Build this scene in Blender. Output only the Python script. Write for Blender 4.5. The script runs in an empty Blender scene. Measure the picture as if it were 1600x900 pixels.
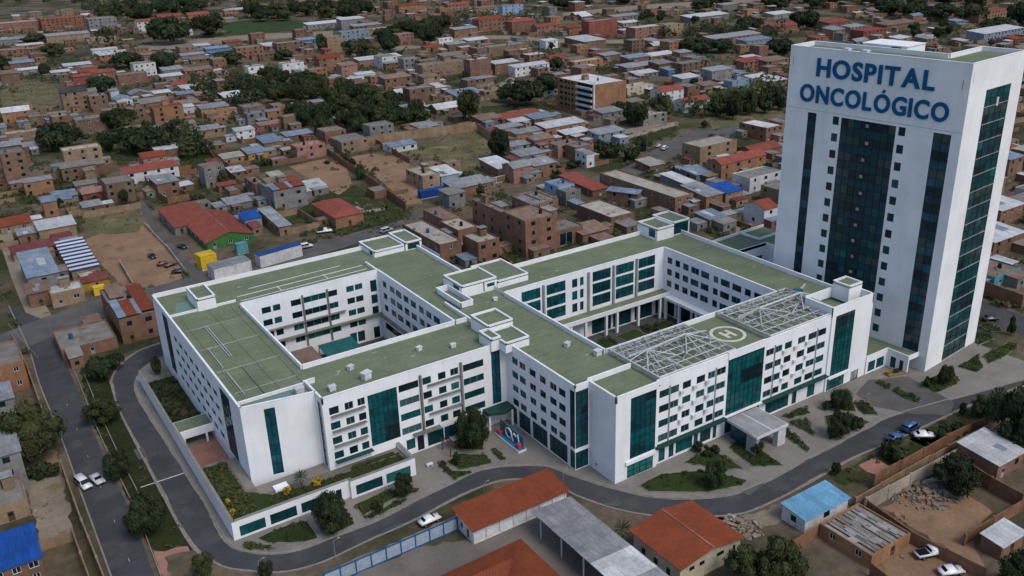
import bpy, bmesh, math, random
from mathutils import Vector, Matrix, noise as mnoise
R = random.Random(11)
rad = math.radians
sc = bpy.context.scene
col = sc.collection
# ------------------------------------------------------------------ camera
PITCH, ROLL, HEAD = rad(22.532), rad(-1.9418), rad(57.4646)
fw = Vector((math.cos(HEAD)*math.cos(PITCH), math.sin(HEAD)*math.cos(PITCH), -math.sin(PITCH)))
rt = fw.cross(Vector((0, 0, 1))).normalized(); up = rt.cross(fw)
r2 = math.cos(ROLL)*rt + math.sin(ROLL)*up; u2 = -math.sin(ROLL)*rt + math.cos(ROLL)*up
cam = bpy.data.objects.new('camera', bpy.data.cameras.new('camera')); col.objects.link(cam)
cam.matrix_world = Matrix(((r2.x, u2.x, -fw.x, 0), (r2.y, u2.y, -fw.y, 0), (r2.z, u2.z, -fw.z, 100), (0, 0, 0, 1)))
cam.data.sensor_width = 36; cam.data.lens = 1421.542/1600*36
cam.data.clip_start = 1; cam.data.clip_end = 9000
sc.camera = cam
# ------------------------------------------------------------------ sky, sun, exposure
SUN_AZ, SUN_EL = rad(-78), rad(52)      # direction towards the sun, azimuth from +X
world = bpy.data.worlds.new('World'); sc.world = world; world.use_nodes = True
wn = world.node_tree.nodes; wl = world.node_tree.links
sky = wn.new('ShaderNodeTexSky'); sky.sky_type = 'NISHITA'; sky.sun_disc = False
sky.sun_elevation = SUN_EL; sky.sun_rotation = math.pi/2 - SUN_AZ
sky.air_density = 1.1; sky.dust_density = 1.8; sky.ozone_density = 1.6
wl.new(sky.outputs[0], wn['Background'].inputs[0]); wn['Background'].inputs[1].default_value = 0.115
sun = bpy.data.objects.new('sun', bpy.data.lights.new('sun', 'SUN')); col.objects.link(sun)
sun.data.energy = 1.3; sun.data.angle = rad(24); sun.data.color = (1.0, 0.93, 0.83)
sd = Vector((math.cos(SUN_AZ)*math.cos(SUN_EL), math.sin(SUN_AZ)*math.cos(SUN_EL), math.sin(SUN_EL)))
sun.rotation_euler = (-sd).to_track_quat('-Z', 'Y').to_euler(); sun.location = (0, 0, 300)
sc.view_settings.view_transform = 'Standard'; sc.view_settings.look = 'None'
sc.view_settings.exposure = 0.52; sc.view_settings.gamma = 1.0; sc.view_settings.use_curve_mapping = False
sc.cycles.max_bounces = 5; sc.cycles.diffuse_bounces = 3; sc.cycles.glossy_bounces = 2
# ------------------------------------------------------------------ measured places (metres)
HOUSES=[
(69.2,582.3,14.2,7.0,11.2,0,'tan','dark','shed',None,'~above the dirt yard at the left',593,0),
(82.4,575.2,10.0,8.0,8.7,0,'brown','concrete','flat',None,'~right of the tall tan block',588,0),
(47.7,553.9,20.2,9.0,5.1,0,'brown','concrete','flat',None,'~in front of the tall tan block',564,0),
(64.0,508.0,17.0,11.0,8.3,0,'brown','concrete','flat',None,'~left of the trees behind the long row house',520,0),
(47.2,434.0,15.7,8.0,9.3,0,'tan','cream','flat',None,'~left of the long white row house',445,0),
(22.7,421.9,9.0,9.0,14.4,0,'brown','concrete','flat',None,'~at the left edge beside the tan block',431,0),
(63.7,393.3,21.7,8.0,4.8,0,'white','redtile','shed',4,'~beside the grassy dirt yard',409,0),
(100.9,499.1,15.2,9.0,10.8,0,'orange','orangetile','flat',2,'~among trees at the upper left',516,0),
(97.3,578.2,9.0,13.0,3.8,0,'white','bluemetal','gd',None,'~with arched windows at the upper left',594,0),
(109.0,595.7,11.0,10.0,3.3,0,'brown','bluemetal','gd',None,'~joined to the white house with arched windows',613,0),
(120.8,586.5,10.0,7.0,3.7,0,'brown','whitemetal','shed',None,'~behind the orange three storey house',606,0),
(122.9,537.3,12.0,9.0,3.9,0,'brown','rust','shed',None,'~right of the orange three storey house',559,0),
(127.5,508.9,15.5,9.0,5.2,0,'orange','greymetal','shed',None,'~between the orange house and the wood',533,0),
(131.6,575.1,11.0,7.0,3.2,0,'brown','bluemetal','shed',None,'~behind the rusty roofed house',597,0),
(139.2,560.9,11.5,9.0,3.6,0,'brick','rust','shed',None,'~left of the long white roof by the wood',585,0),
(149.5,539.3,12.7,12.0,4.3,0,'brown','whitemetal','shed',None,'~at the left edge of the wood',567,0),
(143.3,483.5,11.7,11.0,7.7,0,'brown','concrete','flat',None,'~beside the wood,below the long white roof',512,0),
(113.0,464.3,12.2,8.0,2.9,0,'orange','greymetal','shed',None,'~behind the rubble yard',487,0),
(125.5,441.4,9.2,6.0,4.8,0,'white','whitemetal','shed',None,'~with dark skylights left of the stepped roofs',468,0),
(153.3,451.6,9.2,6.0,6.4,0,'brown','concrete','flat',None,'~rising over the stepped blue grey roofs',486,0),
(117.5,400.1,9.0,9.0,3.0,0,'yellow','bluemetal','shed',None,'~lowest of the stepped roofs',428,0),
(128.4,409.8,9.2,12.0,4.3,0,'brown','bluemetal','shed',None,'~middle of the stepped roofs',439,0),
(143.7,422.4,13.5,7.0,2.9,0,'brown','bluemetal','shed',None,'~behind the pink brick house',456,0),
(135.1,385.4,13.5,8.0,6.0,0,'pink','pinkroof','flat',None,'~at the corner of the walled red soil lot',419,0),
(105.9,398.4,9.5,7.0,3.0,0,'tan','cream','shed',None,'~below the stepped roofs',423,0),
(141.9,456.0,12.0,6.0,2.7,0,'pink','rust','shed',None,'~left of the narrow brick tower house',488,0),
(191.7,623.7,11.2,8.0,7.5,0,'white','concrete','flat',2,'~left one of two beside the dark trees',659,0),
(216.1,624.0,15.5,8.0,6.9,0,'white','concrete','flat',2,'~right one of two beside the dark trees',666,0),
(237.9,611.3,16.7,10.0,9.1,0,'brick','orangetile','gw',2,'~right of the two white houses',662,0),
(125.3,1086.5,43.4,22.0,10.8,0,'terracotta','terratile','flat',None,'~large hall at the top left',1097,0),
(86.8,1103.3,38.2,22.0,8.6,0,'terracotta','greymetal','flat',None,'~at the top left corner',1110,0),
(161.9,1030.6,27.2,18.0,12.1,0,'grey','concrete','flat',None,'~right of the terracotta hall',1046,0),
(111.0,951.5,37.5,12.0,6.7,0,'tan','greymetal','shed',None,'~in front of the terracotta hall',962,0),
(143.7,920.8,21.2,10.0,4.4,0,'tan','concrete','flat',None,'~in front of the long grey hall',936,0),
(198.5,984.6,20.2,12.0,9.3,0,'white','terratile','gw',None,'~left of the big round tree at the top',1008,0),
(238.7,1070.6,25.2,14.0,4.5,0,'brick','redtile','gw',None,'~behind the big round trees at the top',1101,0),
(267.1,1056.1,23.2,14.0,5.4,0,'brick','redtile','gw',None,'~between the two big round trees at the top',1093,0),
(128.6,828.7,19.7,7.0,4.5,0,'white','whitemetal','shed',None,'~standing alone above the small trees',844,0),
(83.7,927.3,21.5,8.0,3.3,0,'tan','whitemetal','shed',None,'~near the left edge at the top',936,0),
(75.1,973.1,21.2,8.0,4.8,0,'grey','bluemetal','shed',None,'~at the left edge below the terracotta hall',980,0),
(67.1,894.2,18.0,8.0,3.9,0,'brick','rust','shed',None,'~at the left edge,second row',901,0),
(63.9,794.2,17.0,8.0,4.8,0,'brown','bluemetal','shed',None,'~behind the white roof at the left',802,0),
(64.5,759.1,16.5,7.0,3.7,0,'grey','whitemetal','shed',None,'~at the left above the sandy field',767,0),
(50.5,718.3,11.5,11.0,7.5,0,'brown','rust','shed',None,'~at the left edge above the sandy field',726,0),
(83.6,731.1,12.7,7.0,3.3,0,'grey','whitemetal','shed',None,'~in front of the red walled house',742,0),
(90.4,683.0,12.2,6.0,5.4,0,'red','redtile','shed',None,'~bright red,right of the sandy field',695,0),
(105.4,700.4,16.2,9.0,4.0,0,'brown','redtile','shed',None,'~right of the bright red house',714,0),
(114.8,659.6,18.7,9.0,6.8,0,'brick','concrete','flat',None,'~right of the small tree by the red house',676,0),
(95.7,754.8,19.2,9.0,3.8,0,'brown','whitemetal','shed',None,'~above the red house',766,0),
(140.1,649.1,14.5,8.0,3.7,0,'brown','whitemetal','shed',None,'~left of the far wood edge',670,0),
(157.5,655.3,19.7,10.0,4.8,0,'brick','rust','shed',None,'~above the wood,at its left end',680,0),
(201.5,757.9,19.2,9.0,5.0,0,'blue','bluemetal','shed',None,'~above the left end of the wood',789,0),
(212.1,712.8,21.2,10.0,9.3,0,'brick','concrete','flat',None,'~above the two white houses',749,0),
(248.8,726.0,22.5,11.0,7.8,0,'brown','concrete','flat',None,'~below the green field at the top',772,0),
(329.1,864.6,35.5,12.0,4.4,0,'grey','whitemetal','shed',None,'~right of the green field',930,0),
(279.5,758.2,15.2,9.0,4.4,0,'blue','bluemetal','shed',None,'~below the green field,blue',813,0),
(282.3,702.9,13.7,10.0,11.6,0,'tan','concrete','flat',None,'~right of the tall dark cypress',762,0),
(198.0,548.8,27.7,9.0,2.7,0,'brick','orangetile','gw',None,'~long orange roof above the wood',591,0),
(177.2,739.1,18.0,8.0,4.5,0,'grey','greymetal','shed',None,'~below the dirt road at the top',766,0),
(31.4,529.8,3.0,8.0,5.6,0,'grey','greymetal','shed',None,'~at the left edge beside the tan block,low',539,0),
(32.4,518.1,18.7,8.0,4.2,0,'tan','cream','flat',None,'~in front of the dark tree at the left',527,0),
(27.1,490.4,9.2,8.0,3.7,0,'brown','greymetal','shed',None,'~left of the small shed by the tan block',500,0),
(36.5,485.2,11.7,7.0,3.1,0,'brown','greymetal','shed',None,'~behind the tan block',496,0),
(77.0,479.7,10.2,6.0,3.0,0,'orange','orangetile','shed',None,'~between two dark trees behind the row house',495,0),
(121.5,526.1,7.0,6.0,4.2,0,'white','whitemetal','shed',None,'~beside the orange three storey house',548,0),
(294.0,375.5,21.7,32.0,15.2,0,'orange','white','flat',0,'~with white balconies,right of the dark trees',484,1),
(434.5,567.2,21.5,25.2,5.6,0,'brick','whitemetal','shed',None,'~standing alone in the upper middle',720,0),
(474.6,613.0,29.7,10.0,13.7,0,'red','concrete','flat',3,'~behind the white roofed hall',780,0),
(496.5,580.2,31.5,12.0,9.2,0,'pink','whitemetal','flat',3,'~right of the red block at the top',769,0),
(525.4,577.5,20.5,12.0,9.2,0,'tan','concrete','flat',2,'~far right of the red block at the top',785,0),
(531.6,637.8,19.5,9.0,5.5,0,'tan','whitemetal','shed',None,'~behind the pale pink block',835,0),
(514.8,807.0,25.2,9.0,11.2,0,'paleblue','redtile','flat',3,'~at the top of the picture',961,0),
(433.9,720.0,28.5,12.0,10.5,0,'brick','orangetile','hip',None,'~below the pale blue house,left',845,0),
(446.0,684.7,26.0,12.0,10.3,0,'brick','redtile','hip',None,'~below the pale blue house',822,0),
(461.0,668.1,21.0,10.0,6.1,0,'pink','redtile','gw',None,'~right of the two hipped houses',817,0),
(476.6,642.8,17.7,9.0,6.0,0,'orange','orangetile','shed',None,'~left of the red block',805,0),
(363.4,666.7,12.7,4.0,5.9,0,'white','whitemetal','flat',None,'~small cube shaped,right of the dark trees',765,0),
(383.4,654.3,19.7,9.0,3.4,0,'grey','whitemetal','shed',None,'~behind the white cube',764,0),
(360.9,586.8,36.0,11.0,7.1,0,'brown','concrete','flat',None,'~long one right of the white cube',695,0),
(398.6,702.8,23.7,9.0,6.8,0,'brick','greymetal','shed',None,'~behind the white cube house,long',813,0),
(279.8,538.2,34.0,11.0,8.3,0,'tan','concrete','flat',None,'~in the middle left of the brown court',613,0),
(279.8,564.9,13.0,8.0,9.5,0,'grey','concrete','flat',None,'~left of the wide tan house',636,0),
(302.8,516.1,16.0,8.0,11.7,0,'brick','whitemetal','flat',None,'~right of the wide tan house',604,0),
(322.7,517.5,19.5,9.0,6.7,0,'brick','whitemetal','shed',None,'~with a wide white roof beside the round tree',616,0),
(326.9,499.6,27.0,8.0,6.0,0,'white','whitemetal','shed',None,'~in front of the wide white roof',604,0),
(324.7,591.7,20.7,9.0,5.3,0,'tan','concrete','flat',None,'~above the wide tan house',681,0),
(256.4,453.8,18.5,13.0,3.2,0,'grey','bluemetal','shed',None,'~wide blue hall beside the tall tree',530,0),
(235.0,469.8,16.7,9.0,7.6,0,'brown','greymetal','flat',None,'~left of the wide blue hall',533,0),
(288.4,495.9,19.7,6.0,2.9,0,'brown','greymetal','shed',None,'~behind the wide blue hall',581,0),
(271.2,447.0,17.2,6.0,4.9,0,'tan','concrete','flat',None,'~right of the wide blue hall',531,0),
(213.0,421.6,8.7,18.2,4.7,0,'orange','greymetal','shed',None,'~at the right edge of the wood',481,0),
(238.8,575.0,11.5,9.0,8.4,0,'pink','rust','shed',None,'~left end below the wood trees',629,0),
(267.6,610.5,33.7,10.0,4.9,0,'pink','whitemetal','shed',None,'~above the shrubs left of the wide tan house',673,0),
(243.7,561.6,13.0,6.0,3.6,0,'white','whitemetal','shed',None,'~low,left of the shrubs',619,0),
(241.5,515.1,18.2,10.0,6.9,0,'brick','rust','shed',None,'~left of the dark brown house',576,0),
(245.6,350.4,23.7,9.0,3.9,0,'orange','whitemetal','shed',4,'~at the right end of the patchwork roofs',438,0),
(254.6,373.0,13.7,9.0,3.3,0,'brown','bluemetal','shed',None,'~blue roof among the patchwork roofs',461,0),
(244.0,386.1,25.0,9.0,2.7,0,'brown','redtile','shed',None,'~red roof among the patchwork roofs',471,0),
(244.2,376.0,14.5,6.0,2.7,0,'grey','whitemetal','shed',None,'~white roof among the patchwork roofs',458,0),
(231.0,367.8,13.0,6.0,2.8,0,'brown','greymetal','shed',None,'~grey roof at the left of the patchwork roofs',445,0),
(232.3,387.6,12.7,9.0,3.6,0,'brick','rust','shed',None,'~beside the corner of the walled field',462,0),
(228.2,349.5,14.5,6.0,3.9,0,'orange','greymetal','shed',None,'~front of the patchwork roofs',428,0),
(189.3,304.2,8.5,14.5,3.6,0,'brick','whitemetal','shed',None,'~standing alone in the walled field',371,0),
(368.5,491.6,24.2,8.0,5.9,0,'orange','cream','flat',3,'~right of the small round tree',621,0),
(407.5,508.8,15.0,8.0,4.1,0,'brown','greymetal','shed',None,'~behind the five storey block',658,0),
(385.1,457.1,34.7,9.0,4.1,0,'brick','greymetal','shed',None,'~right of the five storey block',605,0),
(410.3,486.2,20.0,9.0,4.3,0,'brick','bluemetal','shed',None,'~above the long brick house at the right',643,0),
(429.1,484.6,23.7,9.0,3.9,0,'brown','whitemetal','shed',None,'~above the long brick house,right end',654,0),
(398.5,432.8,12.2,8.0,4.0,0,'blue','greymetal','shed',None,'~beside the long brick house',596,0),
(337.9,400.8,19.5,9.0,4.9,0,'cream','cream','flat',3,'~right of the five storey block,cream',532,0),
(377.2,438.5,17.5,8.0,3.2,0,'grey','whitemetal','shed',None,'~between the long brick house and the cream house',586,0),
(330.8,364.4,16.0,9.0,8.3,0,'white','redtile','gw',3,'~with a red roof above the sandy bank',500,0),
(288.8,361.5,13.2,8.0,3.3,0,'grey','greymetal','shed',None,'~below the five storey block',472,0),
(294.4,336.8,15.5,10.0,5.0,0,'grey','cream','flat',None,'~above the sandy bank',457,0),
(253.9,320.8,15.7,8.0,4.8,0,'bluegrey','greymetal','shed',None,'~beside the path corner',420,0),
(247.6,337.1,14.2,7.0,2.9,0,'brown','whitemetal','shed',None,'~behind the brick yard houses',431,0),
(226.3,314.0,12.2,7.0,5.5,0,'pink','concrete','flat',None,'~left one of the brick yard houses',398,0),
(229.4,305.8,10.0,7.0,5.8,0,'brick','concrete','flat',None,'~right one of the brick yard houses',393,0),
(227.3,333.3,11.2,7.0,3.9,0,'brick','rust','shed',None,'~left of the brick yard houses',414,0),
(214.7,335.2,11.5,6.0,2.6,0,'grey','greymetal','shed',None,'~beside the round tree of the walled field',410,0),
(207.9,315.6,12.7,8.0,3.3,0,'grey','greymetal','shed',None,'~below the round tree in the walled field',390,0),
(203.8,299.3,11.2,8.0,3.2,0,'brown','greymetal','shed',None,'~left of the long red roof',374,0),
(458.5,927.4,31.5,10.0,7.8,0,'orange','orangetile','hip',None,'~at the top left of middle',1038,0),
(506.0,903.4,27.0,10.0,6.7,0,'pink','redtile','gw',None,'~at the top,left of the pale blue house',1039,0),
(352.6,837.8,24.2,12.0,8.9,0,'grey','whitemetal','shed',None,'~left of the dark trees at the top',913,0),
(347.4,797.3,28.0,10.0,6.6,0,'brick','greymetal','shed',None,'~beside the dark trees at the top',874,0),
(314.5,749.8,26.0,10.0,8.9,0,'bluegrey','bluemetal','flat',None,'~grey blue,left of the dark trees',818,0),
(567.8,694.0,31.7,9.0,3.9,0,'grey','greymetal','shed',None,'~below the river bank at the top',901,0),
(521.8,866.9,27.0,9.0,4.4,0,'tan','rust','shed',None,'~left of the pale blue house,low',1016,0),
(315.6,277.5,10.7,16.5,6.1,0,'brick','white','flat',3,'~tall,beside the tower edge',430,0),
(287.8,259.5,17.5,9.0,2.8,0,'brick','redtile','gw',None,'~beside the tall brick house near the tower',403,0),
(254.6,244.9,24.7,8.0,6.3,0,'orange','redtile','gw',4,'~left of the white block near the tower',365,0),
(250.2,226.0,17.0,9.0,5.8,0,'white','concrete','flat',3,'~with dark windows beside the tower',350,0),
(264.0,266.3,21.2,10.7,7.7,0,'tan','cream','flat',2,'~behind the blue tarp roof',386,0),
(330.7,346.3,18.0,8.0,5.3,0,'white','redtile','gw',3,'~on the sandy bank',488,0),
(393.5,373.9,16.5,7.0,5.2,0,'paleblue','concrete','flat',2,'~small,above the sandy bank',551,0),
(414.4,376.9,15.5,8.0,3.8,0,'tan','whitemetal','shed',None,'~right of the small pale blue house',568,0),
(407.9,359.7,15.5,8.0,4.9,0,'brick','whitemetal','shed',None,'~left of the tower,white roofed',552,0),
(404.5,427.4,19.2,10.0,7.9,0,'brown','concrete','flat',None,'~far behind the small pale blue house',595,0),
(384.2,405.4,14.7,9.0,3.8,0,'grey','whitemetal','shed',None,'~left of the small pale blue house',566,0),
(404.3,401.1,17.2,9.0,6.4,0,'grey','greymetal','shed',None,'~behind the small pale blue house',577,0),
(449.1,417.5,21.7,10.0,4.8,0,'brick','redtile','shed',None,'~left of the tower top,first',620,0),
(462.6,410.2,20.0,10.0,4.8,0,'brick','rust','shed',None,'~left of the tower top,second',625,0),
(377.2,379.4,11.7,8.0,3.7,0,'tan','rust','shed',None,'~in the shrubs above the sandy bank',543,0),
(600.3,625.6,48.4,14.0,5.1,0,'grey','whitemetal','shed',None,'~long,at the top right',872,0),
(691.1,675.7,21.0,9.0,6.2,0,'grey','greymetal','shed',None,'~at the top right corner of the trees',971,0),
(672.4,592.7,25.7,12.0,4.2,0,'grey','whitemetal','shed',None,'~among trees above the tower',901,0),
(509.5,505.0,50.4,12.0,5.8,0,'pink','greymetal','shed',None,'~left of the tower top,long',723,0),
(515.4,478.4,27.0,10.0,6.1,0,'bluegrey','bluemetal','shed',None,'~grey blue,left of the tower top',709,0),
(635.3,501.2,26.7,12.0,6.8,0,'brick','redtile','shed',None,'~behind the tower roof,left',814,0),
(635.9,480.7,18.5,10.0,5.0,0,'grey','greymetal','shed',None,'~behind the tower roof',802,0),
(612.0,450.8,28.2,12.0,7.1,0,'red','redtile','flat',None,'~behind the tower roof,red',765,0),
(664.9,468.3,39.2,12.0,5.0,0,'brown','rust','shed',None,'~behind the tower roof,right',818,0),
(759.0,447.8,51.9,14.0,8.7,0,'brick','redtile','flat',None,'~large red brick hall at the upper right corner',885,0),
(659.5,383.2,51.7,14.0,6.1,0,'bluegrey','whitemetal','shed',None,'~at the upper right behind the tower',768,0),
(749.1,482.8,24.7,10.0,5.4,0,'pink','redtile','gw',None,'~among trees at the upper right',896,0),
(591.0,520.0,28.0,12.0,5.9,0,'brick','redtile','gw',None,'~between the trees left of the tower top',792,0),
(283.6,149.5,13.2,14.0,5.5,0,'brick','whitemetal','shed',None,'~right of the tower,middle one',334,0),
(255.8,135.2,16.0,14.0,4.9,0,'brick','whitemetal','shed',None,'~right of the tower,above the teal house',304,0),
(234.1,121.9,12.5,10.0,3.5,0,'teal','rust','flat',None,'~behind the brick wall right of the tower',281,0),
(332.4,175.5,9.5,14.0,9.0,0,'brown','bluemetal','shed',None,'~right of the tower,with a blue roof',386,0),
(366.5,193.7,9.7,12.0,3.1,0,'brick','redtile','shed',None,'~right of the tower,highest',425,0),
(236.0,124.7,3.0,8.0,2.7,0,'brick','orangetile','shed',None,'~left of the teal house',287,0),
(211.2,224.0,8.5,41.9,6.3,0,'brick','cream','flat',2,'~longest flat roof beside the street',321,0),
(183.2,224.5,10.2,18.7,4.7,0,'brick','cream','flat',2,'~with a pale deck behind the hospital',305,0),
(202.0,258.5,7.5,21.5,2.6,0,'brown','redtile','shed',None,'~long red roof behind the brick blocks',346,0),
(221.6,219.4,8.0,13.0,5.6,0,'orange','greymetal','shed',None,'~right of the longest flat roof',325,0),
(231.0,219.4,8.7,9.0,5.2,0,'tan','bluetarp','shed',2,'~under the blue tarp roof',332,0),
(233.0,238.8,5.7,17.0,2.8,0,'grey','whitemetal','shed',None,'~with a white sheet roof,middle of the block',350,0),
(245.9,249.5,9.0,9.0,2.6,0,'grey','bluemetal','shed',None,'~grey blue roof behind the white sheet roof',363,0),
(209.8,205.7,7.5,7.0,3.2,0,'brown','bluemetal','shed',None,'~low shed behind the hospital corner',309,0),
(218.3,222.1,6.7,9.0,3.8,0,'brick','whitemetal','shed',None,'~low,right of the longest flat roof',325,0),
(187.7,260.3,7.2,9.0,6.4,0,'paleblue','bluemetal','flat',None,'~tall,beside the long red roof',334,0),
(187.0,254.9,6.7,6.0,5.8,0,'grey','concrete','flat',None,'~right of the tall pale blue house',329,0),
(201.3,249.4,12.0,4.0,4.9,-62,'brown','bluemetal','shed',None,'~low blue roof between two brick blocks',334,0),
(240.7,270.5,7.5,9.0,2.8,0,'brown','cream','shed',None,'~by the street lamp',377,0),
(176.4,255.9,7.2,10.0,4.8,0,'tan','concrete','flat',None,'~left of the tall pale blue house',325,0),
(146.2,220.4,11.7,13.0,12.2,0,'brick','rust','flat',2,'~tallest,right behind the hospital',278,0),
(146.5,233.0,3.0,19.7,11.5,0,'brick','concrete','flat',1,'~joined left of the tallest brick block',289,0),
(131.3,224.2,7.7,9.2,7.5,0,'brick','cream','flat',2,'~with light window frames behind the hospital',275,0),
(122.2,231.5,7.5,25.2,6.8,0,'brick','cream','flat',1,'~left of the framed window block',277,0),
(136.7,245.7,7.5,12.2,4.5,0,'brick','cream','flat',0,'~behind the framed window block',296,0),
(139.3,260.3,7.0,14.5,3.8,0,'brick','rust','flat',None,'~left back of the brick blocks',310,0),
(159.3,222.4,10.5,9.0,5.6,0,'brick','concrete','flat',None,'~with a dark open bay right of the tallest block',289,2),
(167.3,219.1,10.7,8.0,3.5,0,'brick','rust','shed',None,'~low wing right of the open bay',292,0),
(170.8,252.8,11.0,13.0,4.7,0,'brick','greymetal','flat',None,'~behind the tallest brick block',319,0),
(225.0,196.1,6.5,9.0,6.0,0,'white','redtile','gw',None,'~beside the tower foot,white and red',312,0),
(23.7,335.0,11.7,9.0,4.5,0,'tan','whitemetal','shed',1,'~above the maroon roofed shed',349,0),
(13.5,354.2,10.0,8.0,2.8,0,'tan','orangetile','shed',None,'~at the left edge above the maroon roof',367,0),
(17.5,338.4,6.0,6.0,3.1,0,'brown','greymetal','shed',None,'~between the orange roof and the white roof',352,0),
(13.8,319.4,14.5,6.0,3.0,4,'tan','maroon','shed',None,'~in front of the white roofed house',334,0),
(14.3,281.8,8.2,22.0,6.4,0,'grey','bluemetal','shed',None,'~left of the striped roof',297,0),
(26.5,288.8,8.0,29.7,3.0,0,'tan','stripe','shed',None,'~beside the dirt lot',305,0),
(27.0,278.0,8.0,4.0,2.7,0,'yellow','maroon','shed',0,'~in front of the striped roof',295,0),
(18.2,270.0,8.7,7.0,4.4,0,'tan','whitemetal','flat',None,'~white decks in front of the grey blue roof',287,0),
(12.9,274.0,5.7,7.0,4.3,0,'brick','rust','shed',None,'~left of the white decks',290,0),
(63.3,313.5,13.5,22.7,2.9,0,'grey','redtile','shed',None,'~long red roof left of the market hall',334,0),
(67.6,291.0,16.0,32.0,2.6,0,'green','redtile','gd',None,'~wide red market hall with green gable',315,0),
(29.4,232.5,9.5,25.0,7.0,0,'brick','concrete','flat',2,'~under blue and orange sheets beside the hospital corner',252,16),
(14.9,231.3,13.0,13.7,3.2,0,'brick','concrete','flat',0,'~low roof terrace beside the west road',251,0),
(-1.3,221.4,7.5,14.0,7.2,0,'orangebrick','concrete','flat',2,'~at the left edge beside the west road',240,0),
(34.7,382.1,8.7,7.0,2.6,0,'grey','bluemetal','shed',None,'~small,above the tan yard wall',399,0),
(41.8,360.1,6.7,6.0,2.8,0,'brown','greymetal','shed',None,'~low,behind the dirt lot wall',380,0),
(44.8,379.3,8.2,6.0,2.9,0,'red','pinkroof','shed',None,'~above the low shed behind the dirt lot',399,0),
(100.9,318.7,12.7,17.0,7.4,0,'grey','cream','flat',2,'~with a blue panel behind the market hall',346,16),
(99.7,336.1,4.5,13.0,6.6,0,'brown','rust','flat',None,'~joined behind the blue panel house',362,0),
(118.7,331.4,7.5,8.0,2.6,0,'grey','whitemetal','shed',None,'~joined right of the blue panel house',365,0),
(110.5,284.9,10.5,21.2,4.0,0,'orange','redtile','hip',1,'~with hipped red roof in the grassy lot',320,0),
(91.9,289.3,4.2,21.0,3.5,0,'tan','greymetal','shed',None,'~with curved roof right of the market hall',318,0),
(84.3,302.2,6.0,7.0,4.2,0,'bluegrey','bluetarp','shed',None,'~between the market hall and the curved roof',328,0),
(86.6,329.4,9.0,7.0,2.6,0,'grey','greymetal','shed',None,'~behind the market hall',358,0),
(101.8,374.1,6.0,7.0,2.7,0,'brown','whitemetal','shed',None,'~left of the blue panel house',403,0),
(173.4,369.3,13.0,6.0,2.9,0,'white','bluemetal','shed',3,'~low,inside the walled field',424,0),
(156.5,307.3,7.7,14.2,5.8,0,'tan','cream','flat',None,'~with torn flat roof behind the blue container',357,0),
(164.7,307.3,8.2,11.0,4.3,0,'paleblue','whitemetal','shed',None,'~with long white roof behind the blue container',361,0),
(-4.7,175.9,5.2,11.0,8.5,0,'grey','greymetal','shed',None,'~at the left edge below the big tree',198,0),
(-8.3,144.7,7.5,9.0,4.9,0,'brick','bluetarp','shed',3,'~with bright blue roof at the bottom left',173,0),
(-6.7,166.2,6.2,9.0,3.6,0,'tan','concrete','flat',None,'~between the grey roof and the bright blue roof',192,0),
(-2.6,207.2,4.7,7.0,5.3,0,'grey','greymetal','shed',None,'~sheds in front of the big tree',227,0),
(109.2,81.0,11.2,5.0,2.7,0,'white','skyblue','shed',1,'~small,beside the curved road',167,4),
(110.6,68.8,10.0,10.2,2.7,0,'orangebrick','asbestos','flat',0,'~beside the rubble lot',162,8),
(149.5,70.9,8.5,8.0,3.4,0,'brick','whitemetal','shed',None,'~with patched white roof in the walled yard',191,0),
(129.1,58.1,6.5,3.5,2.8,0,'brick','whitemetal','shed',None,'~at the right edge below the rubble lot',171,0),
(426.8,236.6,16.8,7.2,3.0,-3,'tan','rust','shed',None,'low ~far right of the tower sign',498,0),
(125.6,780.5,9.6,9.9,5.8,5,'orange','whitemetal','shed',None,'taller ~right of the bright red house',796,0),
(491.1,443.6,9.1,9.1,8.5,0,'brick','concrete','flat',None,'tall ~well behind the small pale blue house',669,0),
(837.0,466.9,15.1,11.1,8.5,-3,'orange','concrete','flat',None,'tall ~behind the upper right corner',963,0),
(543.1,310.8,12.4,8.1,8.5,2,'brick','greymetal','flat',None,'tall ~well below the upper right corner,leftmost',633,0),
(230.4,429.8,16.9,10.4,2.8,0,'brown','whitemetal','gw',None,'low ~behind the walled field',497,0),
(233.2,481.8,9.7,11.9,3.2,-3,'brown','whitemetal','gw',None,'low ~well left of the wide blue hall',544,0),
(517.8,827.3,11.1,8.3,3.0,-3,'white','whitemetal','shed',None,'low ~left of the pale blue house',981,0),
(624.1,685.0,12.7,11.5,6.0,5,'brown','concrete','flat',None,'taller ~well right of the red block',932,0),
(161.5,291.1,16.6,8.8,3.4,0,'brick','greymetal','shed',None,'low ~well below the walled field',347,0),
(537.2,329.1,15.5,7.6,3.0,2,'brown','redtile','gw',None,'low ~far right of the tower sign',637,0),
(490.0,388.3,16.7,9.0,3.0,0,'brick','greymetal','gw',None,'low ~well left of the tower sign',633,0),
(36.5,572.7,13.9,10.1,5.8,-3,'orange','whitemetal','gw',None,'taller ~far left of the tall tan block',582,0),
(491.7,284.1,15.4,8.1,5.8,-3,'brown','greymetal','flat',None,'taller ~far right of the tower sign',576,0),
(376.0,231.3,12.7,11.1,5.8,-3,'cream','whitemetal','shed',None,'taller ~far below the tower sign',452,0),
(329.2,1097.7,15.1,11.5,3.2,0,'orange','whitemetal','shed',None,'low ~well left of the green field',1150,0),
(666.2,363.5,11.6,9.4,3.4,-3,'brown','orangetile','shed',None,'low ~below the upper right corner',765,0),
(633.8,383.5,8.8,8.4,3.4,5,'brown','whitemetal','shed',None,'low ~well left of the upper right corner',747,0),
(419.2,247.5,8.8,7.3,3.2,0,'grey','whitemetal','shed',None,'low ~far right of the tower sign',496,0),
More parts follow.
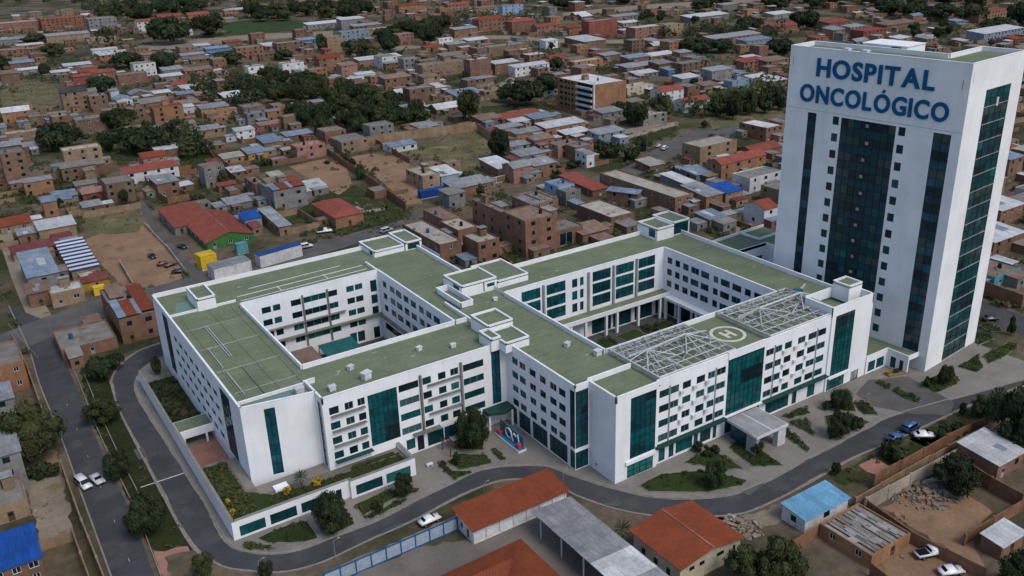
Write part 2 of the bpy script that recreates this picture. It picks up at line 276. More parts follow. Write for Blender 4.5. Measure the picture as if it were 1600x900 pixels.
(179.3,722.0,14.8,8.4,2.8,0,'brown','rust','shed',None,'low ~far left of the two white houses',750,0),
(625.8,409.0,11.0,7.4,5.8,0,'white','bluemetal','flat',None,'taller ~well right of the tower sign',754,0),
(642.8,973.6,8.8,9.0,3.2,0,'orange','whitemetal','shed',None,'low ~behind the pale blue house',1170,0),
(623.4,704.9,15.7,7.8,3.0,0,'tan','redtile','gw',None,'low ~well right of the red block',946,0),
(379.4,274.1,14.1,10.5,2.8,0,'brick','whitemetal','shed',None,'low ~well below the tower sign',478,0),
(413.3,587.8,12.1,7.4,6.2,5,'white','whitemetal','shed',None,'taller ~well left of the white roofed hall',725,0),
(318.1,579.2,15.1,9.1,5.8,0,'orange','concrete','shed',None,'taller ~behind the wide tan house',668,0),
(444.9,472.6,11.5,7.8,5.8,2,'brick','greymetal','shed',None,'taller ~well left of the small pale blue house',656,0),
(316.4,430.2,14.8,9.1,3.0,0,'brown','whitemetal','shed',None,'low ~left of the five storey block',543,0),
(381.5,511.6,15.3,8.0,3.4,5,'grey','rust','shed',None,'low ~below the white roofed hall',645,0),
(336.1,487.3,8.6,8.4,5.8,0,'brick','bluemetal','flat',None,'taller ~well left of the five storey block',600,0),
(248.0,752.4,12.0,11.8,3.4,5,'brick','whitemetal','shed',None,'low ~behind the two white houses',798,0),
(289.0,237.6,12.4,7.4,2.8,0,'grey','greymetal','gw',None,'low ~far right of the sandy bank houses',387,0),
(106.7,562.6,16.5,10.6,2.8,0,'brick','concrete','gw',None,'low ~well left of the orange three storey house',581,0),
(561.2,453.1,13.8,8.5,6.2,2,'brown','redtile','shed',None,'taller ~well left of the tower sign',728,0),
(224.1,779.6,14.3,8.5,6.2,5,'brown','redtile','shed',None,'taller ~well left of the two white houses',817,0),
(338.9,644.0,16.3,8.1,3.4,0,'tan','orangetile','shed',None,'low ~left of the white cube house',734,0),
(582.2,433.9,14.8,8.5,3.4,2,'brown','greymetal','gw',None,'low ~left of the tower sign',733,0),
(299.1,433.3,14.5,11.2,3.0,0,'grey','greymetal','flat',None,'low ~well left of the five storey block',535,0),
(166.9,1266.5,16.0,9.8,3.2,2,'orange','rust','shed',None,'low ~left of the terracotta hall',1281,0),
(467.9,525.6,11.6,8.9,3.2,0,'brick','whitemetal','gw',None,'low ~well right of the red block',710,0),
(528.4,293.2,11.9,9.5,6.2,0,'brown','whitemetal','gw',None,'taller ~well below the upper right corner',612,0),
(316.4,228.2,11.0,8.6,5.8,2,'brick','concrete','flat',None,'taller ~far right of the sandy bank houses',402,0),
(80.2,606.9,12.0,8.2,6.2,0,'grey','concrete','gw',None,'taller ~right of the tall tan block',620,0),
(527.5,308.4,12.0,8.3,5.8,5,'brick','bluemetal','shed',None,'taller ~far right of the tower sign',619,0),
(141.7,473.9,9.8,7.1,6.0,0,'grey','bluemetal','flat',None,'taller ~far right of the orange three storey house',504,0),
(436.4,451.2,12.1,11.2,5.8,2,'grey','greymetal','flat',None,'taller ~well left of the small pale blue house',635,0),
(495.0,254.5,13.6,11.1,2.8,0,'pink','rust','shed',None,'low ~far below the upper right corner',565,0),
(582.8,368.4,9.3,9.5,3.2,-3,'brown','concrete','gw',None,'low ~well right of the tower sign',696,0),
(223.0,959.4,14.1,11.5,5.8,0,'brown','whitemetal','shed',None,'taller ~far right of the terracotta hall',989,0),
(400.4,444.4,13.0,9.9,6.2,2,'brown','concrete','shed',None,'taller ~far right of the five storey block',606,0),
(442.3,391.1,11.3,7.7,5.8,0,'brick','concrete','flat',None,'taller ~right of the small pale blue house',598,0),
(365.2,539.8,15.8,11.6,5.8,0,'brick','whitemetal','flat',None,'taller ~well left of the white roofed hall',659,0),
(19.5,464.1,12.1,7.3,3.2,0,'brown','rust','shed',None,'low ~far left of the long row house',475,0),
(71.5,526.6,9.8,9.1,3.2,0,'brown','redtile','gw',None,'low ~well below the tall tan block',540,0),
(406.3,1095.0,15.0,10.6,6.2,2,'orange','rust','shed',None,'taller ~behind the green field',1172,0),
(641.0,327.6,9.1,11.5,8.5,5,'brick','greymetal','flat',None,'tall ~well below the upper right corner,second',726,0),
(534.8,348.9,16.2,10.2,6.2,0,'pink','redtile','gw',None,'taller ~well right of the tower sign',646,0),
(458.5,312.1,13.1,8.5,5.8,0,'orange','concrete','shed',None,'taller ~well below the tower sign',563,0),
(448.5,245.8,15.9,10.8,3.0,0,'brick','greymetal','gw',None,'low ~far right of the tower sign',521,0),
(180.5,1190.2,9.8,8.6,3.2,0,'brown','whitemetal','gw',None,'low ~right of the terracotta hall',1207,0),
(529.6,776.3,8.4,9.8,3.0,2,'bluegrey','greymetal','shed',None,'low ~right of the pale blue house',945,0),
(59.8,1041.6,16.8,7.0,6.2,0,'brick','redtile','gw',None,'taller ~far left of the terracotta hall',1048,0),
(75.2,411.2,10.1,7.8,5.8,0,'pink','orangetile','shed',None,'taller ~below the long row house',429,0),
(198.3,778.4,12.5,8.9,5.8,-3,'grey','whitemetal','shed',None,'taller ~far left of the two white houses',809,0),
(608.8,395.1,10.7,10.5,6.2,0,'brick','greymetal','shed',None,'taller ~well right of the tower sign',732,0),
(389.8,467.4,16.6,8.3,2.8,0,'brown','bluemetal','shed',None,'low ~well right of the five storey block',616,0),
(448.0,755.4,11.6,10.7,6.2,5,'bluegrey','concrete','gw',None,'taller ~well right of the white cube house',883,0),
(255.7,484.6,11.7,10.4,3.4,2,'tan','whitemetal','shed',None,'low ~left of the wide blue hall',556,0),
(468.3,367.8,14.7,9.3,2.8,5,'orange','redtile','shed',None,'low ~well left of the tower sign',603,0),
(265.1,508.9,11.2,8.3,5.8,0,'tan','rust','shed',None,'taller ~well left of the wide blue hall',582,0),
(605.5,473.3,14.5,11.1,6.2,2,'orange','bluemetal','shed',None,'taller ~well left of the tower sign',775,0),
(346.9,579.7,9.1,11.2,8.5,5,'brown','greymetal','flat',None,'tall ~well right of the wide tan house',682,0),
(393.7,246.6,14.0,11.5,5.8,-3,'brown','concrete','flat',None,'taller ~far below the tower sign',475,0),
(307.6,411.3,14.3,8.2,6.2,0,'cream','concrete','shed',None,'taller ~left of the five storey block',523,0),
(150.4,738.3,12.5,8.5,3.4,5,'orange','rust','gw',None,'low ~well right of the bright red house',760,0),
(55.6,524.4,8.3,10.0,8.5,2,'brick','concrete','flat',None,'tall ~well below the tall tan block',536,0),
(632.7,540.9,11.7,7.6,3.4,-3,'orange','rust','shed',None,'low ~far left of the tower sign',838,0),
(490.4,767.7,14.4,7.6,6.2,-3,'brick','rust','shed',None,'taller ~below the pale blue house',916,0),
(296.8,1226.0,14.4,11.3,5.8,5,'tan','bluemetal','shed',None,'taller ~far right of the terracotta hall',1265,0),
(350.2,609.2,11.0,8.4,6.0,-3,'brick','whitemetal','flat',None,'taller ~below the white cube house',709,0),
(51.2,929.3,13.3,11.1,5.8,0,'tan','whitemetal','shed',None,'taller ~far left of the terracotta hall',936,0),
(221.9,914.5,11.3,9.8,3.0,0,'white','whitemetal','gw',None,'low ~far left of the green field',946,0),
(455.9,268.6,11.3,9.3,5.8,0,'brick','rust','shed',None,'taller ~far right of the tower sign',538,0),
(90.7,1010.8,8.8,7.3,3.0,-3,'grey','concrete','flat',None,'low ~well left of the terracotta hall',1019,0),
(309.5,1064.0,12.6,7.9,6.2,0,'orange','greymetal','shed',None,'taller ~well left of the green field',1112,0),
(69.9,364.0,8.5,9.8,5.8,5,'brick','greymetal','shed',None,'taller ~well below the long row house',383,0),
(762.2,556.9,11.4,10.7,2.8,5,'brick','rust','gw',None,'low ~well behind the tower sign,leftmost',949,0),
(292.0,1004.0,11.0,10.7,3.0,2,'grey','concrete','shed',None,'low ~well left of the green field',1050,0),
(577.4,385.7,9.4,8.4,6.0,2,'tan','greymetal','flat',None,'taller ~well right of the tower sign',701,0),
(92.9,634.4,9.4,9.6,3.2,0,'cream','redtile','shed',None,'low ~right of the tall tan block',648,0),
(787.2,473.8,16.1,7.3,3.0,2,'brick','bluemetal','flat',None,'low ~well left of the upper right corner',924,0),
(138.7,612.6,10.0,9.9,3.0,5,'brown','redtile','shed',None,'low ~behind the orange three storey house',636,0),
(486.2,506.2,16.9,7.2,3.0,0,'bluegrey','concrete','flat',None,'low ~well left of the small pale blue house',708,0),
(305.0,447.4,9.1,10.6,3.0,0,'orange','concrete','flat',None,'low ~well left of the five storey block',550,0),
(618.1,936.3,16.7,10.9,2.8,5,'brick','whitemetal','gw',None,'low ~behind the pale blue house',1126,0),
(115.8,1257.7,8.1,8.2,3.2,0,'tan','whitemetal','shed',None,'low ~well left of the terracotta hall',1266,0),
(138.3,790.3,10.6,8.2,3.4,-3,'cream','greymetal','shed',None,'low ~well right of the bright red house',808,0),
(558.2,355.8,15.4,7.2,8.5,-3,'brown','greymetal','flat',None,'tall ~well right of the tower sign',669,0),
(570.4,319.2,10.4,11.4,2.8,0,'tan','whitemetal','shed',None,'low ~well below the upper right corner',661,0),
(741.5,534.4,16.3,12.0,3.0,0,'brick','rust','flat',None,'low ~well behind the tower sign,second',919,0),
(557.0,388.6,9.0,11.3,3.2,0,'tan','rust','gw',None,'low ~right of the tower sign',686,0),
(94.7,532.3,8.8,11.6,5.8,2,'brown','rust','flat',None,'taller ~well left of the orange three storey house',549,0),
(374.9,527.0,11.9,11.1,3.2,0,'orange','redtile','gw',None,'low ~well left of the white roofed hall',654,0),
(100.2,716.7,13.1,9.9,3.4,2,'grey','redtile','shed',None,'low ~left of the bright red house',730,0),
(553.0,725.4,13.7,10.6,3.2,5,'brick','whitemetal','gw',None,'low ~left of the red block,second',917,0),
(789.1,781.2,15.6,9.9,3.4,-3,'brown','greymetal','shed',None,'low ~far right of the red block',1114,0),
(523.7,664.9,10.5,7.2,3.2,0,'bluegrey','whitemetal','shed',None,'low ~left of the red block',852,0),
(362.9,1168.0,15.7,8.6,5.8,0,'tan','rust','gw',None,'taller ~well left of the green field',1227,0),
(469.1,254.8,10.2,8.9,3.4,5,'grey','greymetal','shed',None,'low ~far right of the tower sign',543,0),
(604.8,325.4,9.0,9.7,6.2,0,'tan','rust','gw',None,'taller ~well below the upper right corner',694,0),
(509.5,277.5,13.0,8.9,3.0,2,'tan','rust','gw',None,'low ~well below the upper right corner',588,0),
(409.1,621.4,9.2,10.5,6.0,-3,'grey','concrete','flat',None,'taller ~well left of the white roofed hall',750,0),
(724.2,486.0,12.9,8.4,6.2,-3,'brick','bluemetal','gw',None,'taller ~well behind the tower sign',877,0),
(677.5,630.0,15.4,9.0,5.8,0,'orange','concrete','flat',None,'taller ~far right of the red block',930,0),
(148.7,679.5,14.2,11.5,3.4,0,'grey','greymetal','shed',None,'low ~far right of the bright red house',702,0),
(352.6,417.0,9.4,10.7,5.8,-3,'brown','concrete','flat',None,'taller ~well right of the five storey block',555,0),
(69.1,821.7,11.1,11.6,3.0,0,'orange','concrete','gw',None,'low ~well left of the bright red house',830,0),
(773.5,766.5,8.4,11.5,6.0,2,'brown','whitemetal','flat',None,'taller ~far right of the red block',1093,0),
(647.4,694.8,8.2,9.0,3.0,5,'tan','rust','shed',None,'low ~far right of the red block',954,0),
(349.6,626.8,16.7,8.0,6.2,0,'brown','greymetal','shed',None,'taller ~below the white cube house',724,0),
(354.3,241.0,9.2,9.5,3.4,5,'white','whitemetal','shed',None,'low ~far below the tower sign',440,0),
(140.3,599.6,13.2,7.6,2.8,0,'pink','whitemetal','shed',None,'low ~well behind the orange three storey house',623,0),
(416.7,271.2,15.3,11.7,3.0,2,'brick','rust','shed',None,'low ~well below the tower sign',507,0),
(189.1,292.4,8.3,7.9,6.2,2,'pink','greymetal','gw',None,'taller ~far right of the walled field',362,0),
(89.1,366.4,8.4,7.8,8.5,2,'grey','rust','flat',None,'tall ~well right of the long row house',390,0),
(563.9,289.2,13.3,7.7,3.0,2,'cream','whitemetal','shed',None,'low ~well below the upper right corner',641,0),
(392.1,1222.0,10.4,10.5,3.4,0,'brick','rust','shed',None,'low ~well behind the green field',1287,0),
(450.2,1126.1,15.8,7.1,6.2,0,'orange','concrete','gw',None,'taller ~well right of the green field',1216,0),
(361.3,480.4,10.5,8.3,3.2,0,'brick','bluemetal','gw',None,'low ~behind the five storey block',609,0),
(668.4,347.7,8.8,7.1,5.8,-3,'brick','whitemetal','shed',None,'taller ~well right of the upper right corner',760,0),
(618.8,424.2,16.1,8.9,2.8,5,'tan','whitemetal','shed',None,'low ~right of the tower sign',756,0),
(483.4,548.8,10.4,9.2,3.2,2,'orange','greymetal','shed',None,'low ~well right of the red block',738,0),
(541.4,400.1,12.4,11.5,5.8,-3,'tan','bluemetal','shed',None,'taller ~left of the tower sign',680,0),
(283.4,223.0,8.4,10.9,3.0,0,'brown','rust','gw',None,'low ~far right of the sandy bank houses',374,0),
(733.1,451.8,12.5,8.8,3.4,0,'grey','bluemetal','shed',None,'low ~well left of the upper right corner',866,0),
(201.2,394.5,11.6,8.7,3.0,5,'bluegrey','greymetal','shed',None,'low ~left of the walled field',453,0),
(985.2,511.9,16.3,8.3,6.2,0,'brown','greymetal','gw',None,'taller ~well right of the upper right corner',1114,0),
(324.2,538.9,11.4,11.1,2.8,2,'orange','orangetile','gw',None,'low ~well right of the wide tan house',636,0),
(340.4,261.1,14.9,8.3,5.8,2,'orange','redtile','gw',None,'taller ~far right of the small pale blue house',440,0),
(423.8,405.0,14.0,9.6,3.0,0,'grey','bluemetal','flat',None,'low ~behind the small pale blue house',594,0),
(286.3,724.2,8.8,10.2,3.4,0,'brown','whitemetal','shed',None,'low ~well right of the green field',785,0),
(463.1,328.0,16.0,9.2,2.8,5,'brick','redtile','gw',None,'low ~below the tower sign',576,0),
(679.3,878.4,15.6,8.1,3.0,5,'brick','bluemetal','gw',None,'low ~well behind the red block',1114,0),
(23.0,502.2,9.5,8.1,5.8,0,'brown','concrete','flat',None,'taller ~far left of the tall tan block',512,0),
(317.7,254.1,12.2,8.0,3.0,5,'brick','rust','shed',None,'low ~far right of the sandy bank houses',418,0),
(471.3,434.9,12.9,8.1,3.2,2,'orange','whitemetal','shed',None,'low ~behind the small pale blue house',649,0),
(155.6,776.9,14.2,8.0,3.2,5,'brown','rust','shed',None,'low ~well right of the bright red house',798,0),
(610.4,959.4,16.0,11.6,3.2,-3,'pink','greymetal','shed',None,'low ~behind the pale blue house',1141,0),
(61.1,1057.5,10.7,7.9,5.8,0,'grey','concrete','flat',None,'taller ~far left of the terracotta hall',1063,0),
(561.3,746.3,15.1,10.0,2.8,-3,'brick','whitemetal','gw',None,'low ~left of the red block,leftmost',939,0),
]
WN={'tan': 'tan', 'brown': 'brown brick', 'brick': 'red brick', 'orange': 'orange brick', 'white': 'white', 'pink': 'pink brick', 'grey': 'grey', 'blue': 'blue painted', 'bluegrey': 'blue grey', 'paleblue': 'pale blue', 'red': 'bright red', 'terracotta': 'terracotta', 'yellow': 'yellow', 'cream': 'cream', 'green': 'green painted', 'teal': 'teal painted', 'orangebrick': 'orange brick'}
RN={'dark': 'dark', 'concrete': 'concrete', 'cream': 'cream concrete', 'redtile': 'red tiled', 'bluemetal': 'blue metal', 'whitemetal': 'white metal', 'rust': 'rusty', 'greymetal': 'grey metal', 'orangetile': 'orange tiled', 'pinkroof': 'pink', 'terratile': 'terracotta', 'white': 'white', 'maroon': 'maroon metal', 'stripe': 'blue and white striped', 'bluetarp': 'bright blue', 'skyblue': 'pale blue', 'asbestos': 'patched grey sheet'}
_=[
]
TREES=[
(200.6, 863.1, 0.0, 24.2, 19.4, 'round','~left one of the two big round trees at the top',891),
(239.7, 884.1, 0.0, 21.8, 14.3, 'round','~right one of the two big round trees at the top',921),
(278.1, 706.1, 0.0, 14.9, 5.1, 'tall','~narrow dark cypress at the top',765),
(233.4, 401.5, 0.0, 17.0, 6.3, 'loose','~standing alone above the walled field',475),
(360.2, 501.4, 0.0, 9.6, 4.6, 'round','~small and round right of the white roofs',625),
(279.6, 416.9, 0.0, 14.7, 11.2, 'round','~wide, left of the five storey block',511),
(278.1, 432.7, 0.0, 10.7, 6.3, 'round','~left of the wide tree by the five storey block',524),
(304.4, 434.2, 0.0, 13.2, 8.0, 'round','~behind the wide tree by the five storey block',539),
(53.1, 484.7, 0.0, 13.2, 10.9, 'round','~wide, in front of the brown houses at the left',497),
(85.1, 507.9, 0.0, 12.7, 8.5, 'round','~left of the orange three storey house',524),
(70.2, 460.3, 0.0, 9.8, 5.0, 'round','~left above the long row house',476),
(81.6, 445.8, 0.0, 14.2, 8.5, 'round','~right above the long row house',464),
(97.7, 463.6, 0.0, 8.3, 5.1, 'loose','~right of the trees above the row house',484),
(98.0, 627.8, 0.0, 12.4, 9.0, 'round','~below the bright red house',643),
(135.1, 737.1, 0.0, 12.6, 12.2, 'round','~above the bright red house',756),
(154.1, 698.6, 0.0, 14.5, 10.2, 'round','~below the dirt road at the top',722),
(101.6, 846.6, 0.0, 11.3, 9.1, 'loose','~left of the white roof at the top left',858),
(80.6, 739.4, 0.0, 9.9, 4.2, 'round','~small, right of the white roof at the left',750),
(102.0, 961.5, 0.0, 9.7, 11.6, 'loose','~below the terracotta hall',972),
(59.8, 806.9, 0.0, 10.6, 7.5, 'round','~at the left edge at the top',815),
(199.2, 694.6, 0.0, 10.3, 12.8, 'loose','~below the end of the dirt road',729),
(239.8, 688.7, 0.0, 8.1, 7.0, 'round','~above the two white houses',736),
(198.8, 605.0, 0.0, 10.1, 7.3, 'round','~between the two white houses',644),
(213.1, 574.9, 0.0, 8.6, 8.7, 'round','~right of the two white houses',621),
(204.8, 327.9, 0.0, 14.0, 4.8, 'round','~beside the alone standing house in the walled field',399),
(292.2, 339.9, 0.0, 11.6, 6.8, 'round','~below the cream house',459),
(312.3, 343.7, 0.0, 12.3, 6.0, 'loose','~right below the cream house',474),
(306.6, 369.7, 0.0, 6.0, 4.5, 'round','~right of the five storey block',490),
(245.6, 299.2, 0.0, 6.7, 5.6, 'shrub','~left on the shrubby bank',399),
(247.3, 289.3, 0.0, 7.7, 4.2, 'shrub','~middle of the shrubby bank',393),
(262.6, 299.5, 0.0, 6.9, 4.3, 'shrub','~right on the shrubby bank',410),
(337.2, 329.6, 0.0, 11.0, 5.4, 'tall','~first in the row on the sandy bank',482),
(337.7, 319.1, 0.0, 14.0, 5.0, 'tall','~second in the row on the sandy bank',475),
(351.3, 321.2, 0.0, 12.9, 5.1, 'tall','~third in the row on the sandy bank',486),
(360.6, 319.1, 0.0, 11.4, 5.2, 'tall','~fourth in the row on the sandy bank',491),
(371.8, 319.8, 0.0, 9.9, 4.9, 'tall','~last in the row on the sandy bank',500),
(483.3, 495.1, 0.0, 10.9, 13.5, 'round','~at the top right, left of the tower',699),
(494.5, 483.7, 0.0, 9.9, 9.8, 'round','~second at the top right, left of the tower',698),
(509.0, 442.7, 0.0, 13.0, 11.0, 'round','~left of the tower top edge',681),
(592.9, 548.4, 0.0, 12.4, 12.0, 'round','~far above the tower, left',813),
(634.9, 527.1, 0.0, 16.5, 12.3, 'round','~far above the tower sign',831),
(751.5, 505.2, 0.0, 15.2, 12.8, 'round','~above the tower roof, middle',911),
(764.4, 537.3, 0.0, 13.5, 13.2, 'round','~above the tower roof, left of middle',939),
(758.5, 482.0, 0.0, 14.4, 14.0, 'round','~above the tower roof, right of middle',904),
(765.3, 459.6, 0.0, 13.6, 14.5, 'round','~above the tower roof, right',898),
(758.8, 413.1, 0.0, 19.9, 10.4, 'round','~at the upper right edge',869),
(727.1, 411.6, 0.0, 10.7, 12.4, 'round','~left of the upper right edge tree',841),
(1.5, 186.2, 0.0, 13.3, 7.1, 'loose','~big, beside the west road',211),
(2.3, 179.0, 0.0, 3.6, 2.5, 'shrub','~low, under the big tree by the west road',205),
(5.0, 178.1, 0.0, 3.3, 1.9, 'shrub','~second low one by the big tree',204),
(20.7, 215.2, 0.0, 5.8, 3.4, 'round','~topmost on the median',238),
(24.8, 218.6, 0.0, 4.9, 2.2, 'round','~second from the top on the median',241),
(17.2, 193.2, 0.0, 6.3, 3.7, 'loose','~third from the top on the median',218),
(15.8, 168.7, 0.0, 6.1, 2.9, 'round','~middle of the median',196),
(16.0, 147.3, 0.0, 8.7, 3.6, 'round','~lowest and largest on the median',178),
(32.4, 209.7, 0.0, 5.1, 1.5, 'tall','~beside the hospital corner at the inner road',234),
(21.0, 130.2, 0.0, 4.7, 2.0, 'loose','~at the red paved end of the median',165),
(29.4, 123.5, 0.0, 3.6, 1.3, 'round','~beside the lamp at the bottom road',161),
(43.1, 128.8, 0.0, 8.1, 3.2, 'round','~dark, in front of the podium windows',168),
(52.1, 129.5, 0.0, 3.1, 1.2, 'shrub','~beside the podium end',171),
(58.1, 131.2, 0.0, 4.9, 2.1, 'round','~at the podium end',174),
(77.0, 137.1, 0.0, 9.2, 3.4, 'round','~dark and full in the forecourt',186),
(71.1, 134.0, 0.0, 3.2, 1.0, 'shrub','~on the five sided lawn',181),
(106.5, 99.0, 0.0, 5.9, 2.4, 'round','~on the rounded lawn',176),
(113.5, 107.6, 0.0, 2.6, 1.6, 'shrub','~left of the entrance canopy',185),
(112.6, 110.0, 0.0, 2.4, 1.2, 'shrub','~left of the one beside the canopy',186),
(121.0, 102.2, 0.0, 3.5, 1.4, 'shrub','~below the entrance canopy',187),
(148.0, 104.4, 0.0, 4.9, 2.2, 'round','~upper one by the drive',206),
(138.5, 97.5, 0.0, 6.2, 2.5, 'round','~lower one by the drive',196),
(145.6, 106.1, 0.0, 2.2, 1.2, 'shrub','~left of the upper one by the drive',206),
(143.7, 97.3, 0.0, 3.3, 1.5, 'shrub','~right of the lower one by the drive',200),
(174.8, 97.8, 0.0, 5.1, 1.7, 'round','~in front of the tower corner',223),
(171.0, 99.1, 0.0, 2.9, 1.1, 'shrub','~left of the tree by the tower corner',221),
(210.2, 103.1, 0.0, 5.3, 1.3, 'tall','~leaning street tree east of the tower',254),
(165.9, 87.9, 0.0, 3.3, 0.9, 'tall','~small, on the verge below the east road',212),
(127.7, 89.3, 0.0, 2.8, 1.0, 'round','~small, beside the pale blue roof',185),
(141.5, 86.1, 0.0, 3.7, 3.1, 'shrub','~dark, behind the blue cars',193),
(142.7, 88.7, 0.0, 2.6, 1.4, 'tall','~left of the blue cars',195),
(156.4, 84.4, 0.0, 3.5, 2.9, 'shrub','~on the verge garden right',203),
(168.8, 85.2, 0.0, 5.1, 2.6, 'loose','~left of the dark tree at the right edge',213),
(162.9, 75.0, 0.0, 13.6, 5.6, 'round','~dark and big at the right edge',205),
(140.0, 73.4, 0.0, 7.4, 4.3, 'round','~in the walled yard',187),
(91.1, 77.9, 0.0, 7.4, 3.0, 'loose','~yellow green, at the bottom',156),
(94.5, 73.7, 0.0, 10.2, 3.8, 'loose','~dark, at the bottom right of middle',156),
(123.8, 52.1, 0.0, 7.6, 4.1, 'round','~at the bottom right corner',167),
(82.5, 97.2, 0.0, 4.2, 1.9, 'palm','~beside the grey canopy',161),
(42.2, 140.2, 3.0, 3.6, 1.6, 'palm','~on the podium garden',175),
(39.2, 139.9, 3.0, 1.8, 0.9, 'yellow','~yellow flowering, left on the podium garden',174),
(45.1, 139.6, 3.0, 1.5, 1.1, 'yellow','~yellow flowering, right on the podium garden',175),
(29.3, 143.2, 3.0, 1.5, 0.6, 'yellow','~yellow flowering, at the podium left wall',175),
(29.1, 139.6, 3.0, 1.5, 0.6, 'yellow','~second yellow flowering at the podium left wall',172),
(182.2, 604.5, 0.0, 7.0, 5.7, 'round','~in the dark wood, first from left',631),
(178.1, 589.0, 0.0, 7.7, 5.0, 'loose','~in the dark wood, first from left',615),
(172.0, 545.0, 0.0, 9.5, 5.8, 'round','~in the dark wood, second from left',571),
(174.1, 549.7, 0.0, 10.7, 5.1, 'round','tall ~in the dark wood, first from left',576),
(188.1, 570.1, 0.0, 10.1, 4.3, 'loose','tall ~in the dark wood, first from left',600),
(191.3, 576.7, 0.0, 7.1, 4.9, 'round','~in the dark wood, third from left',607),
(173.2, 522.7, 0.0, 10.2, 5.4, 'loose','tall ~in the dark wood, second from left',550),
(180.9, 543.1, 0.0, 10.2, 4.8, 'loose','tall ~in the dark wood, third from left',572),
(184.4, 540.5, 0.0, 8.8, 5.6, 'round','~in the dark wood, fourth from left',571),
(183.3, 535.3, 0.0, 7.8, 5.0, 'round','~in the dark wood, fifth from left',565),
(200.3, 580.5, 0.0, 11.0, 4.5, 'round','tall ~in the dark wood, second from left',614),
(190.0, 549.3, 0.0, 8.0, 5.4, 'round','~in the dark wood, sixth from left',581),
(167.8, 476.0, 0.0, 7.8, 5.3, 'round','~in the dark wood, seventh from left',504),
(184.2, 516.2, 0.0, 10.4, 5.6, 'loose','tall ~in the dark wood, fourth from left',548),
(201.1, 559.0, 0.0, 8.5, 4.6, 'round','~in the dark wood, eighth from left',594),
(184.7, 511.1, 0.0, 11.8, 4.2, 'round','tall ~in the dark wood, third from left',543),
(168.3, 465.7, 0.0, 11.5, 4.7, 'loose','tall ~in the dark wood, fifth from left',495),
(203.1, 552.9, 0.0, 8.6, 4.7, 'round','~in the dark wood, ninth from left',589),
(163.7, 451.7, 0.0, 10.4, 4.5, 'round','tall ~in the dark wood, fourth from left',480),
(166.9, 458.6, 0.0, 8.9, 5.7, 'round','~in the dark wood, tenth from left',487),
(204.7, 548.1, 0.0, 7.6, 5.7, 'loose','~in the dark wood, second from left',585),
(201.0, 536.6, 0.0, 9.3, 5.5, 'loose','~in the dark wood, third from left',572),
(196.4, 521.3, 0.0, 7.8, 5.6, 'round','~in the dark wood, eleventh from left',557),
(177.2, 465.0, 0.0, 7.8, 5.3, 'round','~in the dark wood, twelfth from left',497),
(210.3, 543.2, 0.0, 10.3, 5.5, 'round','tall ~in the dark wood, fifth from left',582),
(162.9, 423.1, 0.0, 10.8, 4.4, 'round','tall ~in the dark wood, sixth from left',453),
(172.9, 446.9, 0.0, 10.6, 4.6, 'round','tall ~in the dark wood, seventh from left',479),
(177.1, 456.6, 0.0, 11.3, 4.0, 'round','tall ~in the dark wood, eighth from left',489),
(207.3, 528.2, 0.0, 10.9, 3.9, 'loose','tall ~in the dark wood, sixth from left',567),
(197.7, 499.2, 0.0, 9.8, 4.5, 'round','~in the dark wood, 13th from left',536),
(184.4, 464.8, 0.0, 8.3, 4.3, 'round','~in the dark wood, 14th from left',500),
(195.8, 489.3, 0.0, 11.4, 4.0, 'loose','tall ~in the dark wood, seventh from left',527),
(216.1, 524.2, 0.0, 10.4, 4.6, 'loose','tall ~in the dark wood, eighth from left',566),
(193.2, 470.2, 0.0, 7.6, 4.4, 'loose','~in the dark wood, fourth from left',508),
(199.1, 481.2, 0.0, 7.9, 5.2, 'loose','~in the dark wood, fifth from left',520),
(211.1, 506.4, 0.0, 10.5, 5.3, 'round','tall ~in the dark wood, ninth from left',548),
(203.8, 489.8, 0.0, 11.2, 5.4, 'round','tall ~in the dark wood, tenth from left',530),
(179.1, 432.8, 0.0, 9.0, 4.8, 'round','~in the dark wood, 15th from left',468),
(222.5, 525.8, 0.0, 8.7, 4.2, 'round','~in the dark wood, 16th from left',570),
(192.8, 451.9, 0.0, 9.7, 4.8, 'loose','~in the dark wood, sixth from left',491),
(179.4, 421.4, 0.0, 11.6, 4.4, 'round','tall ~in the dark wood, eleventh from left',458),
(216.1, 502.7, 0.0, 8.7, 3.9, 'round','~in the dark wood, 17th from left',547),
(220.2, 510.8, 0.0, 7.3, 3.8, 'loose','~in the dark wood, seventh from left',556),
(177.1, 411.7, 0.0, 10.3, 5.0, 'round','tall ~in the dark wood, twelfth from left',448),
(220.9, 504.2, 0.0, 8.1, 5.3, 'loose','~in the dark wood, eighth from left',550),
(191.2, 436.3, 0.0, 10.9, 5.5, 'round','tall ~in the dark wood, 13th from left',476),
(209.1, 474.1, 0.0, 8.1, 5.5, 'round','~in the dark wood, 18th from left',518),
(217.9, 492.2, 0.0, 9.5, 5.6, 'round','~in the dark wood, 19th from left',538),
(217.4, 484.2, 0.0, 10.7, 5.4, 'loose','tall ~in the dark wood, ninth from left',530),
(196.7, 439.7, 0.0, 8.9, 4.4, 'loose','~in the dark wood, ninth from left',481),
(207.7, 454.9, 0.0, 10.5, 5.2, 'loose','tall ~in the dark wood, tenth from left',500),
(204.1, 445.8, 0.0, 11.5, 5.2, 'loose','tall ~in the dark wood, eleventh from left',490),
(195.2, 426.3, 0.0, 10.0, 4.8, 'loose','tall ~in the dark wood, twelfth from left',468),
(188.1, 407.3, 0.0, 8.1, 4.2, 'round','~in the dark wood, 20th from left',448),
(202.7, 435.8, 0.0, 8.8, 4.9, 'round','~in the dark wood, 21th from left',480),
(198.9, 423.9, 0.0, 8.8, 5.2, 'round','~in the dark wood, 22th from left',468),
(201.7, 429.4, 0.0, 7.6, 5.7, 'round','~in the dark wood, 23th from left',474),
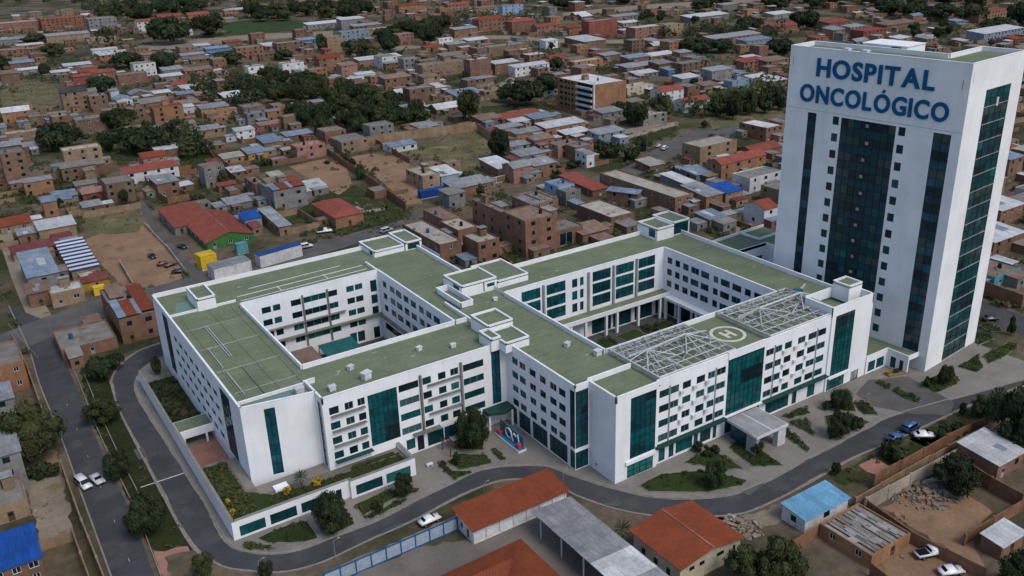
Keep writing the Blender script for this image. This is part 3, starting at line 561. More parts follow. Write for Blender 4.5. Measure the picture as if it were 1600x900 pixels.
(214.1, 452.0, 0.0, 7.0, 5.1, 'round','~in the dark wood, 24th from left',500),
(221.7, 466.8, 0.0, 9.2, 4.8, 'round','~in the dark wood, 25th from left',516),
(221.0, 461.4, 0.0, 10.0, 5.0, 'round','~in the dark wood, 26th from left',511),
(210.1, 432.2, 0.0, 7.2, 5.5, 'round','~in the dark wood, 27th from left',480),
(207.0, 419.1, 0.0, 9.4, 4.4, 'round','~in the dark wood, 28th from left',467),
(214.5, 422.7, 0.0, 11.8, 4.9, 'round','tall ~in the dark wood, 14th from left',473),
(213.4, 416.7, 0.0, 8.1, 5.4, 'round','~in the dark wood, 29th from left',468),
(193.9, 1130.4, 0.0, 16.5, 10.2, 'loose','tall ~in the tree line at the top left, first from left',1146),
(210.6, 1193.6, 0.0, 14.1, 8.7, 'loose','tall ~in the tree line at the top left, second from left',1212),
(202.6, 1133.5, 0.0, 13.9, 9.4, 'round','tall ~in the tree line at the top left, first from left',1151),
(228.1, 1228.5, 0.0, 12.3, 8.7, 'round','tall ~in the tree line at the top left, second from left',1249),
(223.6, 1174.5, 0.0, 14.5, 8.1, 'loose','tall ~in the tree line at the top left, third from left',1195),
(230.3, 1198.0, 0.0, 14.7, 8.4, 'round','tall ~in the tree line at the top left, third from left',1219),
(242.1, 1225.4, 0.0, 17.1, 9.5, 'round','tall ~in the tree line at the top left, fourth from left',1249),
(219.3, 1098.1, 0.0, 14.9, 8.3, 'round','tall ~in the tree line at the top left, fifth from left',1119),
(226.9, 1084.5, 0.0, 16.8, 9.9, 'round','tall ~in the tree line at the top left, sixth from left',1108),
(239.0, 1138.0, 0.0, 17.1, 10.1, 'round','tall ~in the tree line at the top left, seventh from left',1162),
(265.8, 1177.1, 0.0, 15.0, 8.8, 'round','tall ~in the tree line at the top left, eighth from left',1206),
(272.7, 1186.1, 0.0, 15.9, 11.8, 'round','tall ~in the tree line at the top left, ninth from left',1217),
(286.2, 1213.5, 0.0, 16.3, 11.8, 'loose','tall ~in the tree line at the top left, fourth from left',1246),
(272.4, 1140.2, 0.0, 14.6, 10.9, 'round','tall ~in the tree line at the top left, tenth from left',1172),
(299.6, 1206.4, 0.0, 13.0, 11.6, 'round','tall ~in the tree line at the top left, eleventh from left',1243),
(278.8, 1101.0, 0.0, 12.8, 8.1, 'round','tall ~in the tree line at the top left, twelfth from left',1135),
(304.8, 1190.9, 0.0, 16.4, 10.1, 'round','tall ~in the tree line at the top left, 13th from left',1229),
(311.6, 1174.4, 0.0, 12.1, 11.3, 'round','tall ~in the tree line at the top left, 14th from left',1215),
(346.1, 1085.1, 0.0, 15.9, 10.3, 'loose','tall ~in the trees beside the green field, first from left',1138),
(328.2, 1020.3, 0.0, 15.7, 9.6, 'round','tall ~in the trees beside the green field, first from left',1071),
(323.8, 976.4, 0.0, 12.5, 10.9, 'round','tall ~in the trees beside the green field, second from left',1028),
(346.2, 1029.8, 0.0, 12.2, 7.2, 'round','tall ~in the trees beside the green field, third from left',1086),
(344.8, 987.7, 0.0, 16.7, 10.8, 'loose','tall ~in the trees beside the green field, second from left',1046),
(341.7, 963.3, 0.0, 12.2, 9.2, 'loose','tall ~in the trees beside the green field, third from left',1022),
(375.0, 1019.3, 0.0, 16.6, 8.1, 'round','tall ~in the trees beside the green field, fourth from left',1086),
(378.8, 1028.2, 0.0, 14.3, 8.9, 'round','tall ~in the trees beside the green field, fifth from left',1095),
(376.9, 989.0, 0.0, 15.8, 10.5, 'round','tall ~in the trees beside the green field, sixth from left',1058),
(399.0, 1039.2, 0.0, 12.9, 10.2, 'round','tall ~in the trees beside the green field, seventh from left',1113),
(376.0, 930.5, 0.0, 15.1, 8.3, 'loose','tall ~in the trees beside the green field, fourth from left',1003),
(406.4, 1000.7, 0.0, 15.9, 10.6, 'round','tall ~in the trees beside the green field, eighth from left',1080),
(394.0, 933.7, 0.0, 12.4, 7.1, 'loose','tall ~in the trees beside the green field, fifth from left',1013),
(432.6, 1010.9, 0.0, 16.1, 9.0, 'loose','tall ~in the trees beside the green field, sixth from left',1099),
(285.5, 664.2, 0.0, 12.6, 8.3, 'loose','tall ~in the trees above the white cube, first from left',722),
(306.3, 689.1, 0.0, 10.4, 6.6, 'round','tall ~in the trees above the white cube, first from left',754),
(284.0, 630.9, 0.0, 13.8, 8.7, 'loose','tall ~in the trees above the white cube, second from left',691),
(346.6, 737.7, 0.0, 11.3, 8.1, 'round','tall ~in the trees above the white cube, second from left',815),
(322.1, 673.8, 0.0, 13.1, 7.8, 'round','tall ~in the trees above the white cube, third from left',746),
(319.5, 667.0, 0.0, 13.5, 8.2, 'round','tall ~in the trees above the white cube, fourth from left',739),
(359.9, 743.6, 0.0, 11.2, 6.8, 'round','tall ~in the trees above the white cube, fifth from left',826),
(352.7, 721.6, 0.0, 10.5, 8.6, 'loose','tall ~in the trees above the white cube, third from left',803),
(372.3, 758.3, 0.0, 11.3, 8.9, 'loose','tall ~in the trees above the white cube, fourth from left',844),
(374.0, 751.7, 0.0, 13.7, 6.4, 'round','tall ~in the trees above the white cube, sixth from left',839),
(383.9, 754.1, 0.0, 13.0, 8.1, 'round','tall ~in the trees above the white cube, seventh from left',846),
(388.1, 748.7, 0.0, 10.4, 8.2, 'loose','tall ~in the trees above the white cube, fifth from left',843),
(380.4, 728.2, 0.0, 10.1, 7.1, 'round','tall ~in the trees above the white cube, eighth from left',821),
(396.4, 751.5, 0.0, 12.8, 8.2, 'loose','tall ~in the trees above the white cube, sixth from left',849),
(359.9, 681.5, 0.0, 14.8, 8.1, 'round','tall ~in the trees above the white cube, ninth from left',770),
(379.4, 704.1, 0.0, 14.6, 7.4, 'round','tall ~in the trees above the white cube, tenth from left',799),
(422.7, 782.0, 0.0, 11.3, 7.2, 'loose','tall ~in the trees above the white cube, seventh from left',888),
(421.7, 759.9, 0.0, 13.4, 7.3, 'loose','tall ~in the trees above the white cube, eighth from left',869),
(462.9, 1074.1, 0.0, 11.2, 9.6, 'round','tall ~in the trees at the top middle, first from left',1169),
(400.4, 930.1, 0.0, 14.8, 10.4, 'round','tall ~in the trees at the top middle, second from left',1012),
(399.4, 916.5, 0.0, 14.2, 8.9, 'round','tall ~in the trees at the top middle, third from left',999),
(485.7, 1106.7, 0.0, 11.3, 9.7, 'round','tall ~in the trees at the top middle, fourth from left',1208),
(456.1, 1037.5, 0.0, 12.2, 7.1, 'round','tall ~in the trees at the top middle, fifth from left',1133),
(429.7, 960.2, 0.0, 13.4, 7.4, 'loose','tall ~in the trees at the top middle',1051),
(430.3, 948.0, 0.0, 14.6, 7.4, 'round','tall ~in the trees at the top middle, sixth from left',1041),
(522.7, 1118.3, 0.0, 13.4, 10.7, 'round','tall ~in the trees at the top middle, seventh from left',1234),
(542.5, 1137.8, 0.0, 13.1, 7.2, 'round','tall ~in the trees at the top middle, eighth from left',1260),
(566.4, 1114.6, 0.0, 11.3, 8.4, 'round','tall ~in the trees at the top middle, ninth from left',1250),
(601.7, 831.6, 0.0, 13.1, 9.4, 'round','tall ~in the tree line above the river bed, first from left',1026),
(601.0, 816.3, 0.0, 13.2, 9.1, 'round','tall ~in the tree line above the river bed, second from left',1013),
(632.8, 834.1, 0.0, 12.7, 7.7, 'round','tall ~in the tree line above the river bed, third from left',1046),
(629.2, 820.8, 0.0, 13.3, 7.4, 'round','tall ~in the tree line above the river bed, fourth from left',1034),
(683.3, 819.1, 0.0, 10.7, 9.4, 'round','tall ~in the tree line above the river bed, fifth from left',1066),
(678.1, 811.3, 0.0, 13.7, 9.6, 'round','tall ~in the tree line above the river bed, sixth from left',1057),
(721.9, 831.4, 0.0, 13.3, 9.0, 'loose','tall ~in the tree line above the river bed, first from left',1101),
(742.5, 843.5, 0.0, 11.1, 8.8, 'loose','tall ~in the tree line above the river bed, second from left',1123),
(738.2, 804.8, 0.0, 10.4, 7.7, 'round','tall ~in the tree line above the river bed, seventh from left',1092),
(766.8, 823.7, 0.0, 11.4, 9.9, 'round','tall ~in the tree line above the river bed, eighth from left',1125),
(678.9, 693.9, 0.0, 11.9, 10.4, 'round','tall ~in the tree line at the upper right, first from left',970),
(705.2, 709.2, 0.0, 13.2, 8.6, 'loose','tall ~in the tree line at the upper right, first from left',1000),
(731.3, 715.9, 0.0, 11.3, 10.3, 'loose','tall ~in the tree line at the upper right, second from left',1023),
(792.8, 711.3, 0.0, 13.7, 9.5, 'round','tall ~in the tree line at the upper right, second from left',1065),
(750.6, 670.1, 0.0, 11.1, 8.3, 'round','tall ~in the tree line at the upper right, third from left',1006),
(738.4, 643.5, 0.0, 12.2, 8.4, 'loose','tall ~in the tree line at the upper right, third from left',979),
(785.8, 682.2, 0.0, 14.8, 10.6, 'round','tall ~in the tree line at the upper right, fourth from left',1040),
(772.2, 633.0, 0.0, 14.8, 10.1, 'round','tall ~in the tree line at the upper right, fifth from left',998),
(822.4, 674.5, 0.0, 14.9, 7.4, 'round','tall ~in the tree line at the upper right, sixth from left',1063),
(769.2, 623.1, 0.0, 12.7, 8.6, 'round','tall ~in the tree line at the upper right, seventh from left',989),
(796.1, 627.1, 0.0, 14.5, 7.9, 'loose','tall ~in the tree line at the upper right, fourth from left',1013),
(877.1, 649.1, 0.0, 13.5, 8.5, 'round','tall ~in the tree line at the upper right, eighth from left',1091),
(831.1, 610.4, 0.0, 13.8, 7.5, 'round','tall ~in the tree line at the upper right, ninth from left',1031),
(846.2, 620.6, 0.0, 13.2, 10.5, 'round','tall ~in the tree line at the upper right, tenth from left',1049),
(827.8, 597.4, 0.0, 10.2, 7.5, 'round','tall ~in the tree line at the upper right, eleventh from left',1020),
(803.7, 577.2, 0.0, 13.1, 9.6, 'round','tall ~in the tree line at the upper right, twelfth from left',989),
(841.7, 562.3, 0.0, 12.9, 10.8, 'loose','tall ~in the tree line at the upper right, fifth from left',1012),
(866.8, 551.5, 0.0, 12.7, 8.4, 'round','tall ~in the tree line at the upper right, 13th from left',1027),
(901.6, 567.0, 0.0, 11.6, 10.2, 'loose','tall ~in the tree line at the upper right, sixth from left',1065),
(891.9, 539.8, 0.0, 10.1, 9.7, 'round','tall ~in the tree line at the upper right, 14th from left',1042),
(879.1, 520.6, 0.0, 12.0, 7.5, 'loose','tall ~in the tree line at the upper right, seventh from left',1021),
(939.6, 546.3, 0.0, 13.8, 10.3, 'loose','tall ~in the tree line at the upper right, eighth from left',1086),
(682.8, 457.6, 0.0, 6.0, 3.6, 'round','~in the green behind the tower roof, first from left',821),
(672.2, 447.3, 0.0, 8.4, 3.2, 'loose','~in the green behind the tower roof, first from left',807),
(651.6, 432.9, 0.0, 6.5, 4.6, 'round','~in the green behind the tower roof, second from left',782),
(659.5, 419.2, 0.0, 8.4, 4.6, 'round','~in the green behind the tower roof, third from left',781),
(713.2, 449.4, 0.0, 7.9, 4.6, 'round','~in the green behind the tower roof, fourth from left',843),
(677.3, 422.4, 0.0, 7.7, 3.3, 'round','~in the green behind the tower roof, fifth from left',798),
(690.1, 401.5, 0.0, 8.8, 3.4, 'loose','~in the green behind the tower roof, second from left',798),
(713.7, 413.3, 0.0, 7.4, 4.5, 'loose','~in the green behind the tower roof, third from left',824),
(721.0, 388.2, 0.0, 7.3, 4.1, 'loose','~in the green behind the tower roof, fourth from left',818),
(751.8, 405.3, 0.0, 6.2, 3.5, 'round','~in the green behind the tower roof, sixth from left',854),
(589.5, 679.2, 0.0, 8.5, 3.7, 'loose','~in the trees right of the cross track, first from left',899),
(601.1, 685.0, 0.0, 9.6, 4.2, 'round','~in the trees right of the cross track, first from left',911),
(537.2, 611.0, 0.0, 8.0, 4.7, 'loose','~in the trees right of the cross track, second from left',813),
(544.5, 617.5, 0.0, 8.6, 4.0, 'loose','~in the trees right of the cross track, third from left',823),
(529.4, 593.1, 0.0, 8.4, 4.0, 'round','~in the trees right of the cross track, second from left',794),
(592.3, 657.9, 0.0, 7.3, 3.6, 'round','~in the trees right of the cross track, third from left',885),
(607.4, 671.7, 0.0, 8.3, 3.6, 'loose','~in the trees right of the cross track, fourth from left',905),
(594.9, 614.5, 0.0, 8.5, 4.2, 'round','~in the trees right of the cross track, fourth from left',855),
(487.8, 292.1, 0.0, 5.8, 2.6, 'shrub','~far right of the tower sign',568),
(394.9, 235.4, 0.0, 3.4, 2.4, 'shrub','small ~far below the tower sign',459),
(240.8, 256.8, 0.0, 5.6, 2.2, 'shrub','~far below the sandy bank houses',352),
(48.3, 373.4, 0.0, 3.2, 2.1, 'shrub','small ~well below the long row house',376),
(217.1, 1069.9, 0.0, 3.3, 1.9, 'shrub','small ~well right of the terracotta hall',1091),
(323.4, 250.3, 0.0, 4.4, 3.2, 'loose','~far right of the sandy bank houses',408),
(753.3, 429.9, 0.0, 4.0, 2.9, 'shrub','~left of the upper right corner',867),
(446.5, 285.7, 0.0, 6.8, 2.7, 'loose','~well below the tower sign, second from left',530),
(428.2, 371.3, 0.0, 3.8, 3.0, 'shrub','small ~well right of the small pale blue house',566),
(80.8, 348.9, 0.0, 3.4, 3.1, 'loose','small ~well right of the long row house',358),
(406.0, 479.1, 0.0, 5.9, 3.1, 'shrub','~well right of the five storey block',628),
(149.2, 609.3, 0.0, 6.3, 3.2, 'shrub','~well behind the orange three storey house',627),
(149.8, 359.8, 0.0, 4.0, 1.7, 'round','~far left of the walled field',389),
(549.9, 322.0, 0.0, 6.4, 3.1, 'loose','~far right of the tower sign',637),
(567.0, 334.2, 0.0, 5.5, 2.3, 'loose','~well below the upper right corner, first from left',658),
(151.1, 866.1, 0.0, 6.6, 2.3, 'shrub','~well right of the terracotta hall',879),
(648.5, 720.9, 0.0, 6.6, 1.9, 'round','~well right of the red block',969),
(541.5, 422.1, 0.0, 5.6, 2.3, 'loose','~well left of the tower sign',686),
(101.4, 547.4, 0.0, 4.3, 3.1, 'loose','~well left of the orange three storey house',556),
(143.2, 371.3, 0.0, 1.6, 1.5, 'shrub','small ~far left of the walled field',397),
(271.8, 237.0, 0.0, 5.9, 2.2, 'round','~far below the sandy bank houses',360),
(119.8, 742.8, 0.0, 3.1, 3.0, 'round','small ~right of the bright red house',752),
(547.3, 843.7, 0.0, 6.4, 2.8, 'loose','~below the pale blue house',1005),
(444.0, 289.7, 0.0, 6.6, 2.9, 'loose','~well below the tower sign, first from left',530),
(81.7, 644.8, 0.0, 3.0, 3.3, 'round','small ~behind the tall tan block',650),
(173.6, 646.8, 0.0, 4.5, 3.3, 'shrub','~well left of the two white houses',669),
(649.3, 584.6, 0.0, 6.2, 2.7, 'round','~far left of the tower sign',873),
(95.6, 364.6, 0.0, 7.0, 2.4, 'loose','~far right of the long row house, second from left',376),
(612.6, 691.4, 0.0, 4.7, 2.2, 'loose','~well right of the red block',923),
(206.9, 328.0, 0.0, 3.0, 3.2, 'shrub','small ~well right of the walled field',387),
(221.8, 296.1, 0.0, 3.7, 3.2, 'shrub','small ~well below the patchwork roofs',369),
(710.4, 488.1, 0.0, 5.3, 1.7, 'round','~well behind the tower sign',861),
(338.4, 1211.8, 0.0, 5.0, 3.2, 'shrub','~far left of the green field',1258),
(94.1, 490.5, 0.0, 6.2, 2.4, 'shrub','~left of the orange three storey house',499),
(313.9, 314.8, 0.0, 3.9, 2.0, 'shrub','small ~below the sandy bank houses',444),
(483.5, 801.1, 0.0, 3.0, 2.2, 'shrub','small ~well left of the pale blue house',935),
(415.5, 583.4, 0.0, 6.3, 2.0, 'round','~well left of the white roofed hall, first from left',716),
(246.0, 310.0, 0.0, 6.0, 2.9, 'shrub','~well right of the patchwork roofs',395),
(99.2, 380.8, 0.0, 4.7, 2.5, 'loose','~far right of the long row house, first from left',393),
(477.0, 281.6, 0.0, 3.3, 1.7, 'shrub','small ~far right of the tower sign, second from left',553),
(566.8, 586.2, 0.0, 4.8, 2.7, 'shrub','~far right of the red block',815),
(150.1, 369.1, 0.0, 4.0, 2.0, 'round','small ~far left of the walled field',398),
(495.9, 343.0, 0.0, 4.7, 2.2, 'shrub','~below the tower sign',602),
(300.0, 1037.8, 0.0, 3.8, 2.2, 'shrub','small ~well left of the green field',1080),
(321.8, 399.8, 0.0, 4.1, 2.5, 'loose','~right of the five storey block',513),
(514.0, 639.5, 0.0, 3.7, 1.7, 'shrub','small ~right of the red block',820),
(347.2, 382.8, 0.0, 6.3, 2.6, 'round','~well left of the sandy bank houses',516),
(331.1, 234.0, 0.0, 4.4, 2.7, 'shrub','~far right of the small pale blue house',405),
(251.3, 500.2, 0.0, 4.2, 2.6, 'shrub','~well left of the wide blue hall',559),
(390.4, 401.6, 0.0, 4.3, 2.6, 'round','~well left of the small pale blue house',560),
(59.4, 388.7, 0.0, 6.2, 1.6, 'loose','~well below the long row house',393),
(424.0, 332.3, 0.0, 4.1, 2.5, 'round','~far right of the small pale blue house, first from left',538),
(327.1, 533.3, 0.0, 4.5, 2.7, 'loose','~well right of the wide tan house',625),
(29.7, 454.6, 0.0, 3.3, 3.1, 'shrub','small ~far left of the long row house',455),
(388.7, 545.5, 0.0, 4.3, 3.1, 'round','~well left of the white roofed hall, second from left',669),
(512.2, 306.8, 0.0, 3.3, 2.0, 'shrub','small ~far right of the tower sign, first from left',597),
(632.9, 503.1, 0.0, 3.9, 1.7, 'loose','small ~well left of the tower sign',808),
(56.9, 363.8, 0.0, 6.6, 1.8, 'round','~well below the long row house, first from left',368),
(100.3, 420.2, 0.0, 1.1, 0.9, 'shrub','small ~well right of the long row house',431),
(331.2, 222.5, 0.0, 5.4, 3.4, 'round','~far right of the small pale blue house, second from left',398),
(152.8, 1002.0, 0.0, 3.2, 2.2, 'shrub','small ~right of the terracotta hall',1013),
(204.4, 900.4, 0.0, 5.4, 2.8, 'round','~far right of the terracotta hall',923),
(319.1, 649.1, 0.0, 3.9, 3.4, 'shrub','small ~well left of the white cube house',723),
(551.7, 537.4, 0.0, 3.7, 1.9, 'loose','small ~well behind the small pale blue house',770),
(538.9, 958.4, 0.0, 5.5, 2.8, 'shrub','~well left of the pale blue house',1099),
(411.1, 255.9, 0.0, 3.6, 1.9, 'loose','small ~far below the tower sign',484),
(97.7, 478.1, 0.0, 5.0, 3.3, 'shrub','~below the orange three storey house',487),
(621.7, 920.5, 0.0, 6.2, 2.3, 'shrub','~right of the pale blue house',1110),
(158.7, 640.5, 0.0, 5.7, 2.2, 'loose','~far left of the two white houses',659),
(329.7, 207.0, 0.0, 6.2, 3.1, 'shrub','~far below the tower sign, first from left',389),
(438.1, 441.7, 0.0, 6.0, 2.1, 'shrub','~well left of the small pale blue house',622),
(312.2, 597.1, 0.0, 5.0, 2.9, 'round','~left of the wide tan house',673),
(132.8, 802.0, 0.0, 3.5, 3.2, 'loose','small ~well behind the bright red house',812),
(318.8, 209.1, 0.0, 3.3, 2.4, 'loose','small ~far right of the small pale blue house',381),
(90.3, 593.8, 0.0, 5.9, 2.0, 'shrub','~well right of the tall tan block',600),
(120.2, 387.1, 0.0, 3.8, 2.5, 'shrub','small ~far right of the long row house',405),
(506.1, 267.7, 0.0, 5.3, 3.1, 'loose','~well below the upper right corner, second from left',572),
(175.8, 306.2, 0.0, 4.6, 3.3, 'loose','~well below the walled field',353),
(844.7, 497.6, 0.0, 6.3, 3.1, 'loose','~well left of the upper right corner',980),
(33.9, 376.5, 0.0, 5.2, 2.9, 'round','~far left of the long row house',378),
(143.5, 337.8, 0.0, 6.4, 2.1, 'shrub','~far left of the walled field',366),
(73.1, 411.8, 0.0, 3.5, 1.9, 'shrub','small ~below the long row house',418),
(586.6, 418.4, 0.0, 4.0, 1.7, 'round','~behind the tower sign',720),
(387.9, 244.9, 0.0, 6.9, 3.0, 'shrub','~far below the tower sign, second from left',458),
(649.0, 370.9, 0.0, 4.7, 2.4, 'loose','~below the upper right corner',747),
(161.7, 555.1, 0.0, 6.3, 3.3, 'loose','~well below the two white houses',578),
(94.9, 458.6, 0.0, 5.2, 2.3, 'round','~behind the long row house',468),
(169.5, 285.5, 0.0, 5.3, 1.8, 'loose','~far below the walled field',332),
(76.2, 379.4, 0.0, 4.5, 3.3, 'round','~well below the long row house, second from left',386),
(363.6, 561.4, 0.0, 4.3, 2.6, 'round','~well right of the wide tan house',668),
(429.2, 1075.6, 0.0, 3.8, 1.8, 'loose','small ~well right of the green field',1158),
(300.2, 517.4, 0.0, 6.1, 3.3, 'shrub','~behind the wide blue hall',598),
(203.5, 283.7, 0.0, 5.7, 2.2, 'shrub','~well below the patchwork roofs',349),
(291.0, 277.3, 0.0, 5.3, 2.4, 'round','~well below the sandy bank houses',401),
(441.8, 599.7, 0.0, 5.0, 1.8, 'round','~left of the white roofed hall',744),
]
KN={'round': 'dense dark green tree', 'loose': 'loose crowned green tree', 'tall': 'slender dark tree', 'shrub': 'bushy green shrub', 'palm': 'palm like tree with spiky leaves', 'yellow': 'shrub'}
_=[
]
ROADS=[('west_road', [(7.8, 280.1), (8.7, 245.1), (8.2, 222.1), (8.5, 194.7), (8.4, 178.1), (8.3, 159.3), (8.2, 139.7), (8.1, 128.8)], [(16.3, 259.0), (15.3, 233.4), (15.2, 217.0), (14.7, 195.7), (14.6, 176.5), (14.8, 154.7), (14.2, 136.0), (14.1, 124.6)], 'asphalt'), ('north_road', [(-2.8, 256.1), (14.6, 264.5), (30.5, 269.2), (45.3, 268.8), (63.6, 272.9), (78.1, 273.7), (96.1, 275.5), (115.4, 277.5), (136.5, 280.3), (155.7, 286.4)], [(-3.9, 242.5), (15.3, 249.1), (27.8, 254.5), (42.6, 257.1), (60.3, 261.6), (74.0, 261.5), (91.3, 263.4), (110.5, 266.6), (130.6, 268.9), (148.8, 274.2)], 'asphalt_worn'), ('dirt_lane', [(10.4, 371.9), (11.7, 342.1), (11.1, 300.9), (11.2, 265.5)], [(17.2, 376.1), (16.2, 332.9), (16.0, 297.1), (17.1, 261.0)], 'dirt_pale'), ('alley', [(60.6, 361.4), (58.7, 333.4), (57.0, 299.3), (57.0, 276.0), (58.1, 265.9)], [(64.4, 369.0), (62.0, 335.3), (59.9, 302.5), (60.0, 277.8), (62.5, 269.1)], 'asphalt_worn'), ('east_road', [(224.6, 125.5), (224.6, 120.0), (223.5, 107.3), (223.2, 97.4)], [(214.6, 119.2), (215.0, 113.3), (212.9, 102.9), (212.7, 92.0)], 'asphalt'), ('town_street', [(193.9, 274.4), (242.7, 285.0), (280.9, 305.7), (318.6, 311.0), (361.9, 307.6), (461.6, 314.5)], [(196.5, 261.5), (236.6, 271.9), (272.5, 288.1), (309.8, 294.0), (346.4, 294.0), (442.9, 301.2)], 'asphalt_worn'), ('far_dirt_road', [(172.4, 869.4), (222.0, 877.3), (278.9, 868.3), (343.6, 838.8)], [(162.6, 824.8), (206.9, 821.9), (264.5, 825.5), (329.7, 806.0)], 'dirt_pale'), ('river_bed', [(581.5, 794.5), (683.3, 791.7), (755.5, 767.6), (874.6, 734.9)], [(559.9, 765.1), (648.5, 751.2), (716.5, 727.6), (839.4, 704.9)], 'dirt_pale'), ('cross_track', [(276.1, 679.3), (350.2, 693.6), (428.0, 698.5), (464.3, 617.0), (540.1, 546.7)], [(265.4, 654.2), (337.8, 669.6), (414.3, 676.5), (450.4, 598.5), (524.4, 530.7)], 'dirt_pale'), ('path_lane', [(278.5, 337.0), (297.1, 337.5), (314.7, 333.6)], [(271.6, 327.2), (290.9, 328.0), (308.7, 327.2)], 'dirt_pale')]
INNER=[(42.8, 218.1), (36.3, 219.0), (31.0, 216.1), (27.7, 210.0), (26.2, 201.2), (26.4, 188.1), (26.6, 174.4), (27.1, 155.6), (26.9, 140.8), (27.1, 136.7), (28.2, 133.6), (31.5, 130.0), (36.4, 127.8), (44.2, 127.5), (52.5, 127.6), (61.7, 128.8), (71.8, 130.2), (76.3, 129.4), (80.0, 127.7), (85.3, 123.7), (88.0, 117.5), (92.5, 108.4), (97.0, 102.4), (102.7, 98.5), (108.4, 96.1), (116.2, 95.5), (135.2, 96.1), (146.7, 96.4), (155.8, 96.3), (186.2, 90.1), (199.4, 87.8)]
OUTER=[(37.3, 227.8), (31.1, 226.0), (26.1, 221.1), (22.6, 213.8), (22.1, 210.6), (21.1, 196.7), (21.0, 177.6), (21.0, 158.5), (21.2, 142.6), (22.0, 136.4), (23.5, 132.5), (25.7, 129.1), (31.3, 124.2), (38.0, 122.3), (46.5, 122.9), (56.7, 123.4), (66.1, 124.7), (73.1, 124.9), (77.4, 123.6), (81.1, 120.4), (83.4, 115.4), (84.6, 111.1), (87.8, 104.5), (92.3, 98.8), (96.4, 95.8), (101.2, 92.6), (107.0, 90.5), (119.0, 90.2), (134.8, 90.8), (150.3, 90.0), (173.2, 89.1), (196.4, 86.2)]
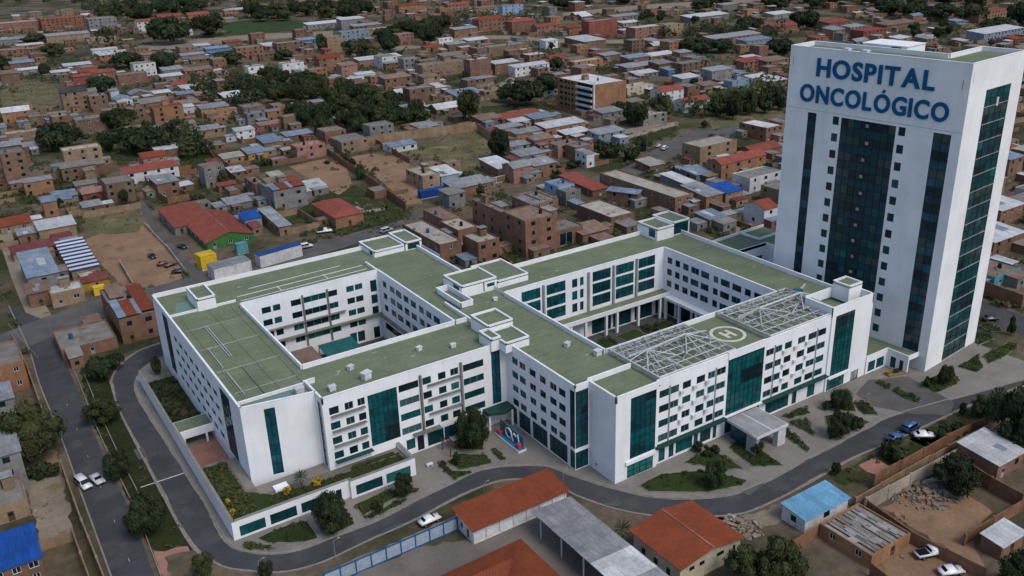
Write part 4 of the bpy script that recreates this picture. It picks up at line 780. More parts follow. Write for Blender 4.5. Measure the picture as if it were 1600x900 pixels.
PATCHES=[
('soil', 'bare orange soil lot beside the alley', [(36.4, 329.1), (42.3, 332.9), (55.6, 351.8), (61.4, 353.8), (58.3, 333.6), (57.6, 300.3), (57.4, 276.1), (54.3, 269.6), (47.7, 268.2), (41.0, 271.3), (37.6, 278.2), (36.0, 309.5)]),
('drygrass', 'dry grass end of the dirt lot', [(41.3, 359.9), (60.0, 358.3), (58.9, 336.2), (53.0, 325.9), (43.9, 330.2), (38.2, 337.6)]),
('soil', 'red soil inside the brick walled lot', [(155.5, 375.5), (166.2, 375.5), (173.0, 360.7), (174.3, 350.9), (165.6, 338.9), (157.2, 313.6), (148.2, 292.5), (142.5, 295.0), (151.0, 338.1)]),
('drygrass', 'dry grass field inside the tan wall', [(189.3, 374.7), (208.1, 378.7), (224.6, 382.3), (221.8, 360.1), (209.2, 338.9), (183.7, 313.4), (179.3, 307.2), (181.6, 325.5), (182.7, 352.4), (178.6, 368.0)]),
('soil', 'soil heap yard above the red hipped house', [(127.9, 378.6), (145.5, 381.0), (147.3, 359.6), (137.4, 332.2), (128.2, 323.7), (127.1, 333.7), (127.8, 357.3)]),
('grassrough', 'rough grass around the red hipped house', [(125.6, 330.3), (137.4, 332.2), (143.1, 320.5), (141.1, 292.1), (137.7, 277.5), (121.2, 269.5), (108.5, 277.9), (102.3, 305.9), (104.8, 311.5)]),
('grassrough', 'green strip below the tan block', [(24.2, 420.8), (41.0, 423.7), (59.6, 421.5), (60.4, 399.2), (53.6, 381.2), (23.9, 390.7)]),
('drygrass', 'sandy field at the left', [(46.3, 692.3), (66.1, 740.6), (80.1, 692.6), (75.9, 654.7), (64.5, 593.1), (49.1, 606.9), (40.3, 631.7)]),
('field', 'green field at the top', [(275.1, 991.0), (311.9, 1006.8), (359.3, 942.5), (340.5, 889.4), (280.2, 871.0), (264.7, 899.7)]),
('grassrough', 'weedy yard behind the row house', [(93.7, 426.3), (110.7, 467.4), (109.5, 423.2), (103.6, 393.8), (92.1, 398.9)]),
('grassrough', 'grass beside the dirt yard trees', [(65.0, 455.7), (76.0, 467.9), (91.6, 449.1), (93.7, 426.3), (69.7, 436.6)]),
('grassrough', 'green strip right of the tall tree', [(260.2, 432.4), (297.2, 423.1), (278.6, 393.0), (248.2, 412.9)]),
('dirt_pale', 'sandy court in the middle', [(293.3, 491.3), (326.2, 502.6), (320.3, 486.4), (300.1, 465.2), (285.8, 469.1)]),
('grassrough', 'shrubby bank beside the street', [(275.4, 324.5), (312.9, 334.6), (306.3, 321.4), (263.1, 302.6)]),
('drygrass', 'sandy bank above the street', [(329.5, 326.6), (372.4, 338.3), (394.3, 334.1), (357.4, 301.8), (332.2, 304.8), (313.5, 309.0)]),
('grassrough', 'green slope left of the tower', [(365.9, 385.6), (396.2, 375.3), (423.1, 359.3), (393.5, 334.8), (356.0, 345.5), (353.0, 371.9)]),
('dirt_pale', 'bare yard behind the tan road wall', [(-0.3, 179.8), (6.5, 180.0), (5.1, 156.9), (-0.4, 157.2)]),
('soil', 'verge beside the big tree', [(-0.7, 187.7), (6.5, 188.6), (6.5, 180.0), (-0.3, 179.8)]),
('soil', 'rubble strewn lot inside brick walls', [(125.8, 78.0), (136.9, 78.0), (142.5, 76.4), (140.3, 66.1), (131.6, 65.0), (125.8, 58.5), (125.0, 64.3)]),
('soil', 'yard with a wrecked car', [(111.7, 69.2), (124.1, 70.4), (124.8, 58.6), (118.0, 57.9), (107.3, 65.5)]),
('dirt_pale', 'pale verge below the curved road', [(97.4, 98.4), (101.0, 92.0), (106.5, 89.6), (114.1, 89.5), (109.0, 85.5), (99.8, 87.8), (100.1, 95.7)]),
('grassrough', 'verge gardens below the east road', [(126.3, 89.8), (139.7, 89.4), (155.7, 89.4), (167.1, 89.3), (177.4, 88.8), (183.7, 87.6), (173.7, 84.1), (155.9, 84.7), (139.3, 84.5), (131.0, 84.3), (126.1, 85.9)]),
('concrete_yard', 'concrete yard behind the blue fence', [(41.5, 116.2), (53.0, 116.3), (62.2, 113.3), (81.7, 113.7), (81.6, 109.0), (83.2, 95.5), (82.2, 87.0), (78.9, 83.3), (37.6, 112.5)]),
('dirt_pale', 'sandy verge above the blue fence', [(40.7, 119.7), (63.4, 120.4), (71.3, 121.6), (69.8, 119.9), (62.8, 118.7), (40.1, 118.2)]),
('grassrough', 'grass strip below the brick wall by the tower', [(226.3, 120.3), (228.8, 121.2), (228.9, 110.3), (226.6, 109.0), (225.1, 112.2)]),
('grassdry2', 'planted median between the two roads', [(17.4, 223.4), (19.1, 226.3), (22.1, 221.2), (22.2, 211.7), (21.1, 196.6), (21.0, 177.5), (21.0, 158.3), (21.2, 142.6), (21.2, 138.3), (17.9, 139.3), (15.7, 142.3), (15.5, 154.2), (15.6, 177.5), (15.3, 194.1)]),
('pinkpave', 'red paved end of the median', [(15.6, 142.0), (20.9, 140.0), (20.8, 138.3), (16.8, 139.4), (16.4, 133.7), (15.3, 134.6)]),
('pinkpave', 'paved square with the white car on the verge', [(149.4, 88.8), (155.9, 89.3), (155.6, 85.0), (149.3, 85.0)]),
('pinkpave', 'red tiled square with debris on the verge', [(133.7, 88.6), (138.5, 88.8), (138.1, 84.8), (133.7, 84.6)]),
('dirt_pale', 'dirt shoulder at the lane corner', [(51.2, 269.9), (55.5, 270.5), (57.7, 270.1), (55.3, 266.8), (51.6, 267.1)]),
('grassrough', 'green behind the hospital', [(147.2, 237.5), (146.1, 218.6), (142.4, 216.8), (137.7, 222.8)]),
('grassrough', 'green bank behind the east wing', [(207.7, 207.2), (216.1, 204.7), (211.5, 197.3), (204.7, 197.3)]),
('dirt_pale', 'bare court behind the hospital', [(223.8, 213.3), (233.4, 208.6), (226.0, 199.7), (214.1, 197.9)]),
]
LAWNS=[
('rounded lawn with shrubs below the hospital corner', [(95.5, 107.9), (101.3, 108.4), (108.1, 104.6), (110.8, 101.1), (112.9, 97.4), (111.1, 97.0), (104.3, 99.0), (95.6, 105.5)]),
('triangular lawn left of the entrance canopy', [(107.5, 108.6), (110.9, 109.1), (115.1, 108.7), (115.2, 100.4), (111.0, 104.0)]),
('kite shaped lawn below the entrance canopy', [(118.3, 107.5), (122.0, 108.5), (123.0, 105.5), (122.0, 96.9), (117.1, 100.0)]),
('narrow lawn right of the entrance canopy', [(130.7, 105.1), (132.7, 105.1), (131.0, 98.4), (129.3, 97.2)]),
('small sliver lawn by the facade', [(135.8, 109.5), (142.6, 108.7), (141.7, 106.8), (136.4, 108.0)]),
('small triangular lawn with a stone edge', [(135.3, 107.0), (139.2, 105.7), (135.0, 100.4)]),
('large lawn with two dark bushes by the drive', [(143.2, 104.3), (148.1, 101.6), (148.4, 97.1), (136.1, 97.4)]),
('upper lawn by the drive', [(147.5, 107.9), (150.8, 107.0), (151.9, 104.0), (149.8, 101.7), (146.4, 105.7)]),
('lawn at the drive corner', [(152.3, 104.3), (154.9, 102.9), (152.2, 98.0), (150.1, 99.9)]),
('lawn behind the tower foot', [(208.5, 110.4), (213.0, 110.2), (210.7, 105.5), (208.0, 106.6)]),
('triangular lawn at the tower foot', [(205.0, 108.9), (205.8, 106.9), (204.8, 104.2), (198.5, 104.4)]),
('long lawn east of the tower', [(194.8, 100.8), (206.6, 101.2), (205.7, 98.7), (198.1, 97.5), (191.6, 97.6)]),
('triangular lawn with a stone path', [(184.7, 101.0), (193.7, 101.4), (188.8, 97.2), (185.7, 96.8)]),
('lawn in front of the tower corner', [(171.8, 101.5), (179.3, 101.2), (180.6, 97.9), (176.9, 96.2), (169.6, 96.6), (170.4, 100.3)]),
('small lawn by the drive mouth', [(163.1, 102.5), (165.0, 102.5), (165.0, 96.5), (162.6, 96.6)]),
('sliver lawn above the drive mouth', [(163.5, 106.9), (165.4, 106.4), (164.7, 103.9), (163.2, 103.8)]),
('lawn with shrubs below the corner windows', [(31.6, 134.6), (34.8, 135.1), (38.4, 135.1), (40.4, 134.2), (40.2, 128.6), (38.1, 128.8), (32.7, 132.4)]),
('crescent lawn at the road bend', [(28.8, 134.0), (30.2, 134.4), (31.2, 132.7), (33.1, 130.1), (29.4, 132.6)]),
('lawn under the dark tree', [(42.3, 134.7), (45.2, 135.0), (47.6, 133.7), (47.1, 128.5), (42.3, 128.0)]),
('long lawn beside the podium end', [(49.4, 133.6), (55.7, 134.4), (60.0, 132.3), (61.7, 131.3), (60.7, 130.5), (56.9, 131.3), (52.4, 130.7), (49.3, 129.7)]),
('sliver lawn along the kerb', [(49.4, 129.2), (53.4, 129.5), (55.8, 130.2), (57.7, 129.3), (56.2, 128.9), (50.1, 128.1)]),
('five sided lawn in the forecourt', [(70.4, 136.0), (73.6, 137.0), (77.7, 133.6), (77.2, 130.4), (70.8, 132.2)]),
('bent lawn strip at the forecourt corner', [(68.4, 136.4), (69.5, 136.4), (69.4, 131.2), (72.0, 130.5), (72.1, 130.0), (68.2, 129.9)]),
('sliver lawn beside the blue display', [(79.8, 134.4), (80.3, 134.1), (79.9, 130.1), (79.3, 130.2)]),
('lawn under the big forecourt tree', [(76.8, 142.4), (79.5, 142.3), (82.3, 140.7), (78.1, 135.7), (75.2, 137.8)]),
]
WALLS=[
([(159.0, 391.7), (190.7, 388.9), (226.2, 382.6)], 4.5, 'tanwall', 'long tan wall behind the red soil lot'),
([(226.9, 382.1), (219.2, 353.5), (214.7, 334.6)], 4, 'tanwall', 'tan wall at the right of the dry field'),
([(149.9, 387.6), (147.2, 358.7), (144.0, 327.5), (139.7, 289.0)], 3, 'brickwall', 'brick wall left of the red soil lot'),
([(175.6, 389.5), (171.6, 347.7)], 2.5, 'brickwall', 'short brick wall beside the low white shed'),
([(40.6, 355.5), (61.5, 355.6)], 2.5, 'tanwall', 'tan wall behind the dirt lot'),
([(57.0, 331.6), (57.4, 301.5), (56.4, 274.1)], 1.2, 'palewall', 'low pale wall along the alley'),
([(20.6, 426.0), (36.7, 424.2), (59.8, 419.7), (65.3, 425.4)], 3, 'brownwall', 'brown wall in front of the tan block'),
([(62.8, 368.6), (86.0, 375.0), (105.4, 380.4)], 2.5, 'brownwall', 'brown wall below the row house'),
([(112.8, 486.0), (108.3, 435.2), (104.9, 406.7)], 2, 'brownwall', 'wall left of the weedy yard'),
([(129.4, 82.2), (151.8, 82.6), (168.9, 81.8)], 3.2, 'brickwall', 'brown brick wall below the east road'),
([(122.1, 80.6), (144.2, 81.1), (168.6, 81.2)], 2.2, 'tanwall', 'tan wall parallel to the brown brick wall'),
([(122.5, 78.9), (135.2, 78.9), (146.2, 78.9), (163.6, 79.2)], 3.0, 'palewall', 'pale stained wall above the rubble lot'),
([(122.7, 78.9), (121.4, 69.2), (122.6, 56.8)], 2.6, 'brickwall', 'brick wall between rubble lot and wreck yard'),
([(147.7, 78.4), (145.8, 69.8), (145.4, 63.8)], 2.8, 'brickwall', 'brick wall right of the rubble lot'),
([(128.1, 63.7), (136.1, 63.6), (144.8, 63.3)], 2.4, 'brickwall', 'brick wall of the blue lined yard'),
([(103.7, 78.8), (111.0, 79.4)], 2.4, 'brickwall', 'brick wall beside the small white house'),
([(109.2, 67.7), (108.7, 64.6)], 2.4, 'brickwall', 'brick wall at the bottom beside the sheet roof'),
([(227.8, 120.9), (226.8, 109.9)], 4.2, 'brickwall', 'brick wall right of the tower'),
([(6.7, 177.7), (6.7, 155.3), (7.0, 136.4)], 2.6, 'tanwall', 'tan wall along the west road'),
([(-0.6, 153.6), (4.8, 153.5), (5.0, 138.1)], 2.4, 'tanwall', 'tan yard wall at the bottom left'),
([(5.9, 252.9), (6.8, 231.1), (6.8, 202.4)], 2.4, 'tanwall', 'tan wall in front of the left brick house'),
([(269.8, 321.0), (306.6, 327.8)], 1.5, 'palewall', 'pale wall along the shrubby bank'),
([(41.3, 295.1), (40.3, 269.1)], 1.6, 'palewall', 'leaning pale fence in the dirt lot'),
([(125.7, 295.5), (133.5, 294.2)], 1.0, 'palewall', 'low wall right of the hipped house'),
]
CARS=[
(9.2, 170.3, -76, 'van', 'white', 'white minivan driving down the west road'),
(11.7, 170.3, -76, 'car', 'silver', 'small silver hatchback beside the white minivan'),
(58.3, 121.2, 2, 'car', 'white', 'white car parked behind the blue fence'),
(147.0, 90.4, 2, 'car', 'blue', 'small blue car parked at the verge, left of two'),
(152.7, 90.7, 2, 'van', 'blue', 'blue van parked at the verge, right of two'),
(152.2, 87.5, -35, 'car', 'white', 'white car parked on the paved verge beside the brick wall'),
(121.2, 65.4, -20, 'pickup', 'white', 'white wrecked pickup in the walled yard'),
(119.9, 60.8, -25, 'car', 'white', 'white car at the bottom beside the wrecked pickup'),
(51.2, 295.5, -80, 'car', 'navy', 'dark car at the upper end of the dirt lot row'),
(52.6, 286.4, 15, 'car', 'rustcar', 'rust brown car in the dirt lot, left of two'),
(54.1, 283.8, 15, 'car', 'rustcar', 'rust brown car in the dirt lot, right of two'),
(54.5, 276.0, -20, 'car', 'navy', 'dark car at the lower end of the dirt lot row'),
(105.6, 283.6, -15, 'pickup', 'white', 'white pickup beside the red hipped house'),
(107.2, 292.8, -15, 'car', 'white', 'white car behind the pickup by the hipped house'),
(94.6, 272.8, -5, 'van', 'white', 'white van parked behind the hospital'),
(122.8, 270.8, 10, 'van', 'silver', 'silver van on the road behind the hospital'),
(270.9, 295.4, 28, 'van', 'white', 'white van on the town street'),
(271.9, 300.7, 28, 'car', 'silver', 'silver car on the town street'),
(246.6, 288.5, 28, 'car', 'navy', 'dark car on the town street corner'),
(304.1, 299.0, -60, 'car', 'navy', 'dark car parked behind the cream roofed house'),
(306.3, 295.4, -60, 'car', 'navy', 'second dark car parked behind the cream roofed house'),
(213.1, 181.9, 20, 'car', 'white', 'white car behind the east wing'),
(207.1, 181.4, 20, 'car', 'silver', 'silver car behind the east wing'),
(214.3, 110.8, -30, 'car', 'navy', 'dark car on the path east of the tower'),
(61.6, 298.8, -70, 'car', 'navy', 'dark car parked in the alley'),
]
POLES=[
(40.6, 121.7, 3.7, 0.0, 'lamp', 'street lamp on the road in front of the podium'),
(28.5, 124.2, 3.6, 0.0, 'lamp', 'street lamp at the bottom beside the small tree'),
(70.7, 122.8, 2.3, 0.0, 'lamp', 'street lamp behind the red roofed garages'),
(83.4, 115.4, 4.0, 0.0, 'lamp', 'street lamp at the corner of the red roofed garages'),
(249.1, 282.3, 13.0, 0.0, 'lamp', 'tall street lamp on the town street'),
(154.1, 102.6, 2.0, 0.0, 'lamp', 'small lamp post at the drive corner'),
(152.6, 105.7, 2.8, 0.0, 'lamp', 'lamp post behind the upper lawn by the drive'),
(24.2, 252.9, 6.6, -0.2, 'pole', 'leaning utility pole nearest the brick terrace'),
(26.9, 255.7, 6.5, 0.1, 'pole', 'leaning utility pole left of the patched roof house'),
(14.9, 251.4, 6.5, 0.1, 'pole', 'utility pole at the west road junction'),
(17.3, 250.6, 6.0, 0.4, 'pole', 'second utility pole at the west road junction'),
(21.8, 232.1, 7.1, -1.2, 'pole', 'pale leaning pole beside the brick terrace'),
(139.6, 222.8, 3.8, 0.0, 'lamp', 'street lamp behind the mid roof boxes'),
(278.2, 292.2, 9.2, -0.7, 'pole', 'utility pole beside the town street'),
(10.0, 237.4, 9.7, -5.4, 'pole', 'long leaning pole in front of the left brick house'),
]
BELTS=[('dark tree belt along the top left edge', [(243.8, 1608.9), (421.0, 1434.8), (348.2, 1195.3), (262.0, 1162.2), (191.4, 1164.4), (195.2, 1312.7)], 90), ('dark tree belt above the green field', [(421.0, 1434.8), (611.6, 1199.4), (537.1, 1055.2), (451.2, 1017.9), (381.3, 1038.6), (343.8, 1106.2)], 90), ('far tree belt along the top right edge', [(703.5, 1002.6), (895.5, 762.3), (1042.1, 554.5), (931.6, 493.7), (833.1, 579.6), (786.8, 703.2), (711.9, 825.0), (608.3, 843.0)], 130), ('scrub at the top left corner', [(122.3, 1739.2), (236.2, 1619.4), (210.2, 1455.1), (102.9, 1506.7)], 24), ('hedge trees below the far hall', [(156.9, 974.0), (190.4, 951.3), (178.8, 898.4), (148.0, 895.1)], 9), ('green belt between the far houses in the upper middle', [(537.9, 622.4), (604.0, 523.9), (564.0, 488.5), (505.2, 584.4)], 34), ('green belt along the river bank', [(468.6, 838.1), (544.6, 765.8), (507.0, 713.1), (430.3, 770.6)], 22), ('scrub beside the row of trees on the sandy bank', [(344.2, 360.5), (402.6, 343.4), (378.7, 322.4), (319.4, 329.4)], 26), ('scrub left of the dark wood', [(148.6, 607.5), (183.8, 612.5), (179.4, 549.7), (159.9, 515.7), (145.4, 553.9)], 20), ('scrub around the row house yard', [(72.7, 461.3), (110.0, 465.4), (107.9, 425.0), (84.4, 412.2)], 16)]
# ------------------------------------------------------------------ materials
MATS = {}
def mat(name, c, c2=None, s=.35, rough=.85, fine=.18, fs=3.0, rnd=.12, bump=0., bs=6., spec=.06, metal=0., sheet=None, streak=0., blotch=None, det=5, wave=None):
    m = bpy.data.materials.new(name); m.use_nodes = True; N = m.node_tree.nodes; L = m.node_tree.links
    b = N['Principled BSDF']; b.inputs['Roughness'].default_value = rough; b.inputs['Metallic'].default_value = metal
    b.inputs['Specular IOR Level'].default_value = spec
    geo = N.new('ShaderNodeNewGeometry'); pos = geo.outputs['Position']
    def mix(fac, a, bb, mode='MIX', f=1.):
        x = N.new('ShaderNodeMix'); x.data_type = 'RGBA'; x.blend_type = mode
        if fac is None: x.inputs[0].default_value = f
        else: L.new(fac, x.inputs[0])
        for i, v in ((6, a), (7, bb)):
            if isinstance(v, tuple): x.inputs[i].default_value = (*v, 1)
            else: L.new(v, x.inputs[i])
        return x.outputs[2]
    def noise(scale, det=5, rough_=.6, vec=None):
        n = N.new('ShaderNodeTexNoise'); n.inputs['Scale'].default_value = scale; n.inputs['Detail'].default_value = det
        n.inputs['Roughness'].default_value = rough_; L.new(vec or pos, n.inputs['Vector']); return n.outputs[0]
    def ramp(v, a, b_, lo=0., hi=1.):
        r = N.new('ShaderNodeMapRange'); r.inputs[1].default_value = a; r.inputs[2].default_value = b_
        r.inputs[3].default_value = lo; r.inputs[4].default_value = hi; L.new(v, r.inputs[0]); return r.outputs[0]
    c2 = c2 or tuple(v*.72 for v in c)
    colr = mix(ramp(noise(s, det), .36, .64), c, c2)
    if blotch:
        bc, bscale, lo, hi = blotch
        colr = mix(ramp(noise(bscale, 6, .65), lo, hi), colr, bc)
    f = noise(fs, 4)
    fm = ramp(f, .25, .75, 1-fine, 1+fine)
    vm = N.new('ShaderNodeVectorMath'); vm.operation = 'SCALE'; L.new(colr, vm.inputs[0]); L.new(fm, vm.inputs[3]); colr = vm.outputs[0]
    if streak:
        mp = N.new('ShaderNodeMapping'); mp.inputs['Scale'].default_value = (1.1, 1.1, .07); L.new(pos, mp.inputs[0])
        sm = ramp(noise(1., 5, .7, mp.outputs[0]), .5, .78, 1., 1-streak)
        vm = N.new('ShaderNodeVectorMath'); vm.operation = 'SCALE'; L.new(colr, vm.inputs[0]); L.new(sm, vm.inputs[3]); colr = vm.outputs[0]
    if sheet:
        sw, sh, amt = sheet
        tc = N.new('ShaderNodeTexCoord'); br = N.new('ShaderNodeTexBrick'); L.new(tc.outputs['Object'], br.inputs['Vector'])
        br.inputs['Scale'].default_value = 1.; br.inputs['Brick Width'].default_value = sw; br.inputs['Row Height'].default_value = sh
        br.inputs['Mortar Size'].default_value = .035; br.inputs['Color1'].default_value = (1-amt, 1-amt, 1-amt, 1)
        br.inputs['Color2'].default_value = (1+amt*.6,)*3 + (1,); br.inputs['Mortar'].default_value = (.62, .62, .62, 1); br.inputs['Bias'].default_value = .1
        colr = mix(None, colr, br.outputs[0], 'MULTIPLY', 1.)
    if rnd:
        oi = N.new('ShaderNodeObjectInfo'); rm = ramp(oi.outputs['Random'], 0, 1, 1-rnd, 1+rnd)
        vm = N.new('ShaderNodeVectorMath'); vm.operation = 'SCALE'; L.new(colr, vm.inputs[0]); L.new(rm, vm.inputs[3]); colr = vm.outputs[0]
    L.new(colr, b.inputs['Base Color'])
    hgt = None
    if wave:
        tc = N.new('ShaderNodeTexCoord'); wv = N.new('ShaderNodeTexWave'); wv.inputs['Scale'].default_value = wave; wv.inputs['Distortion'].default_value = .3
        L.new(tc.outputs['Object'], wv.inputs['Vector']); hgt = wv.outputs['Fac']
    if bump:
        bn = N.new('ShaderNodeBump'); bn.inputs['Strength'].default_value = bump; bn.inputs['Distance'].default_value = .12
        L.new(hgt if hgt else noise(bs, 5), bn.inputs['Height']); L.new(bn.outputs[0], b.inputs['Normal'])
    MATS[name] = m; return m
# walls and plaster
mat('white_plaster', (.74, .75, .77), (.65, .66, .68), .15, .85, .05, 1.2, rnd=0, streak=.11, spec=.08)
mat('coping', (.78, .79, .80), (.66, .67, .68), .5, .8, .06, 2, rnd=0, streak=.1)
mat('roof_green', (.160, .192, .120), (.128, .156, .099), .16, .95, .16, 1.6, rnd=0, spec=.05, sheet=(14., 2.2, .04), blotch=((.215, .225, .165), .22, .56, .80), bump=.2)
mat('roof_teal_wet', (.10, .22, .24), (.15, .22, .17), .25, .6, .1, 2, rnd=0)
mat('roof_line', (.38, .40, .38), (.27, .29, .26), 1., .8, .1, rnd=.1)
def glass(name, c, rough=.12, rnd=.14):
    m = mat(name, c, tuple(v*.6 for v in c), .35, rough, .25, .8, rnd=rnd, spec=.32); return m
glass('glass_teal', (.006, .085, .095)); glass('glass_deep', (.006, .052, .064)); glass('glass_dark', (.007, .022, .029))
glass('glass_blue', (.008, .075, .105)); glass('glass_bright', (.02, .15, .15)); glass('glass_curtain', (.040, .066, .066)); glass('glass_pale', (.04, .10, .105)); glass('glass_spandrel', (.006, .042, .062), rnd=.06)
mat('mullion', (.012, .028, .032), rough=.5, rnd=0); mat('frame_white', (.6, .61, .62), rough=.5, rnd=.05); mat('frame_grey', (.28, .29, .30), rough=.6)
mat('sign_blue', (.005, .080, .190), (.007, .090, .21), .4, .45, .04, rnd=0)
mat('steel', (.50, .52, .54), (.40, .41, .42), 1, .5, .1, metal=.1); mat('ledge', (.17, .17, .165), rough=.85)
mat('green_ledge', (.014, .050, .044), (.022, .06, .05), .4, .8)
mat('helipad_paint', (.60, .59, .48), (.50, .49, .40), 1.2, .8, .15, rnd=0)
# town
for n, c, c2 in (('tan', (.26, .185, .122), (.19, .137, .092)), ('brown', (.180, .116, .080), (.125, .082, .058)), ('brick', (.210, .117, .078), (.145, .083, .060)),
                 ('orange', (.285, .155, .088), (.21, .115, .068)), ('white', (.60, .60, .60), (.48, .48, .48)), ('pink', (.30, .17, .135), (.23, .13, .10)),
                 ('grey', (.23, .225, .22), (.16, .155, .15)), ('blue', (.10, .19, .30), (.08, .15, .24)), ('bluegrey', (.22, .26, .31), (.16, .19, .23)),
                 ('paleblue', (.25, .36, .46), (.2, .29, .37)), ('red', (.235, .075, .058), (.18, .06, .05)), ('terracotta', (.30, .135, .085), (.22, .105, .072)),
                 ('yellow', (.48, .30, .05), (.36, .22, .05)), ('cream', (.46, .40, .30), (.36, .31, .23)), ('green', (.05, .16, .05), (.04, .11, .04)),
                 ('teal', (.10, .30, .34), (.08, .22, .26)), ('orangebrick', (.27, .145, .075), (.20, .105, .058))):
    k_ = 1.04 if n in ('brick', 'orange', 'tan', 'brown', 'orangebrick') else .9; c = tuple(v*k_ for v in c); c2 = tuple(v*k_ for v in c2)
    mat('wall_'+n, c, c2, .22, .9, .22, 1.4, rnd=.16, streak=.25, blotch=(tuple(v*.62 for v in c), .35, .56, .74), bump=.25, bs=3)
for n, c, c2 in (('dark', (.06, .062, .07), None), ('concrete', (.215, .20, .18), (.15, .135, .12)), ('cream', (.36, .335, .285), (.26, .24, .20)),
                 ('redtile', (.25, .070, .050), (.19, .056, .042)), ('orangetile', (.215, .056, .027), (.165, .046, .024)), ('terratile', (.24, .095, .06), None),
                 ('bluemetal', (.20, .255, .33), (.145, .185, .24)), ('whitemetal', (.49, .50, .515), (.38, .39, .40)), ('rust', (.19, .115, .085), (.22, .17, .14)),
                 ('greymetal', (.27, .28, .295), (.19, .197, .207)), ('pinkroof', (.36, .19, .165), None), ('white', (.62, .63, .64), (.50, .51, .52)),
                 ('maroon', (.205, .065, .065), (.15, .05, .05)), ('bluetarp', (.018, .085, .36), (.015, .065, .28)), ('skyblue', (.165, .38, .56), (.13, .31, .47)),
                 ('asbestos', (.33, .325, .315), (.20, .19, .175))):
    flat = n in ('concrete', 'cream')
    mat('roof_'+n, c, c2, .3, .55 if 'metal' in n or n in ('skyblue', 'bluetarp') else .9, .16, 2., rnd=.14,
        sheet=None if flat or n in ('redtile', 'orangetile', 'terratile') else (1.1, 3.2, .16), blotch=(tuple(v*.6+.02 for v in c), .5, .57, .75), bump=.35 if not flat else .2, wave=None if flat else 3.2)
mat('roof_stripe_pale', (.52, .55, .60), (.45, .48, .52), 1, .6); mat('roof_stripe_navy', (.03, .04, .10), rough=.6)
mat('asphalt', (.060, .061, .067), (.046, .047, .052), .12, .92, .16, 3, rnd=0, spec=.1, blotch=((.085, .083, .080), .16, .50, .74), bump=.15)
mat('asphalt_worn', (.105, .102, .10), (.078, .076, .075), .15, .9, .15, 3, rnd=0, blotch=((.13, .115, .10), .12, .5, .7), bump=.15)
mat('dirt_pale', (.25, .205, .155), (.18, .148, .112), .12, .95, .2, 1.5, rnd=0, blotch=((.13, .115, .06), .09, .58, .72), bump=.3, bs=2)
mat('soil', (.265, .165, .10), (.19, .12, .076), .1, .95, .2, 1.2, rnd=0, blotch=((.095, .092, .045), .13, .56, .7), bump=.5, bs=1.5)
mat('drygrass', (.15, .122, .070), (.078, .078, .036), .09, .95, .25, 1.4, rnd=0, blotch=((.22, .165, .11), .07, .55, .7), bump=.5, bs=2)
mat('grassrough', (.026, .038, .014), (.042, .046, .019), .12, .95, .35, 1.2, rnd=0, blotch=((.105, .076, .05), .14, .52, .68), bump=.6, bs=2)
mat('grassdry2', (.030, .036, .014), (.020, .027, .011), .2, .95, .3, 1.5, rnd=0, blotch=((.10, .075, .05), .25, .60, .72), bump=.4, bs=2)
mat('field', (.036, .062, .020), (.030, .050, .018), .05, .95, .2, .8, rnd=0, bump=.3, bs=1)
mat('lawn', (.024, .042, .012), (.034, .048, .015), .3, .95, .25, 2.2, rnd=.15, blotch=((.13, .11, .055), .5, .64, .78), bump=.6, bs=4)
mat('plaza', (.215, .200, .178), (.170, .158, .142), .13, .88, .14, 2.5, rnd=0, blotch=((.105, .10, .094), .1, .55, .74), bump=.1)
mat('plaza_dark', (.055, .060, .066), (.075, .08, .085), .2, .8, .1, rnd=0)
mat('kerb', (.24, .225, .205), (.18, .17, .155), .8, .9, .15, rnd=0); mat('white_paint', (.62, .62, .6), (.42, .42, .41), 1.5, .8, .2, rnd=0)
mat('concrete_yard', (.165, .145, .125), (.12, .105, .092), .1, .9, .15, 1.6, rnd=0, blotch=((.105, .093, .08), .12, .54, .72), bump=.1)
mat('pinkpave', (.30, .155, .125), (.24, .125, .10), .4, .9)
mat('ground', (.150, .115, .084), (.090, .072, .050), .028, .95, .3, .5, rnd=0, blotch=((.034, .042, .018), .024, .44, .60), bump=.5, bs=1)
for n, c in (('tanwall', (.27, .19, .125)), ('brickwall', (.22, .115, .07)), ('brownwall', (.20, .125, .08)), ('palewall', (.37, .32, .26))):
    mat(n, c, None, .3, .9, .2, 1.6, rnd=.08, streak=.4, blotch=(tuple(v*.6 for v in c), .4, .55, .75), bump=.3, bs=3)
mat('leaf_dark', (.016, .027, .012), (.024, .035, .014), .25, .75, .3, 1.2, rnd=.22, spec=.15)
mat('leaf_mid', (.027, .043, .016), (.040, .052, .019), .3, .75, .3, 1.2, rnd=.2, spec=.15)
mat('leaf_olive', (.044, .050, .018), (.058, .060, .024), .3, .75, .3, 1.2, rnd=.2, spec=.15)
mat('leaf_yellow', (.42, .26, .02), (.30, .22, .03), .6, .8, .2)
mat('bark', (.085, .062, .045), None, 1, .95, .2); mat('rubber', (.012, .012, .013), rough=.8); mat('chrome', (.5, .5, .52), rough=.25, metal=.8, rnd=0)
for n, c in (('white', (.70, .71, .72)), ('silver', (.45, .47, .50)), ('blue', (.03, .10, .24)), ('navy', (.018, .024, .04)), ('rustcar', (.13, .055, .042))):
    mat('car_'+n, c, tuple(v*.9 for v in c), .5, .32, .04, rnd=0, spec=.5)
mat('car_glass', (.01, .014, .018), rough=.06, rnd=0, spec=.5); mat('lamp_red', (.4, .02, .02), rough=.3, rnd=0); mat('lamp_clear', (.65, .65, .6), rough=.2, rnd=0)
mat('fence_blue', (.012, .11, .30), rough=.5, rnd=0); mat('fence_mesh', (.30, .36, .42), (.25, .30, .35), 1, .6, rnd=.06)
mat('stone', (.27, .235, .20), (.19, .165, .14), 1.5, .95, .25, rnd=.3); mat('pole', (.24, .225, .205), rough=.7)
